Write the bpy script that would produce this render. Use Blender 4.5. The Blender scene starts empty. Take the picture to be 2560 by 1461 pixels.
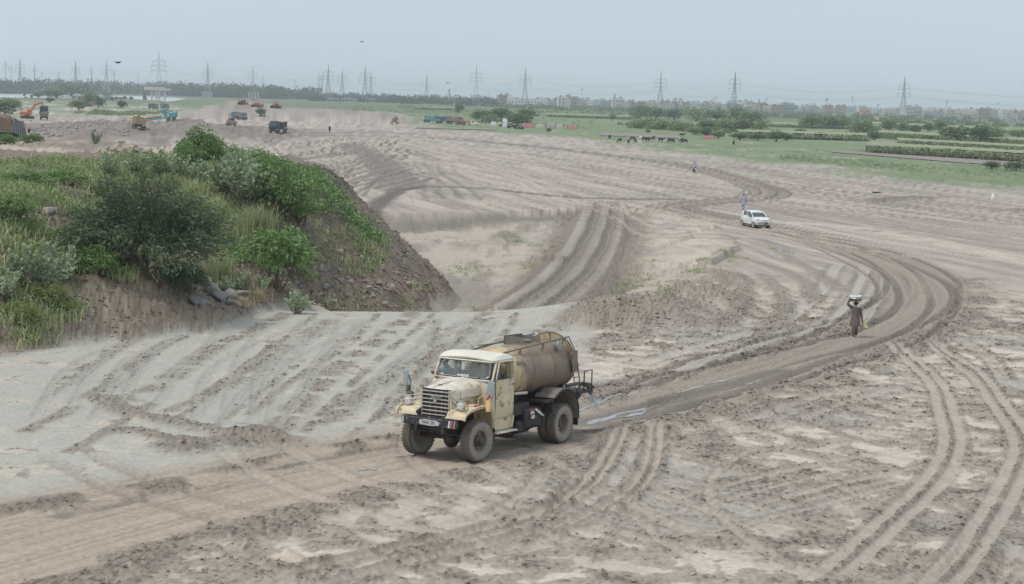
import bpy, bmesh, math, random
import numpy as np
from mathutils import Vector, Matrix, Euler
R = math.radians
rng = np.random.default_rng(11)
random.seed(5)
sc = bpy.context.scene
col = sc.collection
# ---------------------------------------------------------------- camera
CAM_H, F, PW, PH = 10.6, 4200.0, 2560.0, 1461.0
PITCH, ROLL = math.atan(485/F), R(1.6)
r0 = np.array([1.0, 0, 0]); u0 = np.array([0, math.sin(PITCH), math.cos(PITCH)]); fw = np.array([0, math.cos(PITCH), -math.sin(PITCH)])
rt = math.cos(ROLL)*r0 + math.sin(ROLL)*u0
up = -math.sin(ROLL)*r0 + math.cos(ROLL)*u0
cd = bpy.data.cameras.new('camera'); cam = bpy.data.objects.new('camera', cd); col.objects.link(cam)
cd.sensor_width = 36; cd.lens = 36*F/PW; cd.clip_start = 0.5; cd.clip_end = 30000
cam.matrix_world = Matrix(((rt[0], up[0], -fw[0], 0), (rt[1], up[1], -fw[1], 0), (rt[2], up[2], -fw[2], CAM_H), (0, 0, 0, 1)))
sc.camera = cam
# ---------------------------------------------------------------- sky and sun
SUN_EL, SUN_AZ = R(64), R(-118)          # azimuth measured from +Y towards +X
w = bpy.data.worlds.new('World'); sc.world = w; w.use_nodes = True
nt = w.node_tree; nt.nodes.clear()
sky = nt.nodes.new('ShaderNodeTexSky'); sky.sky_type = 'NISHITA'; sky.sun_disc = False
sky.sun_elevation = SUN_EL; sky.sun_rotation = SUN_AZ; sky.air_density = 1.2; sky.dust_density = 4.0; sky.ozone_density = 1.5
veil = nt.nodes.new('ShaderNodeMix'); veil.data_type = 'RGBA'
veil.inputs[0].default_value = 0.90                      # thick, even monsoon overcast over the clear sky
veil.inputs[7].default_value = (4.95, 5.75, 6.45, 1)
wtc = nt.nodes.new('ShaderNodeTexCoord'); wmp = nt.nodes.new('ShaderNodeMapping'); wmp.inputs['Scale'].default_value = (1.6, 1.6, 7.0); wn = nt.nodes.new('ShaderNodeTexNoise'); wn.inputs['Scale'].default_value = 1.5; wn.inputs['Detail'].default_value = 4
wr = nt.nodes.new('ShaderNodeMix'); wr.data_type = 'RGBA'; wr.inputs[6].default_value = (4.75, 5.55, 6.40, 1); wr.inputs[7].default_value = (5.25, 5.95, 6.60, 1)     # faintly uneven cloud deck
nt.links.new(wtc.outputs['Generated'], wmp.inputs[0]); nt.links.new(wmp.outputs[0], wn.inputs[0]); nt.links.new(wn.outputs[0], wr.inputs[0]); nt.links.new(wr.outputs[2], veil.inputs[7])
bg = nt.nodes.new('ShaderNodeBackground'); bg.inputs[1].default_value = 0.1
wo = nt.nodes.new('ShaderNodeOutputWorld')
nt.links.new(sky.outputs[0], veil.inputs[6]); nt.links.new(veil.outputs[2], bg.inputs[0]); nt.links.new(bg.outputs[0], wo.inputs[0])
sl = bpy.data.lights.new('sun', 'SUN'); sl.energy = 1.5; sl.angle = R(14); sl.color = (1, 0.96, 0.9)
so = bpy.data.objects.new('sun', sl); col.objects.link(so)
sd = Vector((math.sin(SUN_AZ)*math.cos(SUN_EL), math.cos(SUN_AZ)*math.cos(SUN_EL), math.sin(SUN_EL)))
so.rotation_euler = (-sd).to_track_quat('-Z', 'Y').to_euler(); so.location = (0, 0, 80)
vs = sc.view_settings; vs.view_transform = 'Standard'; vs.look = 'None'; vs.gamma = 1.0; vs.exposure = 0.3; vs.use_curve_mapping = False
sc.cycles.use_denoising = True
sc.cycles.max_bounces = 6; sc.cycles.diffuse_bounces = 3; sc.cycles.glossy_bounces = 3; sc.cycles.transmission_bounces = 6
sc.cycles.transparent_max_bounces = 8; sc.cycles.volume_bounces = 1
sc.cycles.caustics_reflective = False; sc.cycles.caustics_refractive = False
# ---------------------------------------------------------------- helpers
def ray(px, py):
    d = fw + rt*((px-PW/2)/F) + up*((PH/2-py)/F)
    return d/np.linalg.norm(d)
def new_obj(name, data=None, parent=None):
    o = bpy.data.objects.new(name, data); col.objects.link(o)
    if parent is not None: o.parent = parent
    return o
def tag(o, label=None, cat=None, group=None, kind=None):
    if label: o['label'] = label
    if cat: o['category'] = cat
    if group: o['group'] = group
    if kind: o['kind'] = kind
    return o
def thing(name, label, cat, loc=(0, 0, 0), rz=0.0, group=None):
    o = new_obj(name); o.location = loc; o.rotation_euler = (0, 0, rz); o.empty_display_size = 0.3
    return tag(o, label, cat, group)
def kids(o):
    return [c for c in bpy.data.objects if c.parent == o]
def copy_tree(o, loc, rz=0.0, scale=1.0, label=None, group=None, tree=None, mats=None):
    """copy a thing, its parts and their sub-parts (mesh data shared)"""
    tree = tree or tree_of(o)
    return _copy(tree, None, loc, rz, scale, label, group, mats)
def tree_of(o): return (o, [tree_of(c) for c in kids(o)])
def _copy(tr, parent, loc=None, rz=0, scale=1, label=None, group=None, mats=None):
    c = tr[0].copy(); col.objects.link(c); c.parent = parent
    if parent is None:
        c.location = loc; c.rotation_euler = (0, 0, rz); c.scale = (scale,)*3 if not hasattr(scale, '__len__') else scale
        if label: c['label'] = label
        if group: c['group'] = group
    if mats and c.type == 'MESH' and c.material_slots and c.material_slots[0].material in mats:
        c.material_slots[0].link = 'OBJECT'; c.material_slots[0].material = mats[tr[0].material_slots[0].material]
    for ch in tr[1]: _copy(ch, c, mats=mats)
    return c

class MB:
    """collects simple solids, then becomes ONE mesh object"""
    def __init__(s): s.v = []; s.f = []; s.sm = []
    def add(s, vs, fs, smooth=False, M=None):
        n = len(s.v)
        if M is not None: vs = [tuple(M @ Vector(p)) for p in vs]
        s.v.extend([tuple(p) for p in vs]); s.f.extend([tuple(i+n for i in f) for f in fs]); s.sm.extend([smooth]*len(fs)); return s
    def box(s, c, d, bev=0.0, M=None, rz=0, ry=0, rx=0):
        hx, hy, hz = d[0]/2, d[1]/2, d[2]/2
        T = Matrix.Translation(c) @ Euler((rx, ry, rz)).to_matrix().to_4x4()
        if M is not None: T = M @ T
        if bev <= 0:
            vs = [(x*hx, y*hy, z*hz) for x in (-1, 1) for y in (-1, 1) for z in (-1, 1)]
            fs = [(0, 1, 3, 2), (4, 6, 7, 5), (0, 4, 5, 1), (2, 3, 7, 6), (0, 2, 6, 4), (1, 5, 7, 3)]
            return s.add(vs, fs, False, T)
        b = min(bev, hx*.98, hy*.98, hz*.98); bm = bmesh.new()
        vs = []
        for x in (-1, 1):
            for y in (-1, 1):
                for z in (-1, 1):
                    vs += [(x*hx, y*(hy-b), z*(hz-b)), (x*(hx-b), y*hy, z*(hz-b)), (x*(hx-b), y*(hy-b), z*hz)]
        for p in vs: bm.verts.new(p)
        r = bmesh.ops.convex_hull(bm, input=bm.verts[:])
        bmesh.ops.dissolve_limit(bm, angle_limit=0.01, verts=bm.verts[:], edges=bm.edges[:])
        bm.verts.index_update()
        V = [v.co[:] for v in bm.verts]; Fs = [[v.index for v in f.verts] for f in bm.faces]; bm.free()
        return s.add(V, Fs, False, T)
    def cyl(s, p0, p1, r0, r1=None, n=12, caps=True, smooth=True):
        r1 = r0 if r1 is None else r1
        p0, p1 = Vector(p0), Vector(p1); a = (p1-p0); L = a.length
        if L < 1e-6: return s
        a.normalize(); t = a.orthogonal().normalized(); b = a.cross(t)
        vs = []
        for p, r in ((p0, r0), (p1, r1)):
            for i in range(n):
                an = 2*math.pi*i/n; vs.append(p + t*math.cos(an)*r + b*math.sin(an)*r)
        fs = [(i, (i+1) % n, n+(i+1) % n, n+i) for i in range(n)]
        s.add(vs, fs, smooth)
        if caps: s.add(vs[:n], [tuple(range(n-1, -1, -1))]); s.add(vs[n:], [tuple(range(n))])
        return s
    def tube(s, pts, r, n=6, closed=False, caps=True):
        pts = [Vector(p) for p in pts]; m = len(pts); rs = r if hasattr(r, '__len__') else [r]*m
        vs = []; ref = None
        for i, p in enumerate(pts):
            a = pts[(i+1) % m] if (closed or i < m-1) else p
            b = pts[i-1] if (closed or i > 0) else p
            d = (a-b).normalized()
            if ref is None: ref = d.orthogonal().normalized()
            ref = (ref - d*ref.dot(d))
            ref = ref.normalized() if ref.length > 1e-5 else d.orthogonal().normalized()
            c = d.cross(ref)
            for k in range(n):
                an = 2*math.pi*k/n; vs.append(p + (ref*math.cos(an) + c*math.sin(an))*rs[i])
        fs = []
        for i in range(m if closed else m-1):
            j = (i+1) % m
            for k in range(n): fs.append((i*n+k, i*n+(k+1) % n, j*n+(k+1) % n, j*n+k))
        s.add(vs, fs, True)
        if caps and not closed: s.add(vs[:n], [tuple(range(n-1, -1, -1))]); s.add(vs[-n:], [tuple(range(n))])
        return s
    def loft(s, rings, caps=True, smooth=True, closed_ring=True, M=None):
        n = len(rings[0]); vs = [p for r_ in rings for p in r_]; fs = []
        for i in range(len(rings)-1):
            for k in range(n if closed_ring else n-1):
                fs.append((i*n+k, i*n+(k+1) % n, (i+1)*n+(k+1) % n, (i+1)*n+k))
        s.add(vs, fs, smooth, M)
        if caps and closed_ring:
            s.add(rings[0], [tuple(range(n-1, -1, -1))], False, M); s.add(rings[-1], [tuple(range(n))], False, M)
        return s
    def lathe(s, prof, n=24, axis='Y', c=(0, 0, 0), smooth=True):
        """profile of (radius, along) pairs turned round the axis"""
        rings = []
        for r_, a in prof:
            ring = []
            for k in range(n):
                an = 2*math.pi*k/n; u, v_ = r_*math.cos(an), r_*math.sin(an)
                ring.append({'Y': (c[0]+u, c[1]+a, c[2]+v_), 'Z': (c[0]+u, c[1]+v_, c[2]+a), 'X': (c[0]+a, c[1]+u, c[2]+v_)}[axis])
            rings.append(ring)
        return s.loft(rings, False, smooth)
    def prism(s, poly, lo, hi, axis='Y', smooth=False):
        """polygon (two coordinates) pulled along the axis from lo to hi"""
        def P(u, v_, a): return {'Y': (u, a, v_), 'X': (a, u, v_), 'Z': (u, v_, a)}[axis]
        n = len(poly); vs = [P(u, v_, lo) for u, v_ in poly] + [P(u, v_, hi) for u, v_ in poly]
        s.add(vs, [(i, (i+1) % n, n+(i+1) % n, n+i) for i in range(n)], smooth)
        s.add(vs[:n], [tuple(range(n-1, -1, -1))]); s.add(vs[n:], [tuple(range(n))]); return s
    def ball(s, c, r, nu=12, nv=8):
        rr = r if hasattr(r, '__len__') else (r, r, r)
        rings = []
        for i in range(nv+1):
            th = math.pi*i/nv; sr = max(math.sin(th), 0.001)
            rings.append([(c[0]+rr[0]*sr*math.cos(2*math.pi*k/nu), c[1]+rr[1]*sr*math.sin(2*math.pi*k/nu), c[2]-rr[2]*math.cos(th)) for k in range(nu)])
        return s.loft(rings, True, True)
    def mesh(s, name, mat):
        me = bpy.data.meshes.new(name); me.from_pydata(s.v, [], s.f); me.polygons.foreach_set('use_smooth', s.sm)
        bm = bmesh.new(); bm.from_mesh(me); bmesh.ops.remove_doubles(bm, verts=bm.verts, dist=1e-5); bmesh.ops.recalc_face_normals(bm, faces=bm.faces); bm.to_mesh(me); bm.free()
        if mat: me.materials.append(mat)
        return me
    def build(s, name, mat, parent=None):
        me = s.mesh(name, mat)
        try: me.set_sharp_from_angle(angle=R(35))
        except Exception: pass
        return new_obj(name, me, parent)

def quads_obj(name, V, mat, parent=None, smooth=False, n=4):
    """V: (m, n, 3) array of separate n-gons -> one mesh object"""
    V = np.asarray(V, dtype=np.float32); m = V.shape[0]
    me = bpy.data.meshes.new(name); me.vertices.add(m*n); me.vertices.foreach_set('co', V.reshape(-1))
    me.loops.add(m*n); me.loops.foreach_set('vertex_index', np.arange(m*n, dtype=np.int32))
    me.polygons.add(m); me.polygons.foreach_set('loop_start', np.arange(0, m*n, n, dtype=np.int32))
    me.update(); me.validate()
    if mat: me.materials.append(mat)
    return new_obj(name, me, parent)
# ---------------------------------------------------------------- materials
def mat(name, c, rough=0.7, metal=0.0, c2=None, nscale=4.0, amt=0.5, bump=0.0, bscale=30.0, c3=None, n3=1.2, t3=0.58, spec=0.5, coat=0.0, lo=0.35, hi=0.65):
    m = bpy.data.materials.get(name)
    if m: return m
    m = bpy.data.materials.new(name); m.use_nodes = True; N = m.node_tree.nodes; Lk = m.node_tree.links
    b = N['Principled BSDF']; b.inputs['Roughness'].default_value = rough; b.inputs['Metallic'].default_value = metal
    b.inputs['Specular IOR Level'].default_value = spec
    if coat: b.inputs['Coat Weight'].default_value = coat
    b.inputs['Base Color'].default_value = (*c, 1)
    tc = N.new('ShaderNodeTexCoord')
    def noise(scale, detail=5):
        n = N.new('ShaderNodeTexNoise'); n.inputs['Scale'].default_value = scale; n.inputs['Detail'].default_value = detail
        n.inputs['Roughness'].default_value = 0.65; Lk.new(tc.outputs['Object'], n.inputs['Vector']); return n
    out = None
    if c2 is not None:
        n = noise(nscale); rp = N.new('ShaderNodeMapRange'); rp.inputs[1].default_value = lo; rp.inputs[2].default_value = hi; rp.inputs[4].default_value = amt
        Lk.new(n.outputs[0], rp.inputs[0]); mx = N.new('ShaderNodeMix'); mx.data_type = 'RGBA'
        mx.inputs[6].default_value = (*c, 1); mx.inputs[7].default_value = (*c2, 1); Lk.new(rp.outputs[0], mx.inputs[0]); out = mx.outputs[2]
    if c3 is not None:
        n = noise(n3, 8); rp = N.new('ShaderNodeMapRange'); rp.inputs[1].default_value = t3-0.03; rp.inputs[2].default_value = t3+0.05
        Lk.new(n.outputs[0], rp.inputs[0]); mx = N.new('ShaderNodeMix'); mx.data_type = 'RGBA'
        if out: Lk.new(out, mx.inputs[6])
        else: mx.inputs[6].default_value = (*c, 1)
        mx.inputs[7].default_value = (*c3, 1); Lk.new(rp.outputs[0], mx.inputs[0]); out = mx.outputs[2]
    if out: Lk.new(out, b.inputs['Base Color'])
    if bump:
        n = noise(bscale, 6); bp = N.new('ShaderNodeBump'); bp.inputs['Strength'].default_value = bump; bp.inputs['Distance'].default_value = 0.02
        Lk.new(n.outputs[0], bp.inputs['Height']); Lk.new(bp.outputs[0], b.inputs['Normal'])
    return m
def leaf_mat(name, c, c2, rough=0.55, trans=0.25):
    """leaves: per-leaf colour variation, a little light through the blade"""
    m = bpy.data.materials.new(name); m.use_nodes = True; N = m.node_tree.nodes; Lk = m.node_tree.links
    b = N['Principled BSDF']; b.inputs['Roughness'].default_value = rough; b.inputs['Specular IOR Level'].default_value = 0.35
    g = N.new('ShaderNodeNewGeometry'); mx = N.new('ShaderNodeMix'); mx.data_type = 'RGBA'
    mx.inputs[6].default_value = (*c, 1); mx.inputs[7].default_value = (*c2, 1)
    Lk.new(g.outputs['Random Per Island'], mx.inputs[0])
    oi = N.new('ShaderNodeObjectInfo'); hs = N.new('ShaderNodeHueSaturation'); mr = N.new('ShaderNodeMapRange')
    mr.inputs[3].default_value = 0.8; mr.inputs[4].default_value = 1.2; Lk.new(oi.outputs['Random'], mr.inputs[0]); Lk.new(mr.outputs[0], hs.inputs['Value'])
    Lk.new(mx.outputs[2], hs.inputs['Color']); Lk.new(hs.outputs[0], b.inputs['Base Color'])
    tr = N.new('ShaderNodeBsdfTranslucent'); Lk.new(hs.outputs[0], tr.inputs['Color'])
    ms = N.new('ShaderNodeMixShader'); ms.inputs[0].default_value = trans
    Lk.new(b.outputs[0], ms.inputs[1]); Lk.new(tr.outputs[0], ms.inputs[2]); Lk.new(ms.outputs[0], N['Material Output'].inputs['Surface'])
    return m
# ================================================================ terrain
def _h(ix, iy, seed):
    n = (ix*374761393 + iy*668265263 + seed*362437) & 0xFFFFFFFF
    n = ((n ^ (n >> 13))*1274126177) & 0xFFFFFFFF
    n = ((n ^ (n >> 16))*2246822519) & 0xFFFFFFFF
    return (n ^ (n >> 15))
def perlin(x, y, seed=0):
    xi = np.floor(x).astype(np.int64); yi = np.floor(y).astype(np.int64)
    xf = (x-xi).astype(np.float32); yf = (y-yi).astype(np.float32)
    u = xf*xf*xf*(xf*(xf*6-15)+10); v = yf*yf*yf*(yf*(yf*6-15)+10)
    def g(ix, iy, fx, fy):
        a = (_h(ix, iy, seed) & 1023).astype(np.float32)*(2*np.pi/1024)
        return np.cos(a)*fx + np.sin(a)*fy
    a = g(xi, yi, xf, yf); b = g(xi+1, yi, xf-1, yf); c = g(xi, yi+1, xf, yf-1); d = g(xi+1, yi+1, xf-1, yf-1)
    return 1.5*((a+(b-a)*u) + ((c+(d-c)*u)-(a+(b-a)*u))*v)
def fbm(x, y, o=4, seed=0, gain=0.5, ridged=False):
    s = np.zeros(np.shape(x), np.float32); a = 1.0; t = 0.0
    for i in range(o):
        p = perlin(x*2**i + 17.3*i, y*2**i - 9.1*i, seed+i)
        s += a*((1-2*np.abs(p)) if ridged else p); t += a; a *= gain
    return s/t
def ss(a, b, x):
    t = np.clip((x-a)/(b-a), 0, 1); return t*t*(3-2*t)
def Gp(px, py, z=0.0):
    d = ray(px, py); t = (z-CAM_H)/d[2]; return np.array([d[0]*t, d[1]*t])
def seg_dist(x, y, P, closed=False):
    """distance to a polyline, arclength there, signed side"""
    D = np.full(np.shape(x), 1e9); S = np.zeros(np.shape(x)); G = np.zeros(np.shape(x)); s0 = 0.0
    Q = list(P) + ([P[0]] if closed else [])
    for a, b in zip(Q[:-1], Q[1:]):
        dx, dy = b[0]-a[0], b[1]-a[1]; L2 = dx*dx+dy*dy+1e-9; L = math.sqrt(L2)
        t = np.clip(((x-a[0])*dx + (y-a[1])*dy)/L2, 0, 1)
        ex, ey = x-a[0]-t*dx, y-a[1]-t*dy; d = ex*ex+ey*ey; m = d < D
        D = np.where(m, d, D); S = np.where(m, s0+t*L, S); G = np.where(m, np.sign(dx*ey-dy*ex), G); s0 += L
    return np.sqrt(D), S, G
def inside(x, y, P):
    r = np.zeros(np.shape(x), bool)
    for a, b in zip(P, P[1:]+P[:1]):
        c = ((a[1] > y) != (b[1] > y)) & (x < (b[0]-a[0])*(y-a[1])/(b[1]-a[1]+1e-12)+a[0]); r ^= c
    return r
def pxs(L, z=0.0): return [tuple(Gp(p[0], p[1], p[2] if len(p) > 2 else z)) for p in L]
def smooth_line(P, n=4):
    """Catmull-Rom through the points"""
    P = [np.array(p, float) for p in P]; Q = [2*P[0]-P[1]] + P + [2*P[-1]-P[-2]]; out = []
    for i in range(1, len(Q)-2):
        for k in range(n):
            t = k/n; a, b, c, d = Q[i-1], Q[i], Q[i+1], Q[i+2]
            out.append(0.5*((2*b)+(c-a)*t+(2*a-5*b+4*c-d)*t*t+(3*b-3*c+d-a)*t**3))
    out.append(P[-1]); return [tuple(p) for p in out]

near_rim = pxs([(300, 778), (440, 774), (700, 778), (1050, 779), (1300, 783), (1465, 788), (1650, 738), (1760, 670), (1850, 612)])
right_rim = pxs([(1850, 612), (1790, 565), (1700, 540), (1600, 522), (1530, 508)])
far_rim = pxs([(1530, 508), (1430, 522), (1300, 528), (1150, 531), (1000, 535), (900, 512), (700, 500)])
pit_poly = near_rim + right_rim[1:] + far_rim[1:] + [(-19, 117)]
emb_top = [(-34, 38), (-22.6, 60), (-21.2, 68), (-24.2, 75), (-21.5, 79.5), (-16.5, 81), (-13.6, 86), (-12.6, 91), (-14.2, 97.5), (-18.5, 104), (-24, 112), (-31, 121), (-75, 124), (-95, 60), (-60, 30)]
emb_top = [(a*1.06, b*1.237) for a, b in emb_top]
ramp_ctr = [Gp(1515, 500, 0.05), Gp(1505, 540, -.2), Gp(1480, 600, -.55), Gp(1440, 660, -.9), Gp(1385, 720, -1.15), Gp(1310, 775, -1.2)]
ramp_ctr.append(ramp_ctr[-1] + (ramp_ctr[-1]-ramp_ctr[-2])*0.9)
ramp_ctr = smooth_line(ramp_ctr, 4)
stock = [Gp(x, y, z) for x, y, z in ((420, 292, 0), (470, 292, 0), (600, 296, 0), (760, 300, 0), (900, 303, 0), (990, 309, 0))]
stock_h = [5.2, 6.4, 6.3, 5.2, 3.6, 0.5]
EMBZ = np.zeros(1)
def Zslope(y): t = np.maximum(0, 80-y); return np.minimum(.046*t*t/(t+7), 2.4)
def Zplain(x, y):
    z = Zslope(y); return np.where((x > -17) & (y > 83), np.minimum(z, -2.7*ss(83, 93, y)), z)
def Zm(x, y):
    """large shapes of the ground"""
    x = np.asarray(x, float); y = np.asarray(y, float)
    z = Zslope(y) + 0*x
    m = (y > 66) & (y < 190) & (x > -45) & (x < 33)
    if m.any():
        xm, ym = x[m], y[m]; ins = inside(xm, ym, pit_poly)
        dn = seg_dist(xm, ym, near_rim)[0]; dr = seg_dist(xm, ym, right_rim)[0]; df = np.maximum(0, seg_dist(xm, ym, far_rim)[0] + 2.6*fbm(xm*.055, ym*.05, 2, 6) + .5)
        fl = -1.6 - 1.6*ss(155, 109, ym)
        wob = 0.45*fbm(xm*.22, ym*.12, 3, 5); wob = wob + .30*ss(-.05, .02, fbm(xm*.12, ym*.07, 3, 8)) - .25*ss(.1, .16, fbm(xm*.10, ym*.06, 3, 9))
        pz = np.maximum(fl + wob, np.maximum(-dn*0.8, np.maximum(-df*(.65-.38*ss(-3, 4, xm)) + 0.25*wob, -dr*0.15+0.25*wob)))
        zz = np.where(ins, np.minimum(pz, 0.1), z[m])
        # raised sandy rim at the gully's near side
        dr2, S, _ = seg_dist(xm, ym, near_rim[5:])
        zz = zz + 0.75*np.exp(-(dr2/2.6)**2)*ss(75, 68, np.where(ins, ym, 0)+0*ym)*0 + np.where(ins, 0, 0.55*np.exp(-(dr2/3.5)**2))
        d, S, _ = seg_dist(xm, ym, ramp_ctr); L = S/ S.max() if S.max() > 0 else S
        rz = np.interp(S, [0, 15, 43, 64, 250], [0.02, -.2, -.85, -1.25, -1.25])
        zz = np.maximum(zz, np.where(ins, rz - np.maximum(0, d-2.0)*0.58, -99))
        z = z.copy(); z[m] = zz
    m = (y > 30) & (y < 200) & (x < 7)
    if m.any():
        xm, ym = x[m], y[m]; d, _, _ = seg_dist(xm, ym, emb_top, True); ins = inside(xm, ym, emb_top)
        k = 0.52 - 0.13*ss(79, 90, ym); k = k + (.96-k)*ss(-14.5, -10.5, xm)*ss(82, 99, ym)
        k = k*(1+0.22*fbm(xm*.16, ym*.16, 3, 21))
        k = np.where((ym > 133) & (xm < -26), 0.45, k); k = np.where((ym > 145) & (xm < -36), .10+.35*ss(172, 180, ym), k)
        dd = np.sqrt(d*d+1.2)-1.05
        e = 5.3 + 0.5*ss(117, 131, ym)*ss(-32, -23, xm) + np.where(ins, np.minimum(d*.02, .3), -k*dd)
        e = e + 0.45*fbm(xm*.13, ym*.13, 3, 31)*ss(-3, 2, e)
        hol = np.exp(-(((xm+19.3)/2.8)**2 + ((ym-87)/5.5)**2)); e = e - 2.3*hol
        if np.shape(x) == np.shape(EMBZ): EMBZ[m] = e
        z[m] = np.maximum(z[m], e)
    m = (y > 430) & (y < 1150) & (x > -260) & (x < 20)
    if m.any():
        xm, ym = x[m], y[m]; d, S, G = seg_dist(xm, ym, [tuple(p) for p in stock])
        cum = np.concatenate([[0], np.cumsum([np.linalg.norm(b-a) for a, b in zip(stock[:-1], stock[1:])])])
        h = np.interp(S, cum, stock_h); yc = np.interp(xm, [p[0] for p in stock], [p[1] for p in stock])
        t = np.where(ym < yc+30, ss(-4, 36, ym-yc), 1-ss(70, 130, ym-yc))
        t = t*ss(-30, -58, xm)
        e = h*t*ss(-143, -119, xm)*(1+0.25*fbm(xm*.05, ym*.03, 4, 41)) + 1.2*t*fbm(xm*.12, ym*.08, 3, 44)*ss(0, 3, h)
        z[m] = np.maximum(z[m], e)
    # low rise of loose rubble on the far left, and a dip for the river
    d2 = np.exp(-(((x+87)/34)**2 + ((y-408)/56)**2)); z = z + 2.3*d2*(1+0.5*fbm(x*.06, y*.04, 3, 51))
    # small heap of dark sand on the far plain, and the spoil heap beside the blue truck
    for hx, hy, hz, rr in HEAPS: z = np.maximum(z, hz - np.hypot(x-hx, y-hy)*hz/rr + 0.25*hz*fbm(x*.3, y*.2, 2, 61)) if hz else z
    if RIVER: z = np.where(inside(x, y, RIVER), z-1.4, z)
    return z
HEAPS = []; RIVER = []
_a = Gp(945, 332); HEAPS.append((_a[0], _a[1]+4, 1.7, 6.5))
_a = Gp(440, 318); HEAPS.append((_a[0], _a[1]+7, 4.6, 12.0))
_a = Gp(395, 325); HEAPS.append((_a[0], _a[1]+6, 2.2, 9.0))
RIVER = pxs([(-260, 248), (0, 243.5), (120, 244.5), (230, 246), (330, 247.5), (400, 251), (420, 254), (468, 247), (430, 243), (300, 238.5), (120, 234.5), (0, 231.5), (-260, 226)])
_T = np.concatenate([np.geomspace(18, 260, 900), np.geomspace(262, 9000, 500)])
def W(px, py):
    """the ground point seen at a pixel of the photograph"""
    d = ray(px, py); x, y, z = d[0]*_T, d[1]*_T, CAM_H+d[2]*_T
    h = z - Zm(x, y); i = int(np.argmax(h < 0))
    if h[i] >= 0: return Gp(px, py) if d[2] < -1e-4 else np.array([d[0]*5000, d[1]*5000])
    t = _T[i-1] + (_T[i]-_T[i-1])*h[i-1]/(h[i-1]-h[i]); return np.array([d[0]*t, d[1]*t])
def WL(L, n=0):
    P = [tuple(W(*p)) for p in L]; return smooth_line(P, n) if n else P
# ---- the sheet: rows get wider apart with distance
NC = 1040
tj = np.linspace(-0.39, 0.39, NC)
v = [1/21.0]
while v[-1] > 1/520: 
    yy = 1/v[-1]; st = 6.6e-5*(0.55 if 79 < yy < 163 else 1.0); v.append(v[-1]-st)
ys = np.concatenate([1/np.array(v), np.geomspace(532, 15000, 60)])
NR = len(ys)
GX = ys[:, None]*tj[None, :]; GY = np.repeat(ys[:, None], NC, 1)
GX = GX.astype(np.float64)
EMBZ = np.full(GX.shape, -99.0); Z0 = Zm(GX, GY)
def block(x0, x1, y0, y1):
    i0 = int(np.searchsorted(ys, y0)); i1 = int(np.searchsorted(ys, y1))
    if i1 <= i0: return None
    ya, yb = max(ys[i0], 1), ys[i1-1]
    lo = min(x0/ya, x0/yb); hi = max(x1/ya, x1/yb)
    j0 = int(np.searchsorted(tj, lo)); j1 = int(np.searchsorted(tj, hi))
    if j1 <= j0: return None
    return slice(i0, i1), slice(j0, j1)
def line_field(P, rad):
    """distance / arclength / side of a polyline on the part of the sheet near it"""
    P = [tuple(p) for p in P]; xs_ = [p[0] for p in P]; yy_ = [p[1] for p in P]
    B = block(min(xs_)-rad, max(xs_)+rad, min(yy_)-rad, max(yy_)+rad)
    if B is None: return None
    sh = GX[B].shape; D = np.full(sh, 1e9); S = np.zeros(sh); G = np.zeros(sh); s0 = 0; bi, bj = B[0].start, B[1].start
    for a, b in zip(P[:-1], P[1:]):
        L = math.hypot(b[0]-a[0], b[1]-a[1])
        b2 = block(min(a[0], b[0])-rad, max(a[0], b[0])+rad, min(a[1], b[1])-rad, max(a[1], b[1])+rad)
        if b2 is not None and L > 1e-6:
            q = (slice(b2[0].start-bi, b2[0].stop-bi), slice(b2[1].start-bj, b2[1].stop-bj))
            x, y = GX[b2], GY[b2]; dx, dy = b[0]-a[0], b[1]-a[1]
            t = np.clip(((x-a[0])*dx + (y-a[1])*dy)/(L*L), 0, 1); ex, ey = x-a[0]-t*dx, y-a[1]-t*dy; d = np.sqrt(ex*ex+ey*ey)
            m = d < D[q]; D[q] = np.where(m, d, D[q]); S[q] = np.where(m, s0+t*L, S[q]); G[q] = np.where(m, np.sign(dx*ey-dy*ex), G[q])
        s0 += L
    return B, D, S, G
DZ = np.zeros_like(GX)                                   # relief
def C3(*c): return np.array(c, dtype=np.float32)
GREY, PALE, CHURN, ROADC, WET, PLAIN, SOIL, GRASS = C3(.52, .495, .445), C3(.645, .565, .48), C3(.265, .226, .19), C3(.53, .445, .36), C3(.25, .212, .178), C3(.465, .405, .36), C3(.245, .195, .155), C3(.165, .225, .11)
A = np.zeros((NR, NC, 3), np.float32)                    # colour of the earth
def mixc(mask, c):
    global A
    A += (np.asarray(c, np.float32)-A)*mask[..., None].astype(np.float32)
def polymask(L, soft, seed=3, sc_=.25, amp=1.0, world=False):
    P = L if world else WL(L); d, _, _ = seg_dist(GX, GY, P, True); s_ = np.where(inside(GX, GY, P), d, -d)
    return ss(-soft, soft, s_ + amp*soft*fbm(GX*sc_, GY*sc_, 3, seed))
n1 = fbm(GX*.11, GY*.07, 4, 1); n2 = fbm(GX*.45, GY*.38, 4, 2); n3 = fbm(GX*1.6, GY*1.4, 3, 3)
lod = ss(200, 87, GY)                                    # fine relief only where the sheet can hold it
clod = fbm(GX*3.2, GY*2.6, 3, 7, .6) ; clod2 = fbm(GX*7.5, GY*5.5, 2, 9, .6)
rid = fbm(GX*1.1, GY*.8, 3, 12, .55, True)
strk = fbm(GX*.55 + .15*GY, GY*.045, 4, 14)              # streaks of dried silt left by graders, running away from the bank
terr_l = polymask([(-500, 1500), (-500, 905), (0, 893), (150, 843), (300, 800), (430, 775), (1050, 778), (1465, 788), (1440, 900), (1060, 1070), (700, 1130), (300, 1240), (0, 1300)], .8)
A[:] = PLAIN*(1+0.10*n1[..., None])
mixc(ss(.02, .35, strk)*.75*ss(76, 118, GY), PALE*.93)
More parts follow.
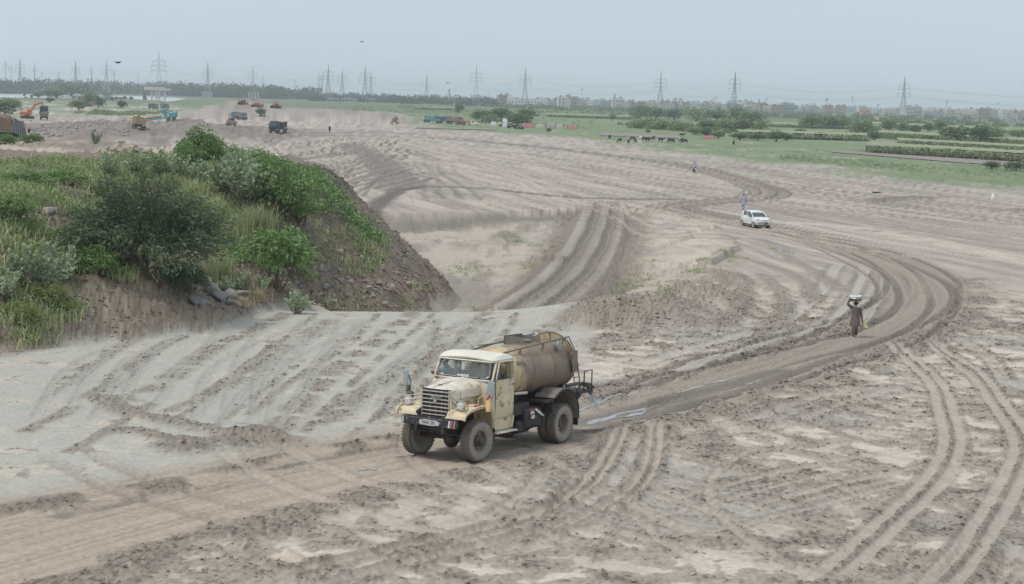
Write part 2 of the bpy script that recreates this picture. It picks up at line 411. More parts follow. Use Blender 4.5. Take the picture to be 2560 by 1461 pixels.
mixc(ss(.0, .3, -strk+.2*n2)*.55*ss(76, 118, GY), C3(.27, .235, .21))
# near right: crusted silt broken up by wheels
nr = ss(118, 78, GY)*(1-terr_l)
n2b = fbm(GX*1.0, GY*.8, 4, 4)
tone = .62*n2 + .80*n2b + .55*n1 + .16*rid + .22*clod - .13
brk = ss(-.20, -.02, tone)                               # where the crust is broken into crumbs
MIDC = C3(.45, .39, .33)
mixc(nr, PALE*1.12); mixc(nr*ss(-.25, -.16, tone), MIDC*1.04); mixc(nr*ss(-.10, .10, tone)*.9, MIDC*.92); mixc(nr*ss(.08, .30, tone), CHURN*1.05)
mixc(nr*ss(.08, .34, fbm(GX*.16, GY*.12, 3, 15)+.25*n2)*.75*(1-.55*ss(.0, .3, tone)), GREY*.92)
mixc(nr*ss(.2, .02, np.abs(fbm(GX*.30+.2*GY, GY*.09, 3, 16)))*.35, CHURN*1.3)
DZ += nr*brk*lod*(.01 + .035*rid + .02*clod + .012*clod2) + nr*(1-brk)*lod*.008*clod2
# grey silt terrace at the left: smooth, with a few broken places
mixc(terr_l, GREY*(1+.05*n1[..., None]))
tb = terr_l*ss(.19, .30, n2+.3*n1)
mixc(tb*.7, PALE); tc_ = terr_l*ss(.16, .3, n2*.6+rid*.35-.22+.25*n1)
mixc(tc_*.8, CHURN*1.35); DZ += tc_*lod*(.02+.03*clod+.02*clod2) + terr_l*.006*clod2*lod
def band(L, half, colr, amt, rise=0.0, rough=0.0, n=3, edge=.5, seed=70, patch=0.0, clr=False):
    """a strip of disturbed ground along a line"""
    P = WL(L, n); f = line_field(P, half*2.2+1)
    if f is None: return
    B, D, S, G = f; x, y = GX[B], GY[B]
    m = ss(half*(1+edge), half*(1-edge), D + half*.45*fbm(x*.8, y*.6, 3, seed))
    if patch: m = m*ss(-.12, .12, fbm(x*.5, y*.5, 2, seed+3)+patch)
    a = A[B]; a += (np.asarray(colr, np.float32)-a)*(m*amt)[..., None].astype(np.float32)
    if clr: ROADM[B] *= 1-m
    DZ[B] += m*(rise + rough*(.40*clod[B]+.22*clod2[B]+.4*rid[B])*lod[B])
# pairs of wheel tracks
def wheels(P, gauge=1.75, wid=.24, depth=.055, colr=None, amt=.8, dual=True, berm=.045, tread=True, bermc=CHURN, bermamt=.5, clr=False):
    f = line_field(P, gauge/2+1.3)
    if f is None: return
    B, D, S, G = f; x, y = GX[B], GY[B]; lat = D*G; a = A[B]
    fade = ss(0, 3, S)*ss(0, 3, S.max()-S)
    for s_ in (-1, 1):
        q = np.abs(lat - s_*gauge/2 + .06*np.sin(S*.35+s_)); g = ss(wid*1.25, wid*.75, q)*fade
        if dual: g = g*(1-.55*np.exp(-(q/.055)**2))
        if clr: ROADM[B] = np.maximum(ROADM[B], g)
        bm_ = np.exp(-((q-wid*1.55)/(wid*.55))**2)*fade
        DZ[B] += -depth*g + berm*bm_*(1+.6*clod[B]*lod[B]) + (g*.010*np.sin(S*24+lat*9)*lod[B] if tread else 0)
        a += (np.asarray(bermc, np.float32)-a)*(bm_*bermamt)[..., None].astype(np.float32)
        if colr is not None: a += (np.asarray(colr, np.float32)-a)*(g*amt)[..., None].astype(np.float32)
# rows of crumbled ridges left on the terrace by the blade
for k_, (L, h) in enumerate((([(330, 1000), (420, 950), (520, 880), (610, 835), (725, 780)], .42), ([(560, 970), (660, 900), (760, 840), (855, 782)], .40), ([(650, 1110), (720, 1040), (800, 960), (900, 880), (1030, 783)], .45), ([(820, 1060), (900, 985), (1000, 930), (1120, 860), (1215, 783)], .38), ([(420, 1030), (530, 980), (640, 905)], .25), ([(470, 1010), (580, 940), (700, 855), (790, 785)], .16), ([(600, 1060), (720, 960), (860, 870), (945, 785)], .18), ([(760, 1080), (880, 960), (980, 870), (1085, 783)], .18), ([(150, 960), (240, 905), (330, 850), (430, 790)], .30), ([(60, 1080), (180, 1020), (330, 915), (450, 840)], .26),
             ([(1040, 1020), (1070, 930), (1095, 790)], .2), ([(1240, 860), (1290, 785)], .2), ([(930, 1060), (1010, 960), (1150, 850)], .15), ([(520, 1080), (640, 990), (760, 900)], .14), ([(240, 960), (380, 880), (520, 800)], .16), ([(360, 1090), (470, 1030), (600, 930), (680, 860)], .12), ([(110, 1160), (250, 1090), (380, 1010)], .2), ([(1340, 830), (1480, 778)], .8), ([(870, 1090), (1000, 1000), (1060, 900)], .12), ([(1120, 900), (1180, 820), (1260, 782)], .14))):
    band(L, h, CHURN*1.25, .8, .02, .045, patch=.18, seed=200+k_, edge=.6)
for k_ in range(16):                                     # faint single wheel lines over the silt
    a0 = rng.uniform(80, 1100); P = WL([(a0, rng.uniform(1000, 1110)), (a0+rng.uniform(60, 120), rng.uniform(900, 960)), (a0+rng.uniform(180, 330), 790)], 5); wheels(P, rng.choice([1.4, 1.7]), .11, .018, GREY*.82, .6, dual=False, berm=.012, bermamt=.15)
band([(250, 1000), (330, 1040), (430, 1060), (560, 1090), (680, 1105)], .45, CHURN*1.2, .9, .14, .11, seed=81)
band([(270, 1085), (340, 1080), (420, 1105), (480, 1130)], .3, CHURN*1.15, .9, .10, .08, seed=83)
band([(470, 1120), (560, 1115), (650, 1105), (760, 1120)], 1.0, CHURN*1.1, .9, .12, .13, seed=84)
# main haul road and its windrows
ROAD_PX = [(-500, 1490), (-200, 1415), (0, 1362), (300, 1285), (700, 1192), (1000, 1130), (1300, 1080), (1600, 1010), (1850, 945), (2100, 872), (2240, 820), (2325, 755), (2310, 700), (2235, 655), (2100, 608), (1950, 573), (1830, 548), (1735, 530), (1695, 517), (1760, 507), (1880, 497), (1932, 484), (1900, 464), (1810, 437), (1730, 417), (1600, 398), (1400, 374), (1200, 354), (1000, 341), (750, 339), (560, 345)]
RP = WL(ROAD_PX, 5)
B, D, S, G = line_field(RP, 14)
x, y = GX[B], GY[B]; lat = D*G
hw = np.interp(S, [0, 30, 70, 100, 140], [2.9, 2.7, 2.5, 2.6, 2.2]) + .35*fbm(S*.12, lat*.1+3, 2, 95)
rm = ss(hw+.9, hw-.7, D + .5*fbm(S*.3, lat*.6, 3, 99))
lanes = fbm(lat*3.4+.3*np.sin(S*.09), S*.04, 4, 96, .62)     # long ruts along the road
rc = ROADC*.96; wetm = ss(-8, 30, x + .6*(y-42))*ss(320, 75, y)
rc = rc + (WET*1.35-rc)*(np.clip(wetm*.95+.55*lanes, 0, 1))[..., None]
rut = ss(.12, .42, fbm(lat*1.9+.5*np.sin(S*.06)+9, S*.022, 3, 98)); rc = rc*(1+.40*lanes[..., None])*(1-.38*(rut*ss(-4, 12, x))[..., None]); far = ss(110, 170, y); rc = rc + (WET*1.15-rc)*(far*.9)[..., None]
a = A[B]; a += (rc.astype(np.float32)-a)*rm[..., None].astype(np.float32); ROADM = np.zeros(GX.shape); ROADM[B] = rm
DZ[B] = DZ[B]*(1-rm) + rm*(-.05 + .035*lanes + .006*clod2[B]*lod[B])
# bars of tyre tread pressed into the road
for off, w0 in ((-1.55, .16), (-.9, .14), (.75, .16), (1.75, .15), (2.3, .13)):
    tr = np.exp(-((lat-off-.25*np.sin(S*.05+off))/w0)**2)*ss(110, 75, y)*ss(-.1, .15, fbm(S*.08, lat*0+off, 2, 97))
    DZ[B] += tr*(.014*np.sin(S*26+np.abs(lat-off)*14) - .02)
band([(-100, 1312), (100, 1262), (200, 1240), (340, 1225), (500, 1200), (650, 1162), (800, 1130), (990, 1095)], .62, CHURN*.95, .9, .06, .17, seed=91, patch=.08, clr=True, edge=.8)
band([(150, 1285), (400, 1235), (700, 1165), (1000, 1108)], .22, CHURN*.85, .7, -.02, .05, seed=191, patch=.1)
band([(-100, 1510), (150, 1455), (600, 1325), (900, 1245), (1200, 1182), (1450, 1122)], .8, CHURN*1.1, .8, .04, .12, seed=92, patch=.1, clr=True)
band([(1440, 1010), (1600, 960), (1800, 900), (2000, 850), (2150, 800)], 1.1, CHURN*1.15, .75, .07, .11, seed=93, patch=.15, clr=True)
band([(1560, 1085), (1750, 1040), (1950, 985), (2100, 930), (2230, 880), (2330, 830), (2420, 770), (2430, 700)], 1.1, CHURN*1.1, .8, .09, .13, seed=94, patch=.12, clr=True)
band([(1120, 765), (1190, 750), (1260, 768)], 1.6, PALE, .8, 0, 0, seed=192)
TR = C3(.50, .445, .385)
wheels(WL([(1600, 1050), (1585, 1120), (1530, 1210), (1400, 1290), (1200, 1350), (900, 1420), (600, 1500)], 6), 1.1, .22, .05, PALE*.85, .6)
wheels(WL([(1405, 1140), (1390, 1210), (1290, 1290), (1100, 1340)], 5), .9, .2, .05, PALE*.8, .5)
wheels(WL([(600, 1330), (650, 1390), (760, 1440), (900, 1500)], 5), .8, .18, .05, PALE*.8, .5)
wheels(WL([(2510, 1320), (2480, 1400), (2440, 1490)], 5), 1.0, .25, .05, TR, .8)
wheels(WL([(2260, 1380), (2230, 1430), (2180, 1490)], 5), .9, .2, .05, TR, .7)
wheels(WL([(2340, 830), (2420, 890), (2470, 960)], 5), 1.4, .25, .05, TR, .6)
wheels(WL([(2130, 660), (2100, 720), (2020, 800), (1850, 860), (1600, 930)], 5), 1.9, .35, .04, GREY, .7)
wheels(WL([(2190, 680), (2160, 750), (2100, 830)], 5), 1.4, .25, .04, GREY, .6)
wheels(WL([(1690, 1090), (1900, 1060), (2050, 1010), (2230, 960)], 5), 1.2, .25, .05, PALE*.8, .6)
for k_ in range(46):
    x0_ = rng.uniform(1150, 2600); y0_ = rng.uniform(1000, 1480); c_ = W(x0_, y0_)
    if c_[1] > 95 or seg_dist(np.array([c_[0]]), np.array([c_[1]]), RP)[0][0] < 9: continue
    an = rng.normal(.45, .5) if rng.random() < .6 else rng.normal(-.6, .4); cv = rng.normal(0, .035); ln = rng.uniform(6, 20); P = []; q_ = np.array(c_); 
    for t in range(14): P.append(tuple(q_)); q_ = q_+np.array([math.sin(an), math.cos(an)])*ln/13; an += cv*ln/13*1.3
    wheels(P, rng.choice([1.2, 1.5, 1.8]), rng.uniform(.09, .2), .022, rng.choice([MIDC*1.15, CHURN*1.25, PALE*.85], axis=0), rng.uniform(.45, .8), dual=False, berm=.018, bermc=CHURN*1.15, bermamt=.3)
for L in ([(1850, 690), (1865, 740), (1830, 800), (1790, 825)], [(1905, 690), (1955, 740), (1950, 800), (1900, 835)], [(1800, 640), (1900, 660), (2000, 700), (2040, 760)], [(1960, 640), (2050, 690), (2100, 730)]):
    band(L, .55, CHURN*1.25, .8, .10, .10, seed=int(L[0][0]))
for off, wd_, am_ in ((-1.9, .22, .75), (-1.0, .3, .6), (-.2, .2, .7), (.8, .28, .65), (1.7, .22, .75), (2.6, .2, .6), (3.3, .16, .5)):
    seg = [q for q in RP if q[0] > 2 or q[1] > 100]; P = []
    for k_ in range(1, len(seg)-1):
        d_ = np.array(seg[k_+1])-np.array(seg[k_-1]); d_ = d_/(np.linalg.norm(d_)+1e-9); P.append((seg[k_][0]-d_[1]*(off+.35*math.sin(k_*.33+off*3)), seg[k_][1]+d_[0]*(off+.35*math.sin(k_*.33+off*3))))
    wheels(P, .02, wd_, .03, CHURN*(.72 if off != .8 else 1.5), am_*.8, dual=False, tread=False, berm=.02, bermc=MIDC, bermamt=.2)
_t = WL([(2275, 855), (2380, 940), (2440, 1030), (2465, 1110), (2420, 1220), (2330, 1330), (2240, 1420), (2150, 1500)], 6)
for gg_ in (1.40, 2.32): wheels(_t, gg_, .155, .045, TR*1.04, .85, dual=False, berm=.022, bermc=CHURN*1.05, bermamt=.5, clr=True)
_t = WL([(1600, 1050), (1585, 1120), (1530, 1210), (1400, 1290), (1200, 1350), (900, 1420), (600, 1500)], 6)
for gg_ in (.75, 1.35): wheels(_t, gg_, .11, .03, PALE*.88, .6, dual=False, berm=.02, bermc=CHURN*1.15, bermamt=.4, clr=True)
band([(1440, 1056), (1600, 1018), (1800, 965), (1950, 925)], .55, C3(.19, .168, .148), .75, -.01, .0, seed=193, edge=.8)
band([(1480, 1078), (1640, 1032), (1800, 992)], .4, C3(.19, .168, .148), .75, -.01, .0, seed=194, edge=.8)
# sandy slopes and floor of the pit
pit = ss(0, 1.2, np.where((GY > 66) & (GY < 190) & (np.abs(GX) < 45), np.where(inside(GX, GY, pit_poly), seg_dist(GX, GY, pit_poly, True)[0], -1), -1))
mixc(pit*.85, PALE*.86); mixc(pit*ss(-.1, .3, n1+.4*n2)*.5, GREY*.95)
rs = pit*ss(3, 8, GX)*ss(.15, -.1, fbm(GX*.25, GY*.12, 3, 101))
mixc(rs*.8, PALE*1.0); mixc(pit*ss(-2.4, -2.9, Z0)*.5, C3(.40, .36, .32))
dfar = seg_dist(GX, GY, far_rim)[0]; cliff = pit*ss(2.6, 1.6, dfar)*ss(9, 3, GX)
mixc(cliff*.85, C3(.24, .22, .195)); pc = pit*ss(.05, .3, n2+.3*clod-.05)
mixc(pit*ss(.02, .22, fbm(GX*.13, GY*.06, 3, 103))*ss(8, 2, GX)*.75, C3(.32, .29, .255)); mixc(pc*.6, CHURN*1.3); DZ += pit*lod*(.05*clod+.10*n3*ss(0, .3, n2)) + pc*.05
# erosion ledges in the right slope
for L in ([(1690, 690), (1760, 665), (1830, 632), (1850, 625)], [(1610, 668), (1650, 664), (1690, 668)], [(1730, 585), (1790, 570)], [(1660, 620), (1740, 590)], [(1330, 650), (1400, 655)]):
    P = WL(L, 4); f = line_field(P, 2.5)
    if f: B, D, S, G = f; DZ[B] += .34*np.where(G > 0, 1, -.2)*np.exp(-(D/.7)**2)*ss(0, .06, np.abs(D))
# causeway with wheel ruts
f = line_field(ramp_ctr, 7); B, D, S, G = f; sel = ss(6.0, 3.0, D+.8*n3[B])*ss(-.5, .5, np.where(inside(GX[B], GY[B], pit_poly), 1, -1)+.0)
a = A[B]; a += (CHURN*1.0-a)*(sel*ss(1.7, 2.3, D)*.9)[..., None].astype(np.float32); a += (C3(.385, .345, .305)-a)*(sel*ss(2.2, 1.6, D)*.85)[..., None].astype(np.float32)
DZ[B] += sel*ss(1.6, 2.6, D)*.16*(clod[B]+.6*clod2[B]+.6*n3[B])
wheels(ramp_ctr, 1.7, .26, .12, CHURN*.8, .85, berm=.07, dual=False)
off = [(p[0]+.65, p[1]) for p in ramp_ctr]; wheels(off[:20], 1.7, .2, .07, CHURN*1.15, .6, dual=False)
# heaps of loose churned earth at the pit's near lip
for px_, py_, rx_, hz in ((1620, 800, 2.6, .9), (1500, 800, 1.6, .5), (1755, 760, 2.4, 1.1), (1700, 790, 1.5, .5), (1800, 700, 1.8, .6), (900, 775, .8, .1)):
    c = W(px_, py_); g = np.exp(-((GX-c[0])**2 + ((GY-c[1])/1.2)**2)/(rx_*rx_)); DZ += hz*g*(1+.35*n3) + g*.14*clod*lod; mixc(np.clip(g*1.4, 0, 1)*.8, CHURN*1.25)
# bank of tipped earth (the vegetated mound)
emb = ss(-.15, .35, EMBZ - np.where(EMBZ > -50, Zplain(GX, GY), 0) + .35*n2)
mixc(emb*.95, SOIL*(1.05+.0)); mixc(emb*ss(.0, .35, n2+.4*clod)*.55, C3(.29, .24, .195)); 
vegm = polymask([(0, 872), (120, 820), (260, 720), (400, 690), (520, 700), (640, 770), (740, 700), (760, 560), (960, 610), (840, 480), (700, 400), (560, 375), (230, 400), (0, 430)], 1.2)
SOILV = C3(.125, .135, .07)
mixc(vegm*emb*ss(-.35, .15, fbm(GX*.3, GY*.25, 3, 109))*.75, C3(.125, .135, .07))
ebare = polymask([(0, 890), (150, 843), (430, 775), (420, 730), (300, 690), (200, 760), (90, 830), (0, 870)], .7)
mixc(ebare*.8*ss(-.3, .2, n2+.5), C3(.30, .255, .20)); mixc(ss(.3, .9, np.where((Z0 > 4.8) & (GX < -25.5) & (GY < 156) & (GY > 124), 1, 0)+.5*n2)*.9, PALE*.88)
gul = fbm(GX*.6+GY*.2, GY*.30-GX*.1+.8*Z0, 3, 107, .5, True)
DZ += emb*(.30*gul + .20*n3 + .05*clod)*ss(175, 125, GY)
# far plain: many old wheel lines
for k in range(170):
    if k < 60: px_, py_, ang, ln = rng.uniform(640, 1010), rng.uniform(345, 470), rng.normal(-.06, .06), rng.uniform(25, 90)
    else: px_, py_, ang, ln = rng.uniform(900, 2560), rng.uniform(350, 640), None, rng.uniform(40, 150)
    c = Gp(px_, py_); am = rng.uniform(.3, 2.2) if k < 60 else rng.uniform(.1, .7); ph = rng.uniform(0, 6); wl = rng.uniform(9, 26)
    if inside(np.array([c[0]]), np.array([c[1]]), pit_poly)[0]: continue
    if ang is None: ang = .13+.33*float(ss(285, 118, c[1]))*float(ss(0, 25, c[0])) + rng.normal(0, .035)
    tt = np.linspace(-.5, .5, int(ln/3)+4)*ln
    P = [(c[0]-math.sin(ang)*t+am*math.sin(t/wl+ph)*(1+.4*math.sin(t/5)), c[1]+math.cos(ang)*t) for t in tt]
    P = [p for p, q in zip(P, inside(np.array([p[0] for p in P]), np.array([p[1] for p in P]), pit_poly)) if p[1] > (172 if p[0] < 12 else 118) and not q]
    if len(P) < 4: continue
    dk = k < 60 and 770 < px_ < 1000
    cc = CHURN*rng.uniform(.6, .95) if (dk or rng.random() < .6) else PALE
    if k < 60: wheels(P, 1.9, rng.uniform(.25, .45), .06, cc, rng.uniform(.65, 1.0), dual=False, tread=False, berm=.05, bermc=PALE*.9 if dk else CHURN, bermamt=.4)
    else: wheels(P, rng.choice([1.6, 1.9, 2.3]), rng.uniform(.15, .32), .03, cc, rng.uniform(.25, .6), dual=False, tread=False, berm=.025, bermc=CHURN*1.3, bermamt=.2)
band([(560, 400), (640, 395), (760, 420), (820, 470)], 6, C3(.25, .225, .2), .6, seed=110, patch=.1)
band([(870, 360), (950, 400), (985, 440), (1000, 470)], 3.2, C3(.21, .185, .165), .7, 0, .05, seed=111)
band([(1680, 395), (1900, 430), (2150, 470)], 5, C3(.31, .265, .235), .5, seed=119, patch=.1)
band([(1850, 520), (2100, 540), (2400, 590)], 5, C3(.33, .285, .25), .5, seed=120, patch=.1)
band([(820, 475), (1000, 474), (1200, 470), (1300, 480), (1420, 492), (1560, 497), (1700, 497)], 1.0, C3(.15, .13, .115), .9, -.12, .1, seed=112)
band([(640, 340), (800, 330), (1000, 335), (1180, 350), (1400, 372)], 3.0, C3(.19, .17, .155), .6, -.1, .0, seed=113, patch=.1)
band([(720, 322), (850, 326), (980, 330)], 7.0, C3(.20, .18, .165), .55, 0, .0, seed=114, patch=.2)
band([(2180, 505), (2260, 498), (2360, 497)], 1.1, CHURN*.9, .9, .35, .25, seed=115)
band([(2480, 530), (2580, 527)], .9, CHURN, .9, .3, .2, seed=116)
band([(2000, 560), (2150, 572), (2300, 600), (2500, 640), (2700, 690)], 1.6, PALE, .7, .1, .06, seed=117, patch=.2)
band([(1330, 570), (1240, 600), (1150, 612)], 1.2, CHURN*1.3, .6, .15, .15, seed=118, patch=.1)
# green land beyond
gl = [(640, 239), (760, 262), (900, 283), (1010, 312), (1090, 327), (1330, 337), (1500, 352), (1580, 368), (1800, 398), (2000, 424), (2200, 456), (2400, 472), (2700, 487), (3300, 520), (3300, 282), (640, 228)]
P = [tuple(Gp(p[0], max(p[1], 247+.028*(p[0]-1280)+6))) for p in gl]
sd_ = seg_dist(GX, GY, P, True)[0]; sgn = np.where(inside(GX, GY, P), sd_, -sd_)
gm = ss(-10, 16, sgn + 16*fbm(GX*.05, GY*.02, 4, 121)); gmr = gm*ss(-.5, .0, fbm(GX*.10, GY*.035, 4, 122)+.45*ss(0, 90, sgn))
gcol = GRASS[None, None]*(1+.35*fbm(GX*.12, GY*.03, 4, 123))[..., None]
gcol = gcol + (C3(.20, .22, .10)-gcol)*(ss(.0, .35, fbm(GX*.03, GY*.008, 3, 124))*.55)[..., None]
A += (gcol.astype(np.float32)-A)*(gmr*.93)[..., None].astype(np.float32)
DZ += gmr*.12*fbm(GX*.5, GY*.2, 2, 125)*ss(500, 200, GY)
gl2 = [(-300, 240), (640, 245), (640, 290), (560, 280), (470, 292), (330, 298), (240, 293), (140, 290), (60, 294), (-300, 300)]
P = [tuple(Gp(p[0], max(p[1], 247+.028*(p[0]-1280)+5))) for p in gl2]; sd_ = seg_dist(GX, GY, P, True)[0]
gm2 = ss(-25, 25, np.where(inside(GX, GY, P), sd_, -sd_)+30*fbm(GX*.03, GY*.012, 3, 131))*(Z0 < 5)
mixc(gm2*.85*ss(-.35, .1, fbm(GX*.06, GY*.015, 3, 132)), GRASS*.95)
farg = ss(900, 1250, GY); mixc(farg*.8, C3(.12, .15, .075))
# brown rubble and ruts on the far left
rub = ss(-.4, .4, np.exp(-(((GX+89)/42)**2+((GY-408)/74)**2))*1.6-.6+.5*fbm(GX*.08, GY*.05, 3, 133))*(GX < -35)*(GY > 250)
mixc(rub*.8, C3(.245, .208, .185)); mixc(rub*ss(.05, .3, fbm(GX*.35, GY*.2, 3, 142))*.6, C3(.37, .33, .30)); mixc(rub*ss(.05, .3, fbm(GX*.4, GY*.25, 3, 143))*.6, C3(.16, .135, .12)); DZ += rub*(1.1*fbm(GX*.22, GY*.12, 3, 134)+.5*fbm(GX*.7, GY*.4, 2, 135))*ss(640, 370, GY)
band([(60, 362), (200, 350), (330, 335), (420, 328)], 4, C3(.26, .21, .18), .8, .25, .0, seed=136)
band([(90, 372), (260, 362), (400, 345)], 2, C3(.21, .175, .155), .7, .2, .0, seed=137)
stm = ss(.8, 2.5, Z0)*(GY > 470)*(GY < 1150)
mixc(stm*.75, C3(.37, .335, .305)); mixc(stm*ss(.05, .3, fbm(GX*.08, GY*.05, 4, 138))*.7, C3(.24, .21, .19))
mixc(stm*ss(.1, .3, fbm(GX*.05, GY*.03, 3, 139))*ss(-76, -100, GX)*.8, GRASS*1.2); DZ += stm*.5*fbm(GX*.25, GY*.15, 3, 140)
for hx, hy, hz, rr in HEAPS: mixc(ss(rr*1.05, rr*.8, np.hypot(GX-hx, GY-hy))*.8, C3(.235, .2, .178))
DZ *= ss(1100, 620, GY)
GZ = Z0 + DZ
lum = A.mean(-1); rgh = ss(.46, .26, lum)*(1-gmr)*(1-.8*ROADM)*(1-.25*terr_l)                       # darker, damp earth is the crumbly earth; also weights the painted clod shade
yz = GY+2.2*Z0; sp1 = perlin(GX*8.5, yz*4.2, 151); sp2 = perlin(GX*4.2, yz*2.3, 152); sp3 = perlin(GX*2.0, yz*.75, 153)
clod_shade = ss(.10, .45, sp1+.5*sp2); lite = ss(.15, .5, -sp1+.4*sp2)
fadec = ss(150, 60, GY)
A = A*(1 - (clod_shade*(.07+.30*rgh)*fadec)[..., None]) * (1 + (lite*(.02+.16*rgh)*fadec)[..., None])  # dark specks painted into the colour as small shadows of clods
A = A*(1 + ((.10*sp2+.10*sp3)*(.35+.65*rgh)*ss(420, 120, GY) + .06*n3)[..., None])
A = A*(1+(np.array([.858, .838, .818], np.float32)-1)*(1-np.clip(np.maximum(gmr, gm2), 0, 1)-.0)[..., None].astype(np.float32))*(1+(np.array([1.0, 1.025, 1.02], np.float32)-1)*(terr_l*(1-ROADM))[..., None].astype(np.float32))
A = np.clip(A, .02, .85)
def zat(x, y):
    """height of the finished sheet"""
    i = np.clip(np.interp(y, ys, np.arange(NR)), 0, NR-1.001); t = x/y; j = np.clip((t-tj[0])/(tj[1]-tj[0]), 0, NC-1.001)
    i0, j0 = int(i), int(j); a, b = i-i0, j-j0
    return float(GZ[i0, j0]*(1-a)*(1-b)+GZ[i0+1, j0]*a*(1-b)+GZ[i0, j0+1]*(1-a)*b+GZ[i0+1, j0+1]*a*b)
def on(px, py, dz=0.0):
    p = W(px, py); return Vector((p[0], p[1], zat(p[0], p[1])+dz))
# flatten the bed under the tanker's wheels: done before the sheet is written
def press(cx, cy, rad, z):
    m = ss(rad*1.6, rad, np.hypot(GX-cx, GY-cy)); GZ[:] = GZ*(1-m)+z*m
def write_sheet():
    me = bpy.data.meshes.new('ground'); nv = NR*NC
    me.vertices.add(nv); me.vertices.foreach_set('co', np.stack([GX, GY, GZ], -1).astype(np.float32).reshape(-1))
    idx = np.arange(nv, dtype=np.int32).reshape(NR, NC)
    q = np.stack([idx[:-1, :-1], idx[:-1, 1:], idx[1:, 1:], idx[1:, :-1]], -1).reshape(-1); nf = (NR-1)*(NC-1)
    me.loops.add(nf*4); me.loops.foreach_set('vertex_index', q); me.polygons.add(nf); me.polygons.foreach_set('loop_start', np.arange(0, nf*4, 4, dtype=np.int32))
    me.polygons.foreach_set('use_smooth', np.ones(nf, bool)); me.update()
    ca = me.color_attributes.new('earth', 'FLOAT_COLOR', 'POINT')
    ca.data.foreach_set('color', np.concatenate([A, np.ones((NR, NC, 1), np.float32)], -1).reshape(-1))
    m = bpy.data.materials.new('earth'); m.use_nodes = True; N = m.node_tree.nodes; Lk = m.node_tree.links; b = N['Principled BSDF']
    b.inputs['Roughness'].default_value = .92; b.inputs['Specular IOR Level'].default_value = .25
    at = N.new('ShaderNodeAttribute'); at.attribute_name = 'earth'; tc = N.new('ShaderNodeTexCoord')
    n1_ = N.new('ShaderNodeTexNoise'); n1_.inputs['Scale'].default_value = 7; n1_.inputs['Detail'].default_value = 9; n1_.inputs['Roughness'].default_value = .7; Lk.new(tc.outputs['Object'], n1_.inputs[0])
    mr = N.new('ShaderNodeMapRange'); mr.inputs[1].default_value = .3; mr.inputs[2].default_value = .7; mr.inputs[3].default_value = .80; mr.inputs[4].default_value = 1.17; Lk.new(n1_.outputs[0], mr.inputs[0])  # tone noise; its dark specks also imitate clod shadows in the colour
    mx = N.new('ShaderNodeMix'); mx.data_type = 'RGBA'; mx.blend_type = 'MULTIPLY'; mx.inputs[0].default_value = 1; Lk.new(at.outputs['Color'], mx.inputs[6]); Lk.new(mr.outputs[0], mx.inputs[7]); Lk.new(mx.outputs[2], b.inputs['Base Color'])
    n2_ = N.new('ShaderNodeTexNoise'); n2_.inputs['Scale'].default_value = 14; n2_.inputs['Detail'].default_value = 8; n2_.inputs['Roughness'].default_value = .72; Lk.new(tc.outputs['Object'], n2_.inputs[0])
    bp = N.new('ShaderNodeBump'); bp.inputs['Strength'].default_value = .5; bp.inputs['Distance'].default_value = .06; Lk.new(n2_.outputs[0], bp.inputs['Height']); Lk.new(bp.outputs[0], b.inputs['Normal'])
    me.materials.append(m); return tag(new_obj('ground', me), kind='structure')
# ================================================================ water tanker
M_cream = mat('cream_paint', (.70, .65, .54), .5, c2=(.52, .42, .28), nscale=2.8, amt=.9, c3=(.30, .20, .12), n3=4.5, t3=.57, bump=.15, bscale=9)
M_bleach = mat('bleached_paint', (.74, .71, .64), .55, c2=(.58, .48, .34), nscale=2.4, amt=.8, c3=(.40, .30, .20), n3=5, t3=.59, bump=.12, bscale=8)
M_tan = mat('tan_paint', (.66, .53, .30), .5, c2=(.70, .63, .48), nscale=2.5, amt=.8, c3=(.30, .20, .12), n3=4, t3=.57, bump=.12, bscale=8)
M_tank = mat('grimy_tank', (.58, .45, .27), .5, c2=(.235, .175, .125), nscale=.9, amt=1.0, c3=(.15, .115, .09), n3=2.6, t3=.60, bump=.2, bscale=14, lo=.40, hi=.60)
def _grime(m):
    N = m.node_tree.nodes; Lk = m.node_tree.links; mx = [n for n in N if n.type == 'MIX'][0]; lk = mx.inputs[0].links[0].from_socket; tc = [n for n in N if n.type == 'TEX_COORD'][0]
    sx = N.new('ShaderNodeSeparateXYZ'); Lk.new(tc.outputs['Object'], sx.inputs[0]); mr = N.new('ShaderNodeMapRange'); mr.inputs[1].default_value = -.1; mr.inputs[2].default_value = -1.1; mr.inputs[3].default_value = -.30; mr.inputs[4].default_value = .80; Lk.new(sx.outputs[0], mr.inputs[0])
    ad = N.new('ShaderNodeMath'); ad.operation = 'ADD'; ad.use_clamp = True; Lk.new(lk, ad.inputs[0]); Lk.new(mr.outputs[0], ad.inputs[1]); Lk.new(ad.outputs[0], mx.inputs[0])
_grime(M_tank)                                           # oil and mud have run over the rear two thirds
M_black = mat('black_steel', (.022, .021, .02), .6, c2=(.09, .08, .07), nscale=5, amt=.6, bump=.2, bscale=20)
M_dust = mat('dusty_steel', (.16, .14, .12), .65, c2=(.27, .235, .19), nscale=4, amt=.8, bump=.2, bscale=18)
M_rub = mat('dusty_tread', (.13, .11, .09), .9, c2=(.23, .195, .16), nscale=6, amt=.7, bump=.35, bscale=40)
M_side = mat('dusty_sidewall', (.34, .31, .27), .9, c2=(.24, .215, .185), nscale=7, amt=.7, bump=.15, bscale=30)
M_rim = mat('rusty_rim', (.20, .16, .13), .7, c2=(.29, .25, .21), nscale=9, amt=.8, bump=.2, bscale=25)
M_hub = mat('oily_hub', (.06, .055, .05), .5, c2=(.16, .13, .11), nscale=12, amt=.7)
M_chr = mat('worn_slat', (.55, .51, .44), .45, metal=.2, c2=(.34, .30, .25), nscale=8, amt=.7)
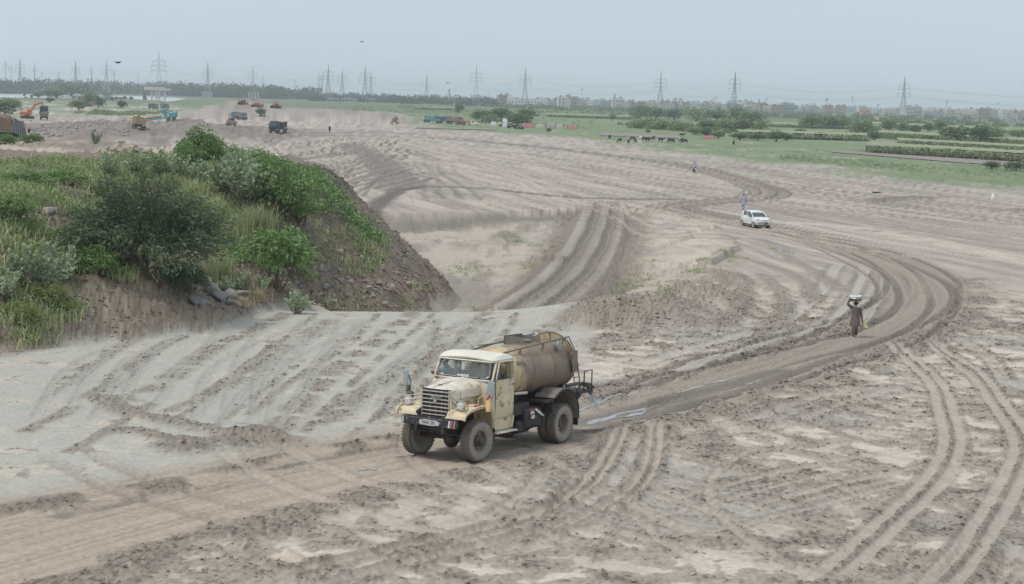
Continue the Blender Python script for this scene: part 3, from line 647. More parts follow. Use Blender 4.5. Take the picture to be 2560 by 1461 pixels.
M_lamp = mat('lamp_glass', (.80, .80, .78), .08, spec=.9, coat=.6)
M_gask = mat('rubber_gasket', (.02, .02, .022), .6)
M_white = mat('white_paint', (.78, .77, .74), .5)
M_red = mat('red_paint', (.45, .05, .06), .5)
M_inner = mat('cab_interior', (.10, .10, .10), .8, c2=(.16, .15, .15), nscale=6)
M_seat = mat('seat_cloth', (.16, .17, .19), .9, c2=(.10, .10, .12), nscale=9)
M_mirr = mat('mirror_grey', (.36, .38, .38), .25, metal=.3, c2=(.26, .27, .27), nscale=5)
M_clothr = mat('red_cloth', (.40, .03, .06), .9); M_clothy = mat('yellow_cloth', (.62, .44, .16), .9)
M_skin = mat('brown_skin', (.20, .11, .07), .6); M_hair = mat('black_hair', (.012, .011, .01), .6)
def glass_mat():
    m = bpy.data.materials.new('dusty_glass'); m.use_nodes = True; N = m.node_tree.nodes; Lk = m.node_tree.links; b = N['Principled BSDF']
    b.inputs['Base Color'].default_value = (.55, .58, .58, 1); b.inputs['Roughness'].default_value = .08; b.inputs['Specular IOR Level'].default_value = .6
    t = N.new('ShaderNodeBsdfTransparent'); t.inputs[0].default_value = (.80, .84, .84, 1); ms = N.new('ShaderNodeMixShader')
    n = N.new('ShaderNodeTexNoise'); n.inputs['Scale'].default_value = 2.5; n.inputs['Detail'].default_value = 5; tc = N.new('ShaderNodeTexCoord'); Lk.new(tc.outputs['Object'], n.inputs[0])
    mr = N.new('ShaderNodeMapRange'); mr.inputs[1].default_value = .3; mr.inputs[2].default_value = .75; mr.inputs[3].default_value = .88; mr.inputs[4].default_value = .70; Lk.new(n.outputs[0], mr.inputs[0]); Lk.new(mr.outputs[0], ms.inputs[0])
    Lk.new(b.outputs[0], ms.inputs[1]); Lk.new(t.outputs[0], ms.inputs[2]); Lk.new(ms.outputs[0], N['Material Output'].inputs['Surface']); return m
M_glass = glass_mat()
def text_mesh(txt, size, depth, name, material, parent, M, wfac=1.0):
    cu = bpy.data.curves.new(name, 'FONT'); cu.body = txt; cu.size = size; cu.extrude = depth; cu.align_x = 'CENTER'; cu.align_y = 'CENTER'
    o = bpy.data.objects.new(name, cu); col.objects.link(o); bpy.context.view_layer.update()
    me = bpy.data.meshes.new_from_object(o.evaluated_get(bpy.context.evaluated_depsgraph_get())); bpy.data.objects.remove(o); bpy.data.curves.remove(cu)
    me.transform(Matrix.Diagonal((wfac, 1, 1, 1))); me.transform(M); me.materials.clear(); me.materials.append(material); me.name = name
    return new_obj(name, me, parent)
FACE_F = Matrix(((0, 0, 1, 0), (1, 0, 0, 0), (0, 1, 0, 0), (0, 0, 0, 1)))      # flat text -> faces +X, reads along +Y
def wheel(parent, x, y, r=.545, wd=.265, side=1, rear=False, name='wheel'):
    """tyre with rounded shoulders; side = which way its outer face looks along Y"""
    h = wd/2; rr = .29
    t = MB().lathe([(r-.07, -h), (r-.03, -h*.96), (r-.004, -h*.80), (r, -h*.5), (r-.012, -h*.47), (r-.012, -h*.43), (r, -h*.40), (r+.002, -.02), (r-.012, -.012), (r-.012, .012), (r+.002, .02), (r, h*.40), (r-.012, h*.43), (r-.012, h*.47), (r, h*.5), (r-.004, h*.80), (r-.03, h*.96), (r-.07, h)], 40)
    for k in range(40):                                                           # shoulder lugs
        a = 2*math.pi*k/40
        for q in (-1, 1): t.box(((r-.02)*math.cos(a), q*h*.86, (r-.02)*math.sin(a)), (.035, .05, .03), ry=-a)
    o = t.build(name, M_rub, parent); o.location = (x, y, r)
    s_ = MB().lathe([(r-.07, -h), (r-.13, -h*1.04), (r-.20, -h*.98), (rr, -h*.80), (rr, h*.80), (r-.20, h*.98), (r-.13, h*1.04), (r-.07, h)], 40); s_.build('sidewall', M_side, o)
    m = MB(); d = -h*.45 if rear else h*.1
    m.lathe([(rr+.015, side*h*.80), (rr-.015, side*h*.86), (rr-.04, side*h*.7), (rr-.05, side*d), (.17, side*(d+.01)), (.05, side*(d+.02)), (.001, side*(d+.02))], 32)
    m.lathe([(rr+.01, -side*h*.8), (rr-.03, -side*h*.7), (.001, -side*h*.6)], 24)
    for k in range(8):
        a = 2*math.pi*k/8; m.cyl((.205*math.cos(a), side*d, .205*math.sin(a)), (.205*math.cos(a), side*(d+.035), .205*math.sin(a)), .018, n=6)
    m.build('rim', M_rim, o)
    g = MB(); dd = d+.01
    if not rear:
        g.lathe([(.15, side*dd), (.145, side*(dd+.05)), (.10, side*(dd+.08)), (.085, side*(dd+.15)), (.06, side*(dd+.17)), (.001, side*(dd+.17))], 18)
        for k in range(6):
            a = 2*math.pi*k/6+.3; g.cyl((.125*math.cos(a), side*dd, .125*math.sin(a)), (.125*math.cos(a), side*(dd+.08), .125*math.sin(a)), .02, n=6)
    else: g.lathe([(.11, side*dd), (.10, side*(dd+.06)), (.075, side*(dd+.08)), (.001, side*(dd+.08))], 16)
    g.build('hub', M_hub, o); return o
def curve_sheet(mb, prof, y0, y1, th=.03, ny=2, crown=0.0):
    """sheet metal: a profile in (x, z) pulled across from y0 to y1"""
    n = len(prof); top, bot = [], []
    for k in range(ny+1):
        y = y0+(y1-y0)*k/ny; e = crown*(1-(2*k/ny-1)**2)-crown
        for i, (x, z) in enumerate(prof):
            a = prof[max(i-1, 0)]; b = prof[min(i+1, n-1)]; tx, tz = b[0]-a[0], b[1]-a[1]; L = math.hypot(tx, tz) or 1; nx, nz = -tz/L, tx/L
            top.append((x+nx*e, y, z+nz*e)); bot.append((x-nx*th+nx*e, y, z-nz*th+nz*e))
    V = top+bot; N_ = len(top); Fs = []
    for k in range(ny):
        for i in range(n-1):
            a, b, c, d = k*n+i, k*n+i+1, (k+1)*n+i+1, (k+1)*n+i; Fs += [(a, b, c, d), (N_+d, N_+c, N_+b, N_+a)]
    for i in range(n-1): Fs += [(i+1, i, N_+i, N_+i+1), (ny*n+i, ny*n+i+1, N_+ny*n+i+1, N_+ny*n+i)]
    for k in range(ny): Fs += [(k*n, (k+1)*n, N_+(k+1)*n, N_+k*n), ((k+1)*n+n-1, k*n+n-1, N_+k*n+n-1, N_+(k+1)*n+n-1)]
    return mb.add(V, Fs, True)
pA, pB = W(1203, 1151), W(1400, 1103)
hd = np.array([pA[0]-pB[0], pA[1]-pB[1]]); WB = 4.05; hd = hd/np.linalg.norm(hd)
ha = math.atan2(hd[1], hd[0]); lf = np.array([-hd[1], hd[0]])                      # left of the truck
mid = (pA+pB)/2 - lf*1.02
def place_vehicle(o, x, y, a, wb=4.0, tk=1.9, dz=0.0):
    """stand a vehicle on the ground under its wheels"""
    f = np.array([math.cos(a), math.sin(a)]); l = np.array([-f[1], f[0]])
    z = lambda u, v_: zat(*(np.array([x, y])+f*u+l*v_))
    q = [z(wb/2, tk/2), z(wb/2, -tk/2), z(-wb/2, tk/2), z(-wb/2, -tk/2)]
    fx = Vector((f[0]*wb, f[1]*wb, (q[0]+q[1]-q[2]-q[3])/2)).normalized(); ly = Vector((l[0]*tk, l[1]*tk, (q[0]+q[2]-q[1]-q[3])/2)).normalized()
    up_ = fx.cross(ly).normalized(); ly = up_.cross(fx)
    o.matrix_world = Matrix(((fx.x, ly.x, up_.x, x), (fx.y, ly.y, up_.y, y), (fx.z, ly.z, up_.z, sum(q)/4+dz), (0, 0, 0, 1)))
    return o
def build_tanker():
    T = thing('tanker_truck', 'old cream bonneted water tanker truck driving along the muddy haul road, spilling water', 'truck')
    XF, XR = 2.03, -2.03
    for s in (1, -1):
        w_ = wheel(T, XF, s*.89, side=s)
        w_.rotation_euler[2] = R(-6)
        wheel(T, XR, s*.985, side=s, rear=True, wd=.25); wheel(T, XR, s*.69, side=s, rear=True, wd=.25)
    c = MB()
    for s in (1, -1): c.box((-.35, s*.40, .86), (6.5, .08, .20), .01)
    for x in (2.6, 1.2, .1, -1.1, -2.0, -3.2): c.box((x, 0, .86), (.12, .8, .14))
    c.build('chassis_frame', M_black, T)
    for x, n in ((XF, 'front_axle'), (XR, 'rear_axle')):
        a = MB().cyl((x, -.85, .545), (x, .85, .545), .07, n=10).ball((x, .12 if x > 0 else 0, .52), (.24, .20, .24)).cyl((x, 0, .55), (x-.9 if x > 0 else x+1.6, 0, .78), .05, n=8)
        for s in (1, -1): a.prism([(x-.62, .80), (x, .63), (x+.62, .80), (x+.62, .84), (x, .70), (x-.62, .84)], s*.40-.04, s*.40+.04)
        a.build(n, M_black, T)
    e = MB().box((2.15, 0, 1.0), (.9, .62, .5), .05).box((1.6, 0, .75), (1.3, .45, .35), .05).box((2.7, .3, .84), (.1, .3, .12)).cyl((2.45, -.8, .72), (2.5, .8, .70), .028); e.build('engine', M_black, T)
    # bumper, plate, stripes
    bp_ = MB().box((2.86, 0, 1.02), (.09, 1.68, .20), .015).box((2.78, 0, 1.135), (.12, 1.60, .03)).box((2.65, .4, .95), (.4, .08, .12)).box((2.65, -.4, .95), (.4, .08, .12))
    B_ = bp_.build('bumper', mat('chipped_bumper', (.025, .024, .024), .5, c2=(.05, .05, .05), nscale=4, c3=(.42, .41, .38), n3=11, t3=.60), T)
    pl = MB().prism([(-.30, 1.00), (-.26, .95), (.10, .935), (.30, .96), (.33, 1.02), (.25, 1.075), (-.1, 1.09), (-.27, 1.07)], 2.906, 2.912, 'X'); pl.build('number_plate', mat('plate_white', (.62, .62, .60), .6, c2=(.3, .3, .3), nscale=14, amt=.6), B_)
    text_mesh('HAA 20', .125, .003, 'plate_lettering', M_gask, B_, Matrix.Translation((2.913, -.02, 1.012)) @ FACE_F, .9)
    for y, m_ in ((.60, M_white), (.655, mat('grey_stripe', (.35, .35, .34), .6)), (.71, M_red), (.765, mat('pink_stripe', (.55, .3, .32), .6))):
        MB().prism([(y-.025, .93), (y+.01, .93), (y+.035, 1.11), (y, 1.11)], 2.906, 2.911, 'X').build('stripe', m_, B_)
    MB().prism([(-.80, .94), (-.77, .94), (-.77, 1.10), (-.80, 1.10)], 2.906, 2.912, 'X').build('stripe', M_white, B_)
    # grille
    g = MB().box((2.58, 0, 1.47), (.05, .86, .72)); G_ = g.build('grille', M_gask, T)
    for s in (1, -1): MB().box((2.61, s*.41, 1.47), (.07, .035, .70), .01).build('grille_bar', M_chr, G_)
    for k in range(7): MB().box((2.625, 0, 1.18+k*.098), (.035, .82, .030), .008).build('grille_slat', M_chr, G_)
    for y in (-.18, .0, .18, .30): MB().box((2.606, y, 1.47), (.02, .02, .66)).build('grille_stay', M_dust, G_)
    text_mesh('ISUZU', .098, .008, 'grille_lettering', mat('badge_metal', (.62, .60, .55), .4, metal=.4), G_, Matrix.Translation((2.652, .03, 1.635)) @ FACE_F, 1.05)
    MB().box((2.648, 0, 1.535), (.015, .09, .09)).build('badge', M_chr, G_)
    MB().prism([(2.56, 1.10), (2.60, 1.10), (2.70, .98), (2.60, .98)], -.40, .40).build('grille_apron', M_dust, T)
    # bonnet
    def ring(x, hw, zt, zb, r=.12, crown=.05):
        p = [(x, -hw, zb), (x, -hw, zt-r), (x, -hw+.035, zt-.05), (x, -hw+r, zt)]
        p += [(x, -hw*.45, zt+crown*.7), (x, 0, zt+crown), (x, hw*.45, zt+crown*.7)]
        p += [(x, hw-r, zt), (x, hw-.035, zt-.05), (x, hw, zt-r), (x, hw, zb)]; return p
    b = MB().loft([ring(2.56, .42, 1.74, 1.70), ring(2.60, .45, 1.78, 1.62), ring(2.56, .47, 1.83, 1.60), ring(2.40, .485, 1.865, 1.58), ring(2.0, .53, 1.90, 1.60), ring(1.6, .59, 1.95, 1.62), ring(1.38, .63, 1.98, 1.64)], False, True, False)
    Bo = b.build('bonnet', M_bleach, T)
    MB().box((1.98, 0, 1.955), (1.15, .016, .012), ry=R(3.9)).build('bonnet_seam', M_dust, Bo); MB().box((2.42, 0, 1.925), (.04, .10, .02)).build('bonnet_latch', M_dust, Bo)
    for s in (1, -1):
        sp = MB().prism([(2.56, 1.20), (2.56, 1.63), (1.40, 1.70), (1.40, 1.30)], s*.47-.012, s*.47+.012)
        SP = sp.build('bonnet_side', M_cream, T)
        MB().prism([(2.35, 1.40), (2.35, 1.56), (1.62, 1.60), (1.62, 1.44)], s*.487-.006, s*.487+.006).build('pressed_panel', M_cream, SP)
        for x in (2.48, 1.48): MB().box((x, s*.49, 1.45), (.03, .02, .05)).build('catch', M_dust, SP)
        MB().prism([(2.61, 1.12), (2.61, 1.80), (2.42, 1.83), (2.42, 1.20)], s*.44-.02, s*.44+.02).build('grille_side', M_bleach, T)
    # wings
    for s in (1, -1):
        prof = [(2.86, 1.16), (2.84, 1.25), (2.76, 1.33), (2.60, 1.385), (2.35, 1.43), (2.05, 1.45), (1.80, 1.43), (1.62, 1.36), (1.50, 1.22), (1.45, 1.00), (1.44, .82)]
        f = MB(); curve_sheet(f, prof[::-1], min(s*.42, s*1.03), max(s*.42, s*1.03), .03, 4, .05)
        Wg = f.build('wing', M_tan, T)
        li = MB().tube([(p[0], s*1.03, p[1]-.02) for p in prof], .028, 6); li.build('wing_lip', M_tan, Wg)
        MB().prism([(2.80, 1.12), (2.82, 1.26), (2.5, 1.38), (1.6, 1.32), (1.50, 1.0)], s*.44-.02, s*.44+.02).build('inner_panel', M_black, Wg)
        MB().box((1.40, s*.98, .70), (.02, .10, .45)).build('mud_flap', M_black, Wg)
        h = MB().lathe([(.001, -.12), (.08, -.10), (.115, -.02), (.125, .02), (.115, .035)], 20, 'X', (2.66, s*.80, 1.475)); H = h.build('headlight', M_tan, T)
        MB().lathe([(.118, .03), (.125, .04), (.112, .055), (.106, .045)], 20, 'X', (2.66, s*.80, 1.475)).build('headlight_rim', M_chr, H)
        MB().lathe([(.11, .035), (.08, .06), (.04, .072), (.001, .075)], 20, 'X', (2.66, s*.80, 1.475)).build('headlight_lens', M_lamp, H)
        gd = MB()
        for z in (1.42, 1.52, 1.62): gd.tube([(2.58, s*.47, z+.06), (2.72, s*.70, z), (2.78, s*.90, z-.02), (2.66, s*.98, z-.06), (2.60, s*.98, 1.38)], .009, 5)
        gd.build('lamp_guard', M_chr, T)
    # cab
    cw = .93
    cowl = MB().loft([[(1.46, -.64, 1.98), (1.46, -.92, 1.80), (1.46, -.94, 1.10), (1.46, .94, 1.10), (1.46, .92, 1.80), (1.46, .64, 1.98)], [(1.30, -.86, 2.0), (1.30, -cw, 1.92), (1.30, -.95, 1.05), (1.30, .95, 1.05), (1.30, cw, 1.92), (1.30, .86, 2.0)]], True, False)
    CW = cowl.build('cowl', M_bleach, T)
    MB().box((1.385, 0, 1.995), (.20, 1.66, .03), .01).build('scuttle', M_bleach, CW)
    rear = MB()
    for y0, y1, z0, z1 in ((-.93, .93, 1.0, 2.02), (-.90, .90, 2.40, 2.52), (-.93, -.74, 2.02, 2.40), (-.07, .07, 2.02, 2.40), (.74, .93, 2.02, 2.40)):
        rear.prism([(y0, z0), (y1, z0), (y1*.97, z1), (y0*.97, z1)], .36, .40, 'X')
    RW = rear.build('cab_rear_wall', M_tan, T)
    for s in (1, -1): MB().tube([(.41, s*.11, 2.06), (.41, s*.70, 2.06), (.41, s*.70, 2.37), (.41, s*.11, 2.37)], .022, 6, True).build('window_gasket', M_gask, RW)
    fl = MB().box((.85, 0, 1.08), (1.0, 1.8, .06)).box((1.27, 0, 1.85), (.28, 1.7, .30), .03); fl.build('dashboard', M_inner, T)
    for y in (.45, -.45): 
        st = MB().box((.72, y, 1.48), (.5, .62, .16), .04).box((.47, y, 1.80), (.13, .62, .55), .04); st.build('seat', M_seat, T)
    sw = MB().tube([(1.02+.10*math.cos(a)*.6, -.45+.22*math.sin(a), 1.95+.22*math.cos(a)*.8) for a in np.linspace(0, 2*math.pi, 20, False)], .016, 6, True).cyl((1.04, -.45, 1.95), (1.25, -.45, 1.80), .02); sw.build('steering_wheel', M_gask, T)
    # roof
    def rr_(x, hw, z0, z1): 
        return [(x, -hw, z0), (x, -hw-.01, z0+.05), (x, -hw+.05, z1-.03), (x, -hw*.6, z1), (x, 0, z1+.02), (x, hw*.6, z1), (x, hw-.05, z1-.03), (x, hw+.01, z0+.05), (x, hw, z0)]
    rf = MB().loft([rr_(1.24, .70, 2.475, 2.495), rr_(1.27, .80, 2.45, 2.53), rr_(1.20, .85, 2.45, 2.585), rr_(1.0, .87, 2.46, 2.63), rr_(.7, .88, 2.47, 2.65), rr_(.42, .88, 2.47, 2.62), rr_(.36, .86, 2.47, 2.56), rr_(.345, .80, 2.475, 2.50)], True, True, True)
    rf.build('roof', mat('roof_paint', (.76, .73, .64), .55, c2=(.66, .60, .48), nscale=2, amt=.8, c3=(.40, .33, .24), n3=8, t3=.68, bump=.25, bscale=5), T)
    for s in (1, -1):
        MB().tube([(1.36, s*.88, 1.98), (1.13, s*.85, 2.47)], .035, 6).build('pillar', M_cream, T); MB().tube([(.42, s*.915, 1.98), (.42, s*.87, 2.48)], .045, 6).build('pillar', M_cream, T)
    # windscreen: pane in a black gasket
    wx0, wz0, wx1, wz1 = 1.385, 2.02, 1.18, 2.445
    def wp(u, v_): return (wx0+(wx1-wx0)*v_, u*(.82-.045*v_), wz0+(wz1-wz0)*v_)
    corner = [(-1, .12), (-1, .88), (-.93, 1), (.93, 1), (1, .88), (1, .12), (.93, 0), (-.93, 0)]
    wsh = MB().add([wp(*q) for q in corner], [tuple(range(8))]); WS = wsh.build('windscreen', M_glass, T)
    MB().tube([wp(*q) for q in corner], .026, 6, True).build('windscreen_gasket', M_gask, WS)
    MB().tube([(wp(*q)[0]+.012, wp(*q)[1]*.972, wp(*q)[2]+(.02 if q[1] < .5 else -.02)) for q in corner], .010, 5, True).build('windscreen_trim', M_chr, WS)
    nrm = Vector((wz1-wz0, 0, -(wx1-wx0))).normalized(); upv = Vector((wx1-wx0, 0, wz1-wz0)).normalized()
    FW = lambda u, v_, d=.006: Matrix.Translation(Vector(wp(u, v_))+nrm*d) @ Matrix(((0, upv.x, nrm.x, 0), (1, 0, 0, 0), (0, upv.z, nrm.z, 0), (0, 0, 0, 1)))
    stk = MB()
    for cu, cv, wd, ht, n in ((.0, .90, .26, .04, 9), (-.02, .13, .34, .07, 12)):           # rows of white script strokes
        rr2 = random.Random(int(cv*100))
        for k in range(n):
            u = cu + (k/(n-1)-.5)*wd*1.15; h_ = ht*rr2.uniform(.3, 1); a = rr2.uniform(-.5, .5)
            M_ = FW(u, cv) @ Euler((0, 0, a)).to_matrix().to_4x4(); stk.box((0, 0, 0), (.018, h_, .002), M=M_)
            if k % 2: stk.box((0, -ht*.4, 0), (.045, .014, .002), M=FW(u, cv))
    tag(stk.build('sticker_script', M_white, WS), kind='stuff')
    for u, v_ in ((-.90, .90), (.93, .90), (.92, .10), (-.80, .07)):
        MB().box((0, 0, 0), (.07, .07, .002), M=FW(u, v_) @ Euler((0, 0, .5)).to_matrix().to_4x4()).build('sticker', mat('sticker_pale', (.62, .66, .66), .6, c2=(.25, .3, .32), nscale=20), WS)
    for y in (-.35, .25): MB().tube([(1.43, y, 1.99), (1.42, y+.3, 2.05)], .008, 5).build('wiper', M_gask, WS)
    # doors
    for s in (1, -1):
        def dy(z): return s*(.955-.03*max(0, (z-1.9)/.6)) if z > 1.3 else s*(.955-.02*(1.3-z))
        d = MB(); cols = [1.29, 1.27, .85, .43, .41]; zs = [1.02, 1.05, 1.35, 1.60, 1.63, 1.66, 1.98]
        bul = [0, .012, .02, .02, .012, .02, .015]
        for k in range(len(zs)-1):
            V = []
            for x, q in zip(cols, (0, 1, 1.15, 1, 0)):
                for kk in (k, k+1): V.append((x, dy(zs[kk])+s*bul[kk]*q, zs[kk]))
            d.add(V, [(2*i, 2*i+2, 2*i+3, 2*i+1) for i in range(4)], False)
        d.prism([(1.29, 1.02), (.41, 1.02), (.41, 1.98), (1.29, 1.98)], s*.90-.01, s*.90+.01)
        Dd = d.build('door', M_tan, T)
        MB().tube([(1.30, dy(1.99), 1.99), (1.10, dy(2.46), 2.46), (.44, dy(2.46), 2.46), (.43, dy(1.99), 1.99)], .024, 6, True).build('window_frame', M_cream, Dd)
        vg = MB().add([(1.28, dy(2.0), 2.0), (1.12, dy(2.43), 2.43), (1.08, dy(2.43), 2.43), (1.05, dy(2.0), 2.0)], [(0, 1, 2, 3)]); vg.build('quarter_light', M_glass, Dd)
        MB().tube([(1.05, dy(2.0), 1.99), (1.08, dy(2.44), 2.45)], .012, 5).build('vent_post', M_gask, Dd)
        MB().box((.50, s*.99, 1.86), (.13, .02, .045), .008).build('door_handle', M_dust, Dd)
        MB().box((.55, s*.982, 1.885), (.20, .004, .14)).build('door_patch', M_bleach, Dd)
        sk = MB().prism([(1.42, .70), (1.42, 1.03), (.38, 1.03), (.46, .70)], s*.90-.015, s*.90+.015).prism([(.52, .72), (.42, 1.02), (.36, 1.02), (.44, .72)], s*.90, s*.97); sk.build('side_skirt', M_tan, T)
        MB().box((.92, s*.99, .66), (1.02, .26, .035), .01).build('running_board', M_bleach, T)
    # tank
    ty, tz, tcz = .80, .69, 2.0; x0, x1 = .26, -3.28
    def el(x, k, n=40, off=0): return [(x, (ty*k+off)*math.cos(2*math.pi*i/n), tcz+(tz*k+off)*math.sin(2*math.pi*i/n)) for i in range(n)]
    tk = MB().loft([el(x0+.0, .02), el(x0-.005, .45), el(x0-.04, .8), el(x0-.09, .95), el(x0-.14, 1.0), el(-1.0, 1.0), el(-2.2, 1.0), el(x1+.14, 1), el(x1+.08, .95), el(x1+.03, .8), el(x1, .4), el(x1, .02)], True, True)
    K = tk.build('tank', M_tank, T)
    for x in (x0-.30, -.95, -2.05, x1+.30):
        MB().loft([el(x-.035, 1, off=.0), el(x-.03, 1, off=.016), el(x+.03, 1, off=.016), el(x+.035, 1)], False).build('tank_band', M_tank, K)
    MB().lathe([(.17, .0), (.16, .03), (.001, .035)], 18, 'X', (x0-.05, .45, 2.05)).build('gauge_plate', M_tank, K)
    for x in (-.35, -1.6, -2.8): MB().prism([(-.62, 1.52), (-.42, .96), (.42, .96), (.62, 1.52), (.3, 1.34), (-.3, 1.34)], x-.06, x+.06, 'X').build('tank_saddle', M_black, T)
    rg = []
    for i in range(25):
        a = R(8)+R(164)*i/24; rg.append(a)
    r2 = MB()
    rings = []
    for a in rg:
        c_, s_ = math.cos(a), math.sin(a)
        rings.append([(x1+.22, ty*c_*.99, tcz+tz*s_*.99), (x1+.22, (ty+.05)*c_, tcz+(tz+.20)*s_), (x1+.20, (ty+.05)*c_, tcz+(tz+.20)*s_), (x1+.20, ty*c_*.99, tcz+tz*s_*.99)])
    r2.loft(rings, True, False); RG = r2.build('splash_ring', mat('ring_paint', (.60, .47, .26), .6, c2=(.36, .27, .17), nscale=6, amt=.9, c3=(.14, .1, .07), n3=5, t3=.6), K)
    MB().tube([(x1+.21, (ty+.055)*math.cos(a), tcz+(tz+.205)*math.sin(a)) for a in rg], .022, 6).build('ring_edge', M_dust, RG)
    for a in (R(35), R(60), R(90), R(118), R(145)): MB().tube([(x1+.22, ty*math.cos(a)*.98, tcz+tz*math.sin(a)*.98), (x1+.24, (ty+.05)*math.cos(a), tcz+(tz+.18)*math.sin(a))], .014, 5).build('ring_stay', M_dust, RG)
    for s in (1, -1):
        rl = MB().tube([(x0-.05, s*.50, 2.60), (-1.2, s*.55, 2.70), (-2.2, s*.56, 2.76), (x1+.15, s*.56, 2.80)], .026, 7); RL = rl.build('top_rail', M_dust, T)
        for x, z in ((-.55, 2.62), (-1.75, 2.70), (-2.6, 2.76)): MB().cyl((x, s*.50, 2.50), (x, s*.555, z), .03, n=7).build('rail_bracket', M_dust, RL)
    hb = MB()
    hb.box((-1.75, -.42, 2.77), (.95, .02, .24)).box((-1.30, -.12, 2.77), (.02, .6, .22)).box((-2.2, -.12, 2.75), (.02, .6, .20)).box((-.70, -.46, 2.70), (1.3, .05, .03)); hb.build('hatch_guard', M_dust, T)
    MB().lathe([(.23, 2.66), (.23, 2.76), (.20, 2.78), (.001, 2.79)], 20, 'Z', (-1.75, -.1, 0)).build('tank_hatch', M_dust, T)
    lm = MB().lathe([(.001, -.12), (.09, -.10), (.13, 0), (.125, .05), (.001, .06)], 16, 'Y', (-2.42, .63, 2.62)); LM = lm.build('work_lamp', M_mirr, T); MB().tube([(-2.42, .55, 2.62), (-2.4, .52, 2.76)], .015, 5).build('lamp_stalk', M_dust, LM)
    for x, z, L in ((-.15, 2.28, .22), (-.42, 2.26, .18)): MB().prism([(x-L/2, z), (x+L/2, z-.02), (x+L/2-.05, z+.10), (x-.02, z+.03), (x-L/2+.02, z+.08)], .70, .76).build('torn_bracket', M_dust, K)
    MB().cyl((-.15, .62, 1.50), (-.75, .66, 1.47), .04, n=8).build('drain_pipe', M_bleach, K)
    ld = MB()
    for x in (x1+.12, x1+.42):
        ld.tube([(x, .56, 2.76), (x, .74, 2.46), (x, .85, 2.1), (x-.06, .88, 1.7), (x-.16, .90, 1.25)], .018, 5)
    for x, y, z in ((x1+.27, .74, 2.46), (x1+.27, .86, 2.05), (x1+.20, .88, 1.7), (x1+.13, .90, 1.4)): ld.cyl((x-.15, y, z), (x+.15, y, z), .014, n=5)
    ld.prism([(x1+.42, 2.45), (x1+.14, 2.45), (x1+.10, 1.85), (x1+.38, 1.85)], .84, .85)
    ld.build('ladder', M_dust, T)
    # rear deck, rail, pipe
    dk = MB().box((-3.62, .05, 1.24), (.85, 1.7, .06), .01).prism([(-3.25, 1.2), (-4.0, 1.22), (-3.9, 1.10), (-3.45, .80), (-3.2, .85)], .55, .60).prism([(-3.25, 1.2), (-4.0, 1.22), (-3.9, 1.10), (-3.45, .80), (-3.2, .85)], -.60, -.55).box((-3.3, 0, 1.0), (.3, 1.2, .4)); dk.build('rear_deck', M_black, T)
    MB().tube([(-3.55, .86, 1.26), (-3.55, .86, 1.83), (-4.0, .86, 1.83), (-4.0, .86, 1.26)], .02, 6).tube([(-3.2, .8, 1.3), (-3.5, .84, 1.5), (-3.95, .86, 1.42), (-4.15, .84, 1.30)], .035, 6).build('deck_rail', M_black, T)
    MB().tube([(-3.25, .45, 1.40), (-3.7, .62, 1.45), (-4.05, .72, 1.35), (-4.20, .74, 1.12)], [.05, .055, .055, .06], 9).build('outlet_pipe', M_dust, T)
    # rear wings
    for s in (1, -1):
        prof = [(XR+.70*math.cos(a)+.0, .545+.74*math.sin(a)+.04) for a in np.linspace(R(2), R(120), 12)][::-1]
        prof = [(XR-.66, .72), (XR-.60, 1.0)] + prof[0:]
        f = MB(); a_ = [(XR-.74, .62), (XR-.72, .95), (XR-.58, 1.24), (XR-.36, 1.42), (XR-.1, 1.50), (XR+.22, 1.50), (XR+.50, 1.38), (XR+.60, 1.30)]
        curve_sheet(f, a_, min(s*.5, s*1.15), max(s*.5, s*1.15), .025, 2, 0.0); RWg = f.build('rear_wing', mat('worn_wing', (.19, .17, .15), .55, c2=(.30, .26, .20), nscale=3, amt=.9), T)
        MB().tube([(p[0], s*1.15, p[1]-.01) for p in a_], .024, 6).build('wing_lip', M_black, RWg)
        MB().box((XR+.66, s*.83, 1.10), (.06, .66, .34), .02).box((XR+.80, s*.80, 1.22), (.34, .60, .05)).build('splash_guard', M_black, T)
        MB().box((XR-.74, s*.83, .62), (.02, .6, .4)).build('mud_flap', M_black, T)
    bx = MB().box((-.75, .66, .82), (.85, .5, .55), .05).box((-.40, .60, .62), (.7, .5, .34), .08).box((-.2, .55, 1.1), (.9, .5, .3)); bx.build('fuel_tank', M_black, T)
    MB().box((-.55, -.7, .78), (1.0, .45, .5), .05).build('battery_box', M_black, T)
    tl = MB().box((-.62, .93, 1.00), (.20, .03, .14), .01); TL = tl.build('reflector_board', mat('board_white', (.6, .58, .56), .6), T)
    MB().box((-.60, .952, 1.05), (.18, .008, .05)).build('red_reflector', M_red, TL); MB().box((-.62, .95, .86), (.20, .02, .10), .01).build('number_board', M_bleach, TL)
    MB().tube([(-.80, .92, 1.05), (-.95, .95, .95), (-1.15, .97, .84)], [.03, .04, .02], 6).build('rag', M_white, T)
    # mirrors
    for s, x, y, z, rx_ in ((-1, 2.45, -1.02, 2.0, .15), (1, 1.72, 1.06, 1.82, -.05)):
        m = MB().box((0, 0, 0), (.05, .21, .42), .04, M=Matrix.Translation((x, y, z)) @ Euler((rx_*2, -.12, s*.15)).to_matrix().to_4x4()); Mr = m.build('mirror', M_mirr, T)
        if s < 0: MB().prism([(2.40, 1.95), (2.47, 2.10), (2.52, 1.72), (2.48, 1.52), (2.40, 1.55)], -.98, -.92).prism([(2.38, 1.60), (2.50, 1.70), (2.62, 1.55), (2.50, 1.48)], -.93, -.80).build('mirror_hood', mat('olive_fabric', (.09, .095, .075), .9, c2=(.16, .16, .13), nscale=9), Mr)
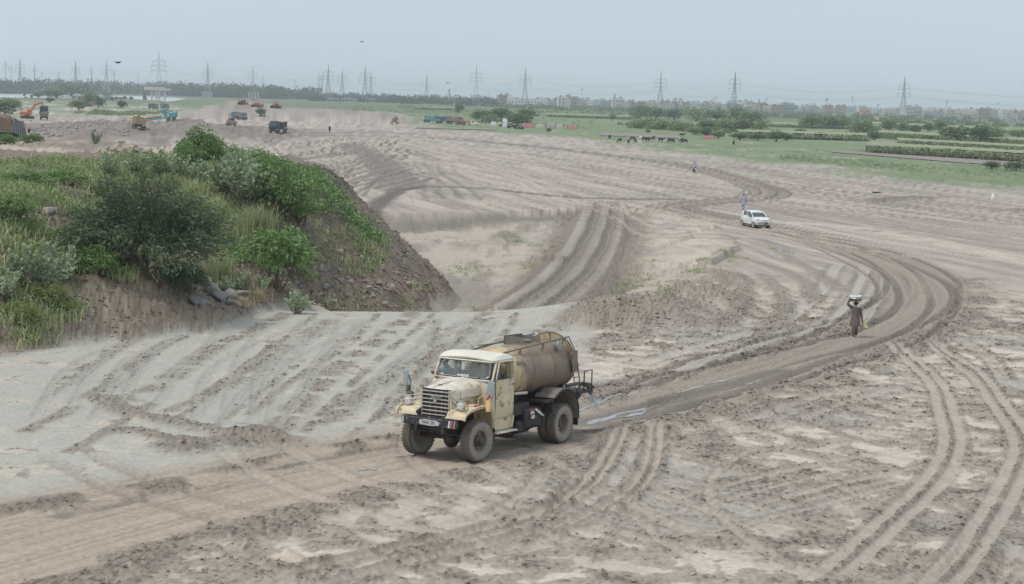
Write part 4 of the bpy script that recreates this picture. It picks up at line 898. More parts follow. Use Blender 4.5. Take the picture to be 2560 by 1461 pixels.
        MB().tube([(x-.03, y, z-.05), (x+.0, y-s*.18, z-.12), (x-.05, y-s*.38, z-.25), (x-.05, y-s*.40, 1.40)], .014, 6).build('mirror_arm', M_tan, Mr)
    cl = MB().loft([[(1.70+.05*k+.05*math.cos(a)*q, 1.00+.03*k+.05*math.sin(a)*q, 1.75-.09*k) for a in np.linspace(0, 2*math.pi, 8, False)] for k, q in enumerate((.3, .9, 1.1, 1.3, 1.5, 1.1))]); CL = cl.build('cloth_streamer', M_clothy, T)
    MB().prism([(1.74, 1.72), (1.70, 1.55), (1.80, 1.45), (1.86, 1.60)], 1.03, 1.08).prism([(1.95, 1.44), (2.2, 1.46), (2.22, 1.38), (2.0, 1.34)], .88, 1.0).build('red_cloth', M_clothr, CL)
    return T
TK = build_tanker()
# ================================================================ people
def skin_mesh(name, verts, edges, radii, material, sub=1):
    me = bpy.data.meshes.new(name); me.from_pydata(verts, edges, []); o = bpy.data.objects.new(name, me); col.objects.link(o)
    md = o.modifiers.new('skin', 'SKIN'); md.use_smooth_shade = True
    for i, r_ in enumerate(radii): me.skin_vertices[0].data[i].radius = (r_, r_) if not hasattr(r_, '__len__') else r_
    me.skin_vertices[0].data[0].use_root = True
    s_ = o.modifiers.new('sub', 'SUBSURF'); s_.levels = sub; s_.render_levels = sub
    bpy.context.view_layer.update()
    ev = bpy.data.meshes.new_from_object(o.evaluated_get(bpy.context.evaluated_depsgraph_get())); bpy.data.objects.remove(o); bpy.data.meshes.remove(me)
    ev.name = name; ev.materials.clear(); ev.materials.append(material); return ev
def ell(c, rx_, ry_, n=14, fold=0.0, k=5, ph=0.0):
    out = []
    for i in range(n):
        a = 2*math.pi*i/n; f = 1+fold*math.sin(k*a+ph); out.append((c[0]+rx_*f*math.cos(a), c[1]+ry_*f*math.sin(a), c[2]))
    return out
def hand(verts, edges, radii, wrist_i, wrist, d, n_, thumb):
    """palm and five bent fingers from a wrist; d = direction of the fingers, n_ = palm normal"""
    d = Vector(d).normalized(); n_ = Vector(n_).normalized(); s = d.cross(n_).normalized(); w_ = Vector(wrist)
    palm = len(verts); verts.append(tuple(w_+d*.07)); radii.append((.030, .018)); edges.append((wrist_i, palm))
    for k, L in enumerate((.075, .085, .08, .062)):
        b = w_+d*.085+s*((k-1.5)*.02); m = b+d*L*.5+n_*.012; e = m+d*L*.35+n_*.035
        i = len(verts); verts.extend([tuple(b), tuple(m), tuple(e)]); radii.extend([.010, .009, .008]); edges.extend([(palm, i), (i, i+1), (i+1, i+2)])
    b = w_+d*.03+s*(thumb*.035); e = b+d*.04+s*(thumb*.025)+n_*.02; i = len(verts)
    verts.extend([tuple(b), tuple(e)]); radii.extend([.012, .009]); edges.extend([(wrist_i, i), (i, i+1)])
def person(label, loc, rz, P, cloth, trouser, group=None, hair=M_hair, shoe=None, tunic=True, beard=None, turban=None, hem=.60, skinm=None, sleeve=True):
    """faces +X; P: joint positions.  One body mesh; clothes are children"""
    T = thing('person', label, 'person', loc, rz, group); V = []; E = []; Rr = []
    def vtx(p, r_, prev=None):
        V.append(tuple(p)); Rr.append(r_); i = len(V)-1
        if prev is not None: E.append((prev, i))
        return i
    pel = vtx(P['pel'], (.13, .11)); sp = vtx(P['chest'], (.13, .12), pel); nk = vtx(P['neck'], .055, sp)
    h0 = vtx(Vector(P['head'])-Vector((0, 0, .075)), (.060, .065), nk); h1 = vtx(P['head'], (.080, .092), h0); vtx(Vector(P['head'])+Vector((-.005, 0, .07)), (.062, .075), h1)
    vtx(Vector(P['head'])+Vector((.095, 0, -.02)), .016, h1)                                           # nose
    for s in ('l', 'r'):
        sh = vtx(P['sh'+s], .058, sp); el_ = vtx(P['el'+s], .043, sh); wr = vtx(P['wr'+s], .030, el_)
        d = Vector(P['wr'+s])-Vector(P['el'+s]); hand(V, E, Rr, wr, P['wr'+s], P.get('hd'+s, d), P.get('hn'+s, (1, 0, 0)), 1 if s == 'l' else -1)
        hp = vtx(P['hip'+s], .085, pel); kn = vtx(P['kn'+s], .058, hp); an = vtx(P['an'+s], .042, kn); vtx(Vector(P['an'+s])+Vector((.15, 0, -.045)), .034, an)
    new_obj('body', skin_mesh('body', V, E, Rr, skinm or M_skin), T)
    pel_, ch, nk_ = Vector(P['pel']), Vector(P['chest']), Vector(P['neck'])
    t = MB(); lean = (ch-pel_)
    rings = [ell(nk_-Vector((0, 0, .02)), .065, .075), ell(nk_-Vector((0, 0, .05)), .10, .17), ell(nk_-Vector((0, 0, .10)), .125, .205), ell(ch, .14, .205, fold=.02), ell(pel_+lean*.4, .145, .185, fold=.03), ell(pel_+Vector((0, 0, .02)), .16, .20, fold=.05)]
    if tunic:
        rings += [ell(pel_-Vector((0, 0, .12)), .175, .225, fold=.07), ell((pel_.x, pel_.y, max(hem, .2)), .20, .265, fold=.10, ph=.6)]
    t.loft(rings, True, True); Tu = t.build('tunic' if tunic else 'shirt', cloth, T)
    if sleeve:
        for s in ('l', 'r'):
            a, b, c = (Vector(P[q+s]) for q in ('sh', 'el', 'wr')); e = b+(c-b)*.85
            MB().tube([a-(b-a).normalized()*.02, a+(b-a)*.5, b, b+(c-b)*.5, e], [.085, .072, .062, .058, .055], 9).build('sleeve', cloth, T)
    for s in ('l', 'r'):
        a, b, c = (Vector(P[q+s]) for q in ('hip', 'kn', 'an'))
        MB().tube([a+Vector((0, 0, .05)), a+(b-a)*.5, b, b+(c-b)*.5, c+Vector((0, 0, .02))], [.12, .115, .095, .085, .058], 10).build('trouser_leg', trouser, T)
        if shoe: MB().ball(Vector(P['an'+s])+Vector((.075, 0, -.045)), (.14, .05, .045), 10, 6).build('shoe', shoe, T)
    hd_ = Vector(P['head'])
    if turban is None: 
        MB().ball(hd_+Vector((-.02, 0, .025)), (.10, .088, .10), 12, 8).build('hair', hair, T)
    else: MB().ball(hd_+Vector((-.01, 0, .05)), (.115, .105, .075), 12, 6).lathe([(.09, .0), (.125, .02), (.12, .06), (.09, .07)], 14, 'Z', tuple(hd_+Vector((-.01, 0, .01)))).build('headcloth', turban, T)
    if beard: MB().ball(hd_+Vector((.055, 0, -.085)), (.045, .060, .055), 10, 6).build('beard', beard, T)
    for s in (1, -1): MB().ball(hd_+Vector((.082, s*.032, .01)), (.012, .014, .009), 6, 4).build('eye', M_hair, T)
    return T
STAND = dict(pel=(0, 0, .93), chest=(.0, 0, 1.25), neck=(.01, 0, 1.46), head=(.03, 0, 1.58), shl=(0, .18, 1.40), shr=(0, -.18, 1.40), ell=(-.05, .25, 1.13), elr=(.0, -.25, 1.13), wrl=(.04, .26, .88), wrr=(.06, -.26, .88),
             hipl=(0, .09, .90), hipr=(0, -.09, .90), knl=(.04, .10, .50), knr=(.02, -.10, .50), anl=(.0, .10, .08), anr=(.0, -.10, .08))
def pose(**k): d = dict(STAND); d.update(k); return d
C_brown = mat('brown_cotton', (.135, .105, .095), .95, c2=(.19, .155, .14), nscale=6, amt=.8, bump=.3, bscale=18)
C_lav = mat('lavender_cotton', (.42, .42, .50), .95, c2=(.34, .34, .42), nscale=5, amt=.7)
C_teal = mat('teal_cotton', (.05, .14, .17), .95, c2=(.08, .19, .22), nscale=8)
C_blue = mat('paleblue_cotton', (.36, .41, .54), .95, c2=(.28, .33, .46), nscale=5)
C_dark = mat('dark_cotton', (.03, .035, .045), .95)
C_wbeard = mat('white_beard', (.55, .53, .50), .9)
# porter with a basin on his head, walking up the road towards the bank
c = on(2136, 842); SC = .99
az = lambda x, y: math.atan2(-y, -x)                      # heading from a spot towards the camera
porter = person('barefoot-looking porter in dark brown tunic and trousers walking with a basin on his head', c, az(c.x, c.y)-.12,
    pose(pel=(0, 0, .93), head=(.03, 0, 1.585), shr=(.0, -.19, 1.43), elr=(.10, -.37, 1.58), wrr=(.06, -.27, 1.83), hdr=(.0, .25, .9), hnr=(-.3, .6, .5), ell=(-.06, .25, 1.14), wrl=(-.02, .30, .90),
         knl=(.10, .07, .52), anl=(-.16, .06, .14), knr=(.16, -.05, .51), anr=(.16, -.02, .08)), C_brown, C_brown, shoe=mat('pale_sandal', (.55, .5, .46), .8), beard=C_wbeard, turban=C_dark, hem=.58, skinm=mat('dark_skin', (.10, .06, .045), .6))
porter['label'] = 'porter in dark brown tunic and trousers walking with a basin on his head'
Mp = Matrix.Translation(c) @ Matrix.Rotation(porter.rotation_euler[2], 4, 'Z')
bz = thing('metal_basin', 'wide grey metal basin heaped with white bundles, carried on the porter\'s head', 'basin', Mp @ Vector((.02, -.01, 1.715)), porter.rotation_euler[2])
bz.rotation_euler = (R(3), R(-2), porter.rotation_euler[2])
MB().lathe([(.001, 0), (.20, .0), (.24, .03), (.33, .17), (.345, .18), (.335, .19), (.32, .175), (.225, .03), (.001, .02)], 28, 'Z').build('bowl', mat('tin', (.33, .36, .37), .4, metal=.6, c2=(.25, .27, .28), nscale=8), bz)
MB().lathe([(.342, .15), (.352, .165), (.342, .18)], 28, 'Z').build('bowl_rim', mat('tin_rim', (.45, .47, .47), .35, metal=.6), bz)
for k in range(7):
    a = k*.9; MB().ball((.19*math.cos(a)*(k > 0), .19*math.sin(a)*(k > 0), .20+.02*(k % 3)), (.12, .11, .075), 9, 6).build('bundle', mat('white_bundle', (.68, .66, .64), .9, c2=(.5, .48, .46), nscale=9), bz)
sk = thing('yellow_sack', 'thin pale yellow plastic sack hanging beside the porter', 'sack', Mp @ Vector((-.12, .30, .87)), porter.rotation_euler[2])
rg_ = []
for z, q, dy in ((.06, .02, 0), (0, .03, .0), (-.12, .07, .05), (-.26, .12, .12), (-.36, .13, .18), (-.42, .06, .22)): rg_.append(ell((0, dy, z), q*.6, q, 12, .12, 5, z*9))
MB().loft(rg_).build('sack_body', mat('yellow_plastic', (.58, .52, .26), .5, c2=(.66, .62, .44), nscale=6), sk)
# man walking away along the road behind the white car
c = on(1858, 526)
person('bareheaded man in pale lavender tunic and trousers walking away behind the white car', c, math.pi+az(c.x, c.y)-.15, pose(ell=(-.07, .26, 1.14), wrl=(-.02, .30, .9), elr=(-.04, -.26, 1.14), wrr=(.06, -.29, .9), knl=(.1, .06, .52), anl=(.12, .04, .08), knr=(.02, -.06, .52), anr=(-.16, -.05, .12)), C_lav, C_lav, shoe=C_dark, hem=.55)
c = on(824, 330)
person('distant figure in dark clothes standing on the open plain near the sand heap', c, az(c.x, c.y), pose(), C_dark, C_dark, shoe=C_dark, hem=.6)
# driver of the tanker, seated with an elbow out of the window
place_vehicle(TK, mid[0], mid[1], ha, 4.05, 1.9)
bpy.context.view_layer.update()
dp = TK.matrix_world @ Vector((.72, -.66, 1.02))
person('tanker driver in teal clothes leaning towards the far side window', dp, ha, pose(pel=(-.05, 0, .62), chest=(-.0, -.10, .93), neck=(.06, -.20, 1.16), head=(.12, -.27, 1.29), shl=(.02, .05, 1.08), shr=(.02, -.30, 1.08), ell=(.22, .20, .92), wrl=(.42, .22, .95), elr=(.12, -.52, .95), wrr=(.34, -.46, 1.0),
    hipl=(0, .1, .6), hipr=(0, -.1, .6), knl=(.35, .12, .62), knr=(.35, -.12, .62), anl=(.45, .12, .22), anr=(.45, -.12, .22)), C_teal, C_teal, shoe=C_dark, hem=.52)
# ================================================================ white hatchback
M_carw = mat('white_car_paint', (.80, .81, .80), .28, coat=.5, c2=(.72, .72, .70), nscale=2.0, amt=.5)
M_cglass = mat('dark_car_glass', (.05, .065, .07), .06, spec=.8, c2=(.10, .12, .13), nscale=2)
def build_car():
    T = thing('hatchback_car', 'small white five-door hatchback driving on the dirt track towards the viewer', 'car')
    half = [(1.70, .42, .50, .56, .60), (1.66, .62, .42, .62, .72), (1.52, .69, .30, .74, .84), (1.20, .72, .28, .84, .91), (.82, .735, .28, .91, .97), (.2, .7375, .26, .95, 1.0), (-.6, .7375, .26, .96, 1.01), (-1.2, .735, .28, .95, 1.02), (-1.55, .70, .36, .92, 1.0), (-1.68, .64, .46, .86, .96), (-1.70, .60, .52, .84, .92)]
    rings = []
    for x, hw, z0, z1, z2 in half:
        q = [(hw*.86, z0), (hw*.98, z0+.08), (hw, (z0+z1)/2), (hw*.985, z1), (hw*.93, z2-.005), (hw*.6, z2+.015), (0, z2+.025)]
        ring = [(x, -a, b) for a, b in q] + [(x, a, b) for a, b in q[-2::-1]]; rings.append(ring)
    b = MB().loft(rings, True, True); b.build('body', M_carw, T)
    # greenhouse of glass, roof and pillars over it
    gs = [(.86, .60, .97, .985), (.42, .57, 1.0, 1.27), (.18, .555, 1.0, 1.39), (-.4, .555, 1.0, 1.425), (-1.2, .55, 1.0, 1.40), (-1.45, .53, 1.0, 1.28), (-1.62, .55, .97, 1.0)]
    rings = []
    for x, hw, z0, z1 in gs:
        bw = hw+.12*(z1-z0 < .1) + .10; rings.append([(x, -min(bw, .70), z0), (x, -hw-.005, z1-.03), (x, -hw*.85, z1), (x, 0, z1+.012), (x, hw*.85, z1), (x, hw+.005, z1-.03), (x, min(bw, .70), z0)])
    MB().loft(rings, True, False).build('windows', M_cglass, T)
    rp_ = [(.34, .53, 1.335), (.20, .575, 1.405), (-.4, .58, 1.455), (-1.1, .575, 1.44), (-1.38, .55, 1.36)]
    MB().loft([[(x, -hw, z-.05), (x, -hw*.93, z-.01), (x, 0, z+.02), (x, hw*.93, z-.01), (x, hw, z-.05), (x, 0, z-.045)] for x, hw, z in rp_]).build('roof', M_carw, T)
    for s in (1, -1):
        MB().tube([(.92, s*.675, .965), (.40, s*.60, 1.28), (.18, s*.575, 1.39)], [.04, .035, .035], 6).build('pillar', M_carw, T)
        MB().tube([(-.28, s*.70, .98), (-.32, s*.585, 1.40)], .036, 6).build('pillar', M_carw, T)
        MB().tube([(-1.18, s*.70, .98), (-1.30, s*.56, 1.38)], [.10, .06], 6).build('pillar', M_carw, T)
        MB().tube([(-1.66, s*.62, .96), (-1.40, s*.54, 1.36)], .06, 6).build('pillar', M_carw, T)
        h = MB().loft([[(1.60+.012*math.cos(a), s*.52+.155*math.cos(a), .735+.085*math.sin(a)+.03*math.cos(a)*s*s) for a in np.linspace(0, 2*math.pi, 12, False)], [(1.665+.01*math.cos(a)-.06*max(0, math.cos(a)), s*(.52+.14*math.cos(a)), .735+.075*math.sin(a)) for a in np.linspace(0, 2*math.pi, 12, False)]])
        h.build('headlight', mat('car_lamp', (.42, .44, .44), .1, spec=.9, c2=(.15, .16, .16), nscale=9), T)
        m = MB().ball((.62, s*.82, 1.0), (.07, .10, .065), 10, 6).cyl((.62, s*.70, .97), (.62, s*.80, .98), .02, n=6); m.build('door_mirror', M_gask if s < 0 else M_gask, T)
        for x in (-.12, -1.05): MB().box((x, s*.742, .86), (.14, .02, .025)).build('door_handle', M_carw, T)
        for x, z0, z1 in ((.75, .36, .94), (-.25, .34, .95), (-1.1, .45, .96)): MB().box((x, s*.7385, (z0+z1)/2), (.008, .004, z1-z0)).build('door_seam', M_inner, T)
        for x in (1.10, -1.17):
            MB().lathe([(.33, -.01), (.33, .012), (.001, .012)], 20, 'Y', (x, s*.728, .29)).build('wheel_arch', M_gask, T)
            t = MB().lathe([(.19, -.08), (.262, -.08), (.275, -.06), (.275, .06), (.262, .08), (.19, .08)], 24); w_ = t.build('wheel', M_rub, T); w_.location = (x, s*.665, .275)
            MB().lathe([(.19, s*.075), (.17, s*.09), (.06, s*.07), (.001, s*.08)], 18).build('hub_cap', mat('steel_cap', (.42, .41, .38), .5, metal=.3), w_)
    MB().box((1.695, 0, .73), (.012, .62, .045), .004).build('upper_grille', mat('car_chrome', (.62, .63, .63), .25, metal=.5), T)
    MB().box((1.703, .0, .735), (.012, .09, .06), .004).build('badge', mat('badge_grey', (.3, .3, .31), .3, metal=.6), T)
    MB().box((1.703, .27, .72), (.01, .16, .05)).build('grille_vent', M_gask, T)
    lg = MB().box((1.675, .22, .46), (.05, .40, .17)); LG = lg.build('lower_grille', M_gask, T)
    for z in (.41, .455, .50): MB().box((1.703, .22, z), (.01, .40, .014)).build('grille_slat', mat('grille_grey', (.5, .5, .5), .4), LG)
    MB().box((1.712, -.18, .47), (.008, .36, .13)).build('number_plate', mat('plate_plain', (.55, .55, .52), .5, c2=(.2, .2, .2), nscale=16), T)
    MB().ball((1.69, -.42, .50), (.02, .05, .05), 8, 6).build('fog_lamp', M_gask, T)
    MB().box((0, 0, .24), (3.0, 1.2, .08)).build('underside', M_black, T)
    MB().tube([(.80, -.5, .985), (.66, -.1, 1.09)], .010, 5).build('wiper', M_gask, T)
    return T
CAR = build_car(); c = W(1888, 566); ca_ = math.atan2(-math.cos(R(17)), math.sin(R(17))); place_vehicle(CAR, c[0], c[1], ca_, 2.3, 1.3)
# ================================================================ motorcycle and rider
c = W(1735, 432); mo = thing('motorcycle', 'motorcycle ridden along the dark wheel track on the plain', 'motorcycle')
def build_bike(T):
    for x in (.62, -.62):
        t = MB().tube([(x+.29*math.cos(a), 0, .30+.29*math.sin(a)) for a in np.linspace(0, 2*math.pi, 20, False)], .045, 6, True); w_ = t.build('wheel', M_gask, T); MB().cyl((x, -.06, .3), (x, .06, .3), .06, n=10).build('hub', M_chr, w_)
        MB().tube([(x-.30, 0, .42), (x-.15, 0, .62), (x+.12, 0, .64), (x+.28, 0, .5)], .05, 5).build('mudguard', M_white if x < 0 else M_red, T)
    MB().box((.0, 0, .42), (.42, .24, .34), .05).tube([(.62, 0, .3), (.45, 0, .85)], .04, 6).tube([(-.62, 0, .3), (-.1, 0, .45), (.40, 0, .75)], .03, 6).build('engine_frame', M_black, T)
    MB().ball((.18, 0, .80), (.27, .14, .13), 10, 6).build('fuel_tank', M_red, T); MB().box((-.35, 0, .80), (.75, .24, .10), .04).build('saddle', M_gask, T)
    MB().tube([(.30, .36, 1.02), (.42, .2, .98), (.44, -.2, .98), (.30, -.36, 1.02)], .018, 6).build('handlebar', M_chr, T); MB().ball((.58, 0, .88), (.09, .09, .09), 10, 6).build('headlight', M_lamp, T)
    MB().box((-.86, 0, .62), (.02, .18, .14)).build('rear_plate', M_white, T); MB().tube([(.1, -.16, .3), (-.8, -.18, .32)], .04, 6).build('exhaust', M_chr, T)
build_bike(mo); mba = math.pi+az(c[0], c[1])+.25
place_vehicle(mo, c[0], c[1], mba, 1.2, .3)
bpy.context.view_layer.update(); rp2 = mo.matrix_world @ Vector((-.25, 0, 0))
person('motorcycle rider in pale blue shirt and trousers on the plain', rp2, mba, pose(pel=(0, 0, .92), chest=(.04, 0, 1.22), neck=(.06, 0, 1.42), head=(.08, 0, 1.54), shl=(.05, .18, 1.36), shr=(.05, -.18, 1.36), ell=(.25, .30, 1.15), elr=(.25, -.30, 1.15), wrl=(.50, .34, 1.04), wrr=(.50, -.34, 1.04), hipl=(0, .1, .9), hipr=(0, -.1, .9), knl=(.36, .22, .72), knr=(.36, -.22, .72), anl=(.18, .24, .32), anr=(.18, -.24, .32)), C_blue, C_blue, shoe=C_dark, hem=.72)
# water running from the tanker's outlet
TW = TK.matrix_world @ Vector((-4.2, .74, 1.10)); wz = zat(TW.x, TW.y)
M_wat = mat('falling_water', (.72, .76, .78), .1, spec=.8)
ws = thing('water_spray', 'thin streams of water falling from the tanker\'s rear outlet pipe', 'water', (TW.x, TW.y, wz))
rw = random.Random(4); mb = MB()
hw_ = Vector((-hd[0], -hd[1], 0))
Hh = TW.z-wz
for k in range(22):
    a = rw.uniform(-1, 1); v0 = Vector((-hd[1], hd[0], 0))*a*.55+hw_*rw.uniform(.1, .9); e_ = rw.uniform(.45, 1)
    pts = [v0*t*.5+Vector((0, 0, Hh*(1-t*t))) for t in np.linspace(0, e_, 8)]
    mb.tube(pts, [.007-.0005*q for q in range(8)], 4)
for k in range(260):
    t = rw.random()**.6; a = rw.gauss(0, .6); mb.ball(Vector((-hd[1], hd[0], 0))*a*.5*t+hw_*rw.uniform(0, .55)*t+Vector((0, 0, Hh*(1-t*t))), rw.uniform(.006, .014), 5, 3)
tag(mb.build('stream', M_wat, ws), kind='stuff')
# ================================================================ vegetation
L_mesq = leaf_mat('leaf_mesquite', (0.099, 0.138, 0.077), (0.169, 0.223, 0.113))
L_calo = leaf_mat('leaf_calotropis', (0.262, 0.342, 0.196), (0.427, 0.492, 0.321), .6)
L_green = leaf_mat('leaf_green', (0.149, 0.244, 0.084), (0.287, 0.417, 0.150))
L_vine = leaf_mat('leaf_vine', (0.162, 0.274, 0.093), (0.312, 0.454, 0.165))
L_grass = leaf_mat('leaf_grass', (0.301, 0.349, 0.171), (0.457, 0.487, 0.254))
L_dry = leaf_mat('leaf_dry', (0.420, 0.365, 0.221), (0.575, 0.478, 0.317))
L_yel = leaf_mat('leaf_yellow', (.20, .25, .075), (.30, .33, .12))
L_tree = leaf_mat('leaf_tree', (0.112, 0.165, 0.081), (0.204, 0.274, 0.137))
L_tree2 = leaf_mat('leaf_tree_pale', (0.182, 0.243, 0.123), (0.294, 0.359, 0.189))
L_corn = leaf_mat('leaf_corn', (0.202, 0.255, 0.125), (0.345, 0.373, 0.204))
M_bark = mat('bark', (.13, .10, .075), .95, c2=(.20, .165, .13), nscale=8, bump=.4, bscale=14)
def leaf_quads(C, D, L, Wd, g, droop=.25):
    """pointed, slightly folded leaves at C along D (arrays)"""
    n = len(C); D = D/np.linalg.norm(D, axis=1, keepdims=True); rnd = g.normal(size=(n, 3)); S = np.cross(D, rnd); S /= np.linalg.norm(S, axis=1, keepdims=True)+1e-9
    L = np.broadcast_to(np.asarray(L), (n,))[:, None]; Wd = np.broadcast_to(np.asarray(Wd), (n,))[:, None]
    mid_ = C+D*L*.45; tip = C+D*L - np.array([0, 0, 1])*L*droop
    return np.stack([C, mid_+S*Wd/2, tip, mid_-S*Wd/2], 1)
def rdir(g, n, up_=.3):
    d = g.normal(size=(n, 3)); d /= np.linalg.norm(d, axis=1, keepdims=True); d[:, 2] = d[:, 2]*.7+up_; return d
def clumps(g, n, rad, cz, k, cr, flat=.7, shell=.55):
    """points gathered in k clumps through a dome"""
    d = rdir(g, k, .35); d /= np.linalg.norm(d, axis=1, keepdims=True); rr_ = g.uniform(shell, 1, (k, 1))
    cc = d*rr_*np.array([rad, rad, rad*flat]) + np.array([0, 0, cz]); w_ = g.integers(0, k, n)
    p = g.normal(size=(n, 3)); p /= np.linalg.norm(p, axis=1, keepdims=True); p *= g.uniform(.35, 1, (n, 1))**.6*cr*(.6+.8*g.random((k, 1))[w_])
    p[:, 2] *= .75; return cc[w_]+p, p/np.linalg.norm(p, axis=1, keepdims=True), cc
def stems(name, ends, base, parent, r0_=.05, n=7, wob=.15, g=None):
    mb = MB(); g = g or rng
    for e in ends:
        b = Vector(base)+Vector(g.normal(size=3)*[.12, .12, 0]); e = Vector(e); pts = [b+(e-b)*t+Vector(g.normal(size=3))*wob*math.sin(t*math.pi) for t in np.linspace(0, 1, 5)]
        pts[0].z = base[2]; mb.tube(pts, [r0_, r0_*.8, r0_*.6, r0_*.4, r0_*.2], n)
    return mb.build(name, M_bark, parent)
def tpl_mesquite(g):
    T = thing('mesquite_bush', '', 'bush'); C_ = []; D_ = []; ends = []
    for k in range(80):
        a = g.uniform(0, 2*math.pi); rad = g.uniform(.3, 1.0)**.7*3.8; h = 4.6*(1-(rad/4.3)**2)*g.uniform(.25, 1.05)+g.uniform(-.3, .5); e = np.array([rad*math.cos(a), rad*math.sin(a), max(h, .7)])
        ends.append(e*.86); tt = g.uniform(.45, 1.08, 190)[:, None]; arch = np.array([0, 0, 1.0])*np.sin(tt*math.pi)*.9
        p = e*tt + arch + g.normal(size=(190, 3))*np.array([.30, .30, .20]); C_.append(p); d = np.broadcast_to(e/np.linalg.norm(e), p.shape)+g.normal(size=p.shape)*.6; d = d.copy(); d[:, 2] -= .35; D_.append(d)
    C_ = np.concatenate(C_); D_ = np.concatenate(D_); quads_obj('foliage', leaf_quads(C_, D_, g.uniform(.20, .38, len(C_)), .075, g, .15), L_mesq, T)
    stems('stem', ends[:22], (0, 0, -.3), T, .09, 6, .25, g); return T
def tpl_calo(g, n=16, h=1.6, name='milkweed_shrub'):
    T = thing(name, '', 'shrub'); C_ = []; D_ = []; ends = []
    for k in range(n):
        a = g.uniform(0, 2*math.pi); r_ = g.uniform(.1, 1)*h*.62; e = np.array([r_*math.cos(a), r_*math.sin(a), h*g.uniform(.55, 1.0)*(1-.25*(r_/h))]); ends.append(e)
        for q in range(9):
            t = .38+.62*q/8; p = e*t
            for s in (0, 1, 2):
                b = q*1.57+s*2.1+k; d = np.array([math.cos(b), math.sin(b), .55+.5*(q/8)]); C_.append(p+g.normal(size=3)*.03); D_.append(d)
    C_ = np.array(C_); D_ = np.array(D_); quads_obj('foliage', leaf_quads(C_, D_, g.uniform(.15, .25, len(C_)), g.uniform(.09, .13, len(C_)), g, .12), L_calo, T); stems('stem', ends, (0, 0, -.15), T, .03, 5, .08, g); return T
def tpl_bush(g, lm, name='leafy_bush', n=3200, rad=1.0, cz=.9, k=26, cr=.38, L=.13, Wd=.08, tall=0.0):
    T = thing(name, '', 'bush'); C_, D_, cc = clumps(g, n, rad, cz+tall, k, cr); D_ = D_+rdir(g, n, .25)*.7
    quads_obj('foliage', leaf_quads(C_, D_, g.uniform(.7, 1.2, n)*L, Wd, g, .3), lm, T); stems('stem', cc[:14], (0, 0, -.2), T, .035, 5, .1, g); return T
def blades(g, n, h, spread, w_=.03, lean=.5, seg=3):
    """arching grass blades as strips of quads"""
    a = g.uniform(0, 2*math.pi, n); b = np.stack([g.normal(size=n)*spread*.35, g.normal(size=n)*spread*.35, np.zeros(n)-.05], 1); d = np.stack([np.cos(a), np.sin(a), np.zeros(n)], 1); s = np.stack([-np.sin(a), np.cos(a), np.zeros(n)], 1)*w_
    hh = h*g.uniform(.5, 1.1, n)[:, None]; ln = lean*g.uniform(.2, 1.2, n)[:, None]*hh; out = []
    pt = lambda t: b + d*ln*t*t + np.array([0, 0, 1])*hh*(t-.18*t*t*t)
    for k in range(seg):
        t0, t1 = k/seg, (k+1)/seg; w0, w1 = 1-t0*.8, 1-t1*.95; out.append(np.stack([pt(t0)-s*w0, pt(t0)+s*w0, pt(t1)+s*w1, pt(t1)-s*w1], 1))
    return np.concatenate(out)
def tpl_grass(g, lm, h=1.2, n=260, spread=.8, name='grass_clump'):
    T = thing(name, '', 'grass'); tag(quads_obj('blades', blades(g, n, h, spread, .022, .55), lm, T), kind='stuff'); return T
g5 = np.random.default_rng(23)
def cpos(px, py, dz=0.0): return on(px, py, dz)
used = {}
def put(kind, mk, px, py, sc_, label, rz=None, group='shrubs growing on the earth bank'):
    """first of a kind is the model itself, the others are copies"""
    loc = cpos(px, py, -.05); rz = g5.uniform(0, 6.28) if rz is None else rz
    if kind not in used:
        o = mk(); used[kind] = (o, tree_of(o)); o.location = loc; o.rotation_euler = (0, 0, rz); o.scale = (sc_,)*3 if not hasattr(sc_, '__len__') else sc_; tag(o, label, None, group)
    else: o = copy_tree(used[kind][0], loc, rz, sc_, label, group, used[kind][1])
    return o
mk_m = lambda: tpl_mesquite(g5); mk_c = lambda: tpl_calo(g5); mk_c2 = lambda: tpl_calo(g5, 26, 2.0)
mk_g = lambda: tpl_bush(g5, L_green); mk_y = lambda: tpl_bush(g5, L_yel, 'flowering_bush', 1500, .7, .5, 18, .3, .10, .06); mk_s = lambda: tpl_bush(g5, L_green, 'young_tree', 2300, 1.25, 1.55, 30, .42, .20, .10)
mk_gr = lambda: tpl_grass(g5, L_grass); mk_reed = lambda: tpl_grass(g5, L_grass, 2.1, 420, 1.3, 'reed_clump'); mk_dry = lambda: tpl_grass(g5, L_dry, .9, 240, .9, 'dry_grass_clump')
put('m', mk_m, 365, 690, (1.12, 1.0, 1.08), 'large dark feathery mesquite bush hanging over the hollow in the bank')
put('m', mk_m, 450, 735, (.34, .34, .36), 'small dark mesquite bush low down beside the boulders')
put('m', mk_m, 250, 600, (.40, .40, .42), 'dark feathery bush left of the big mesquite')
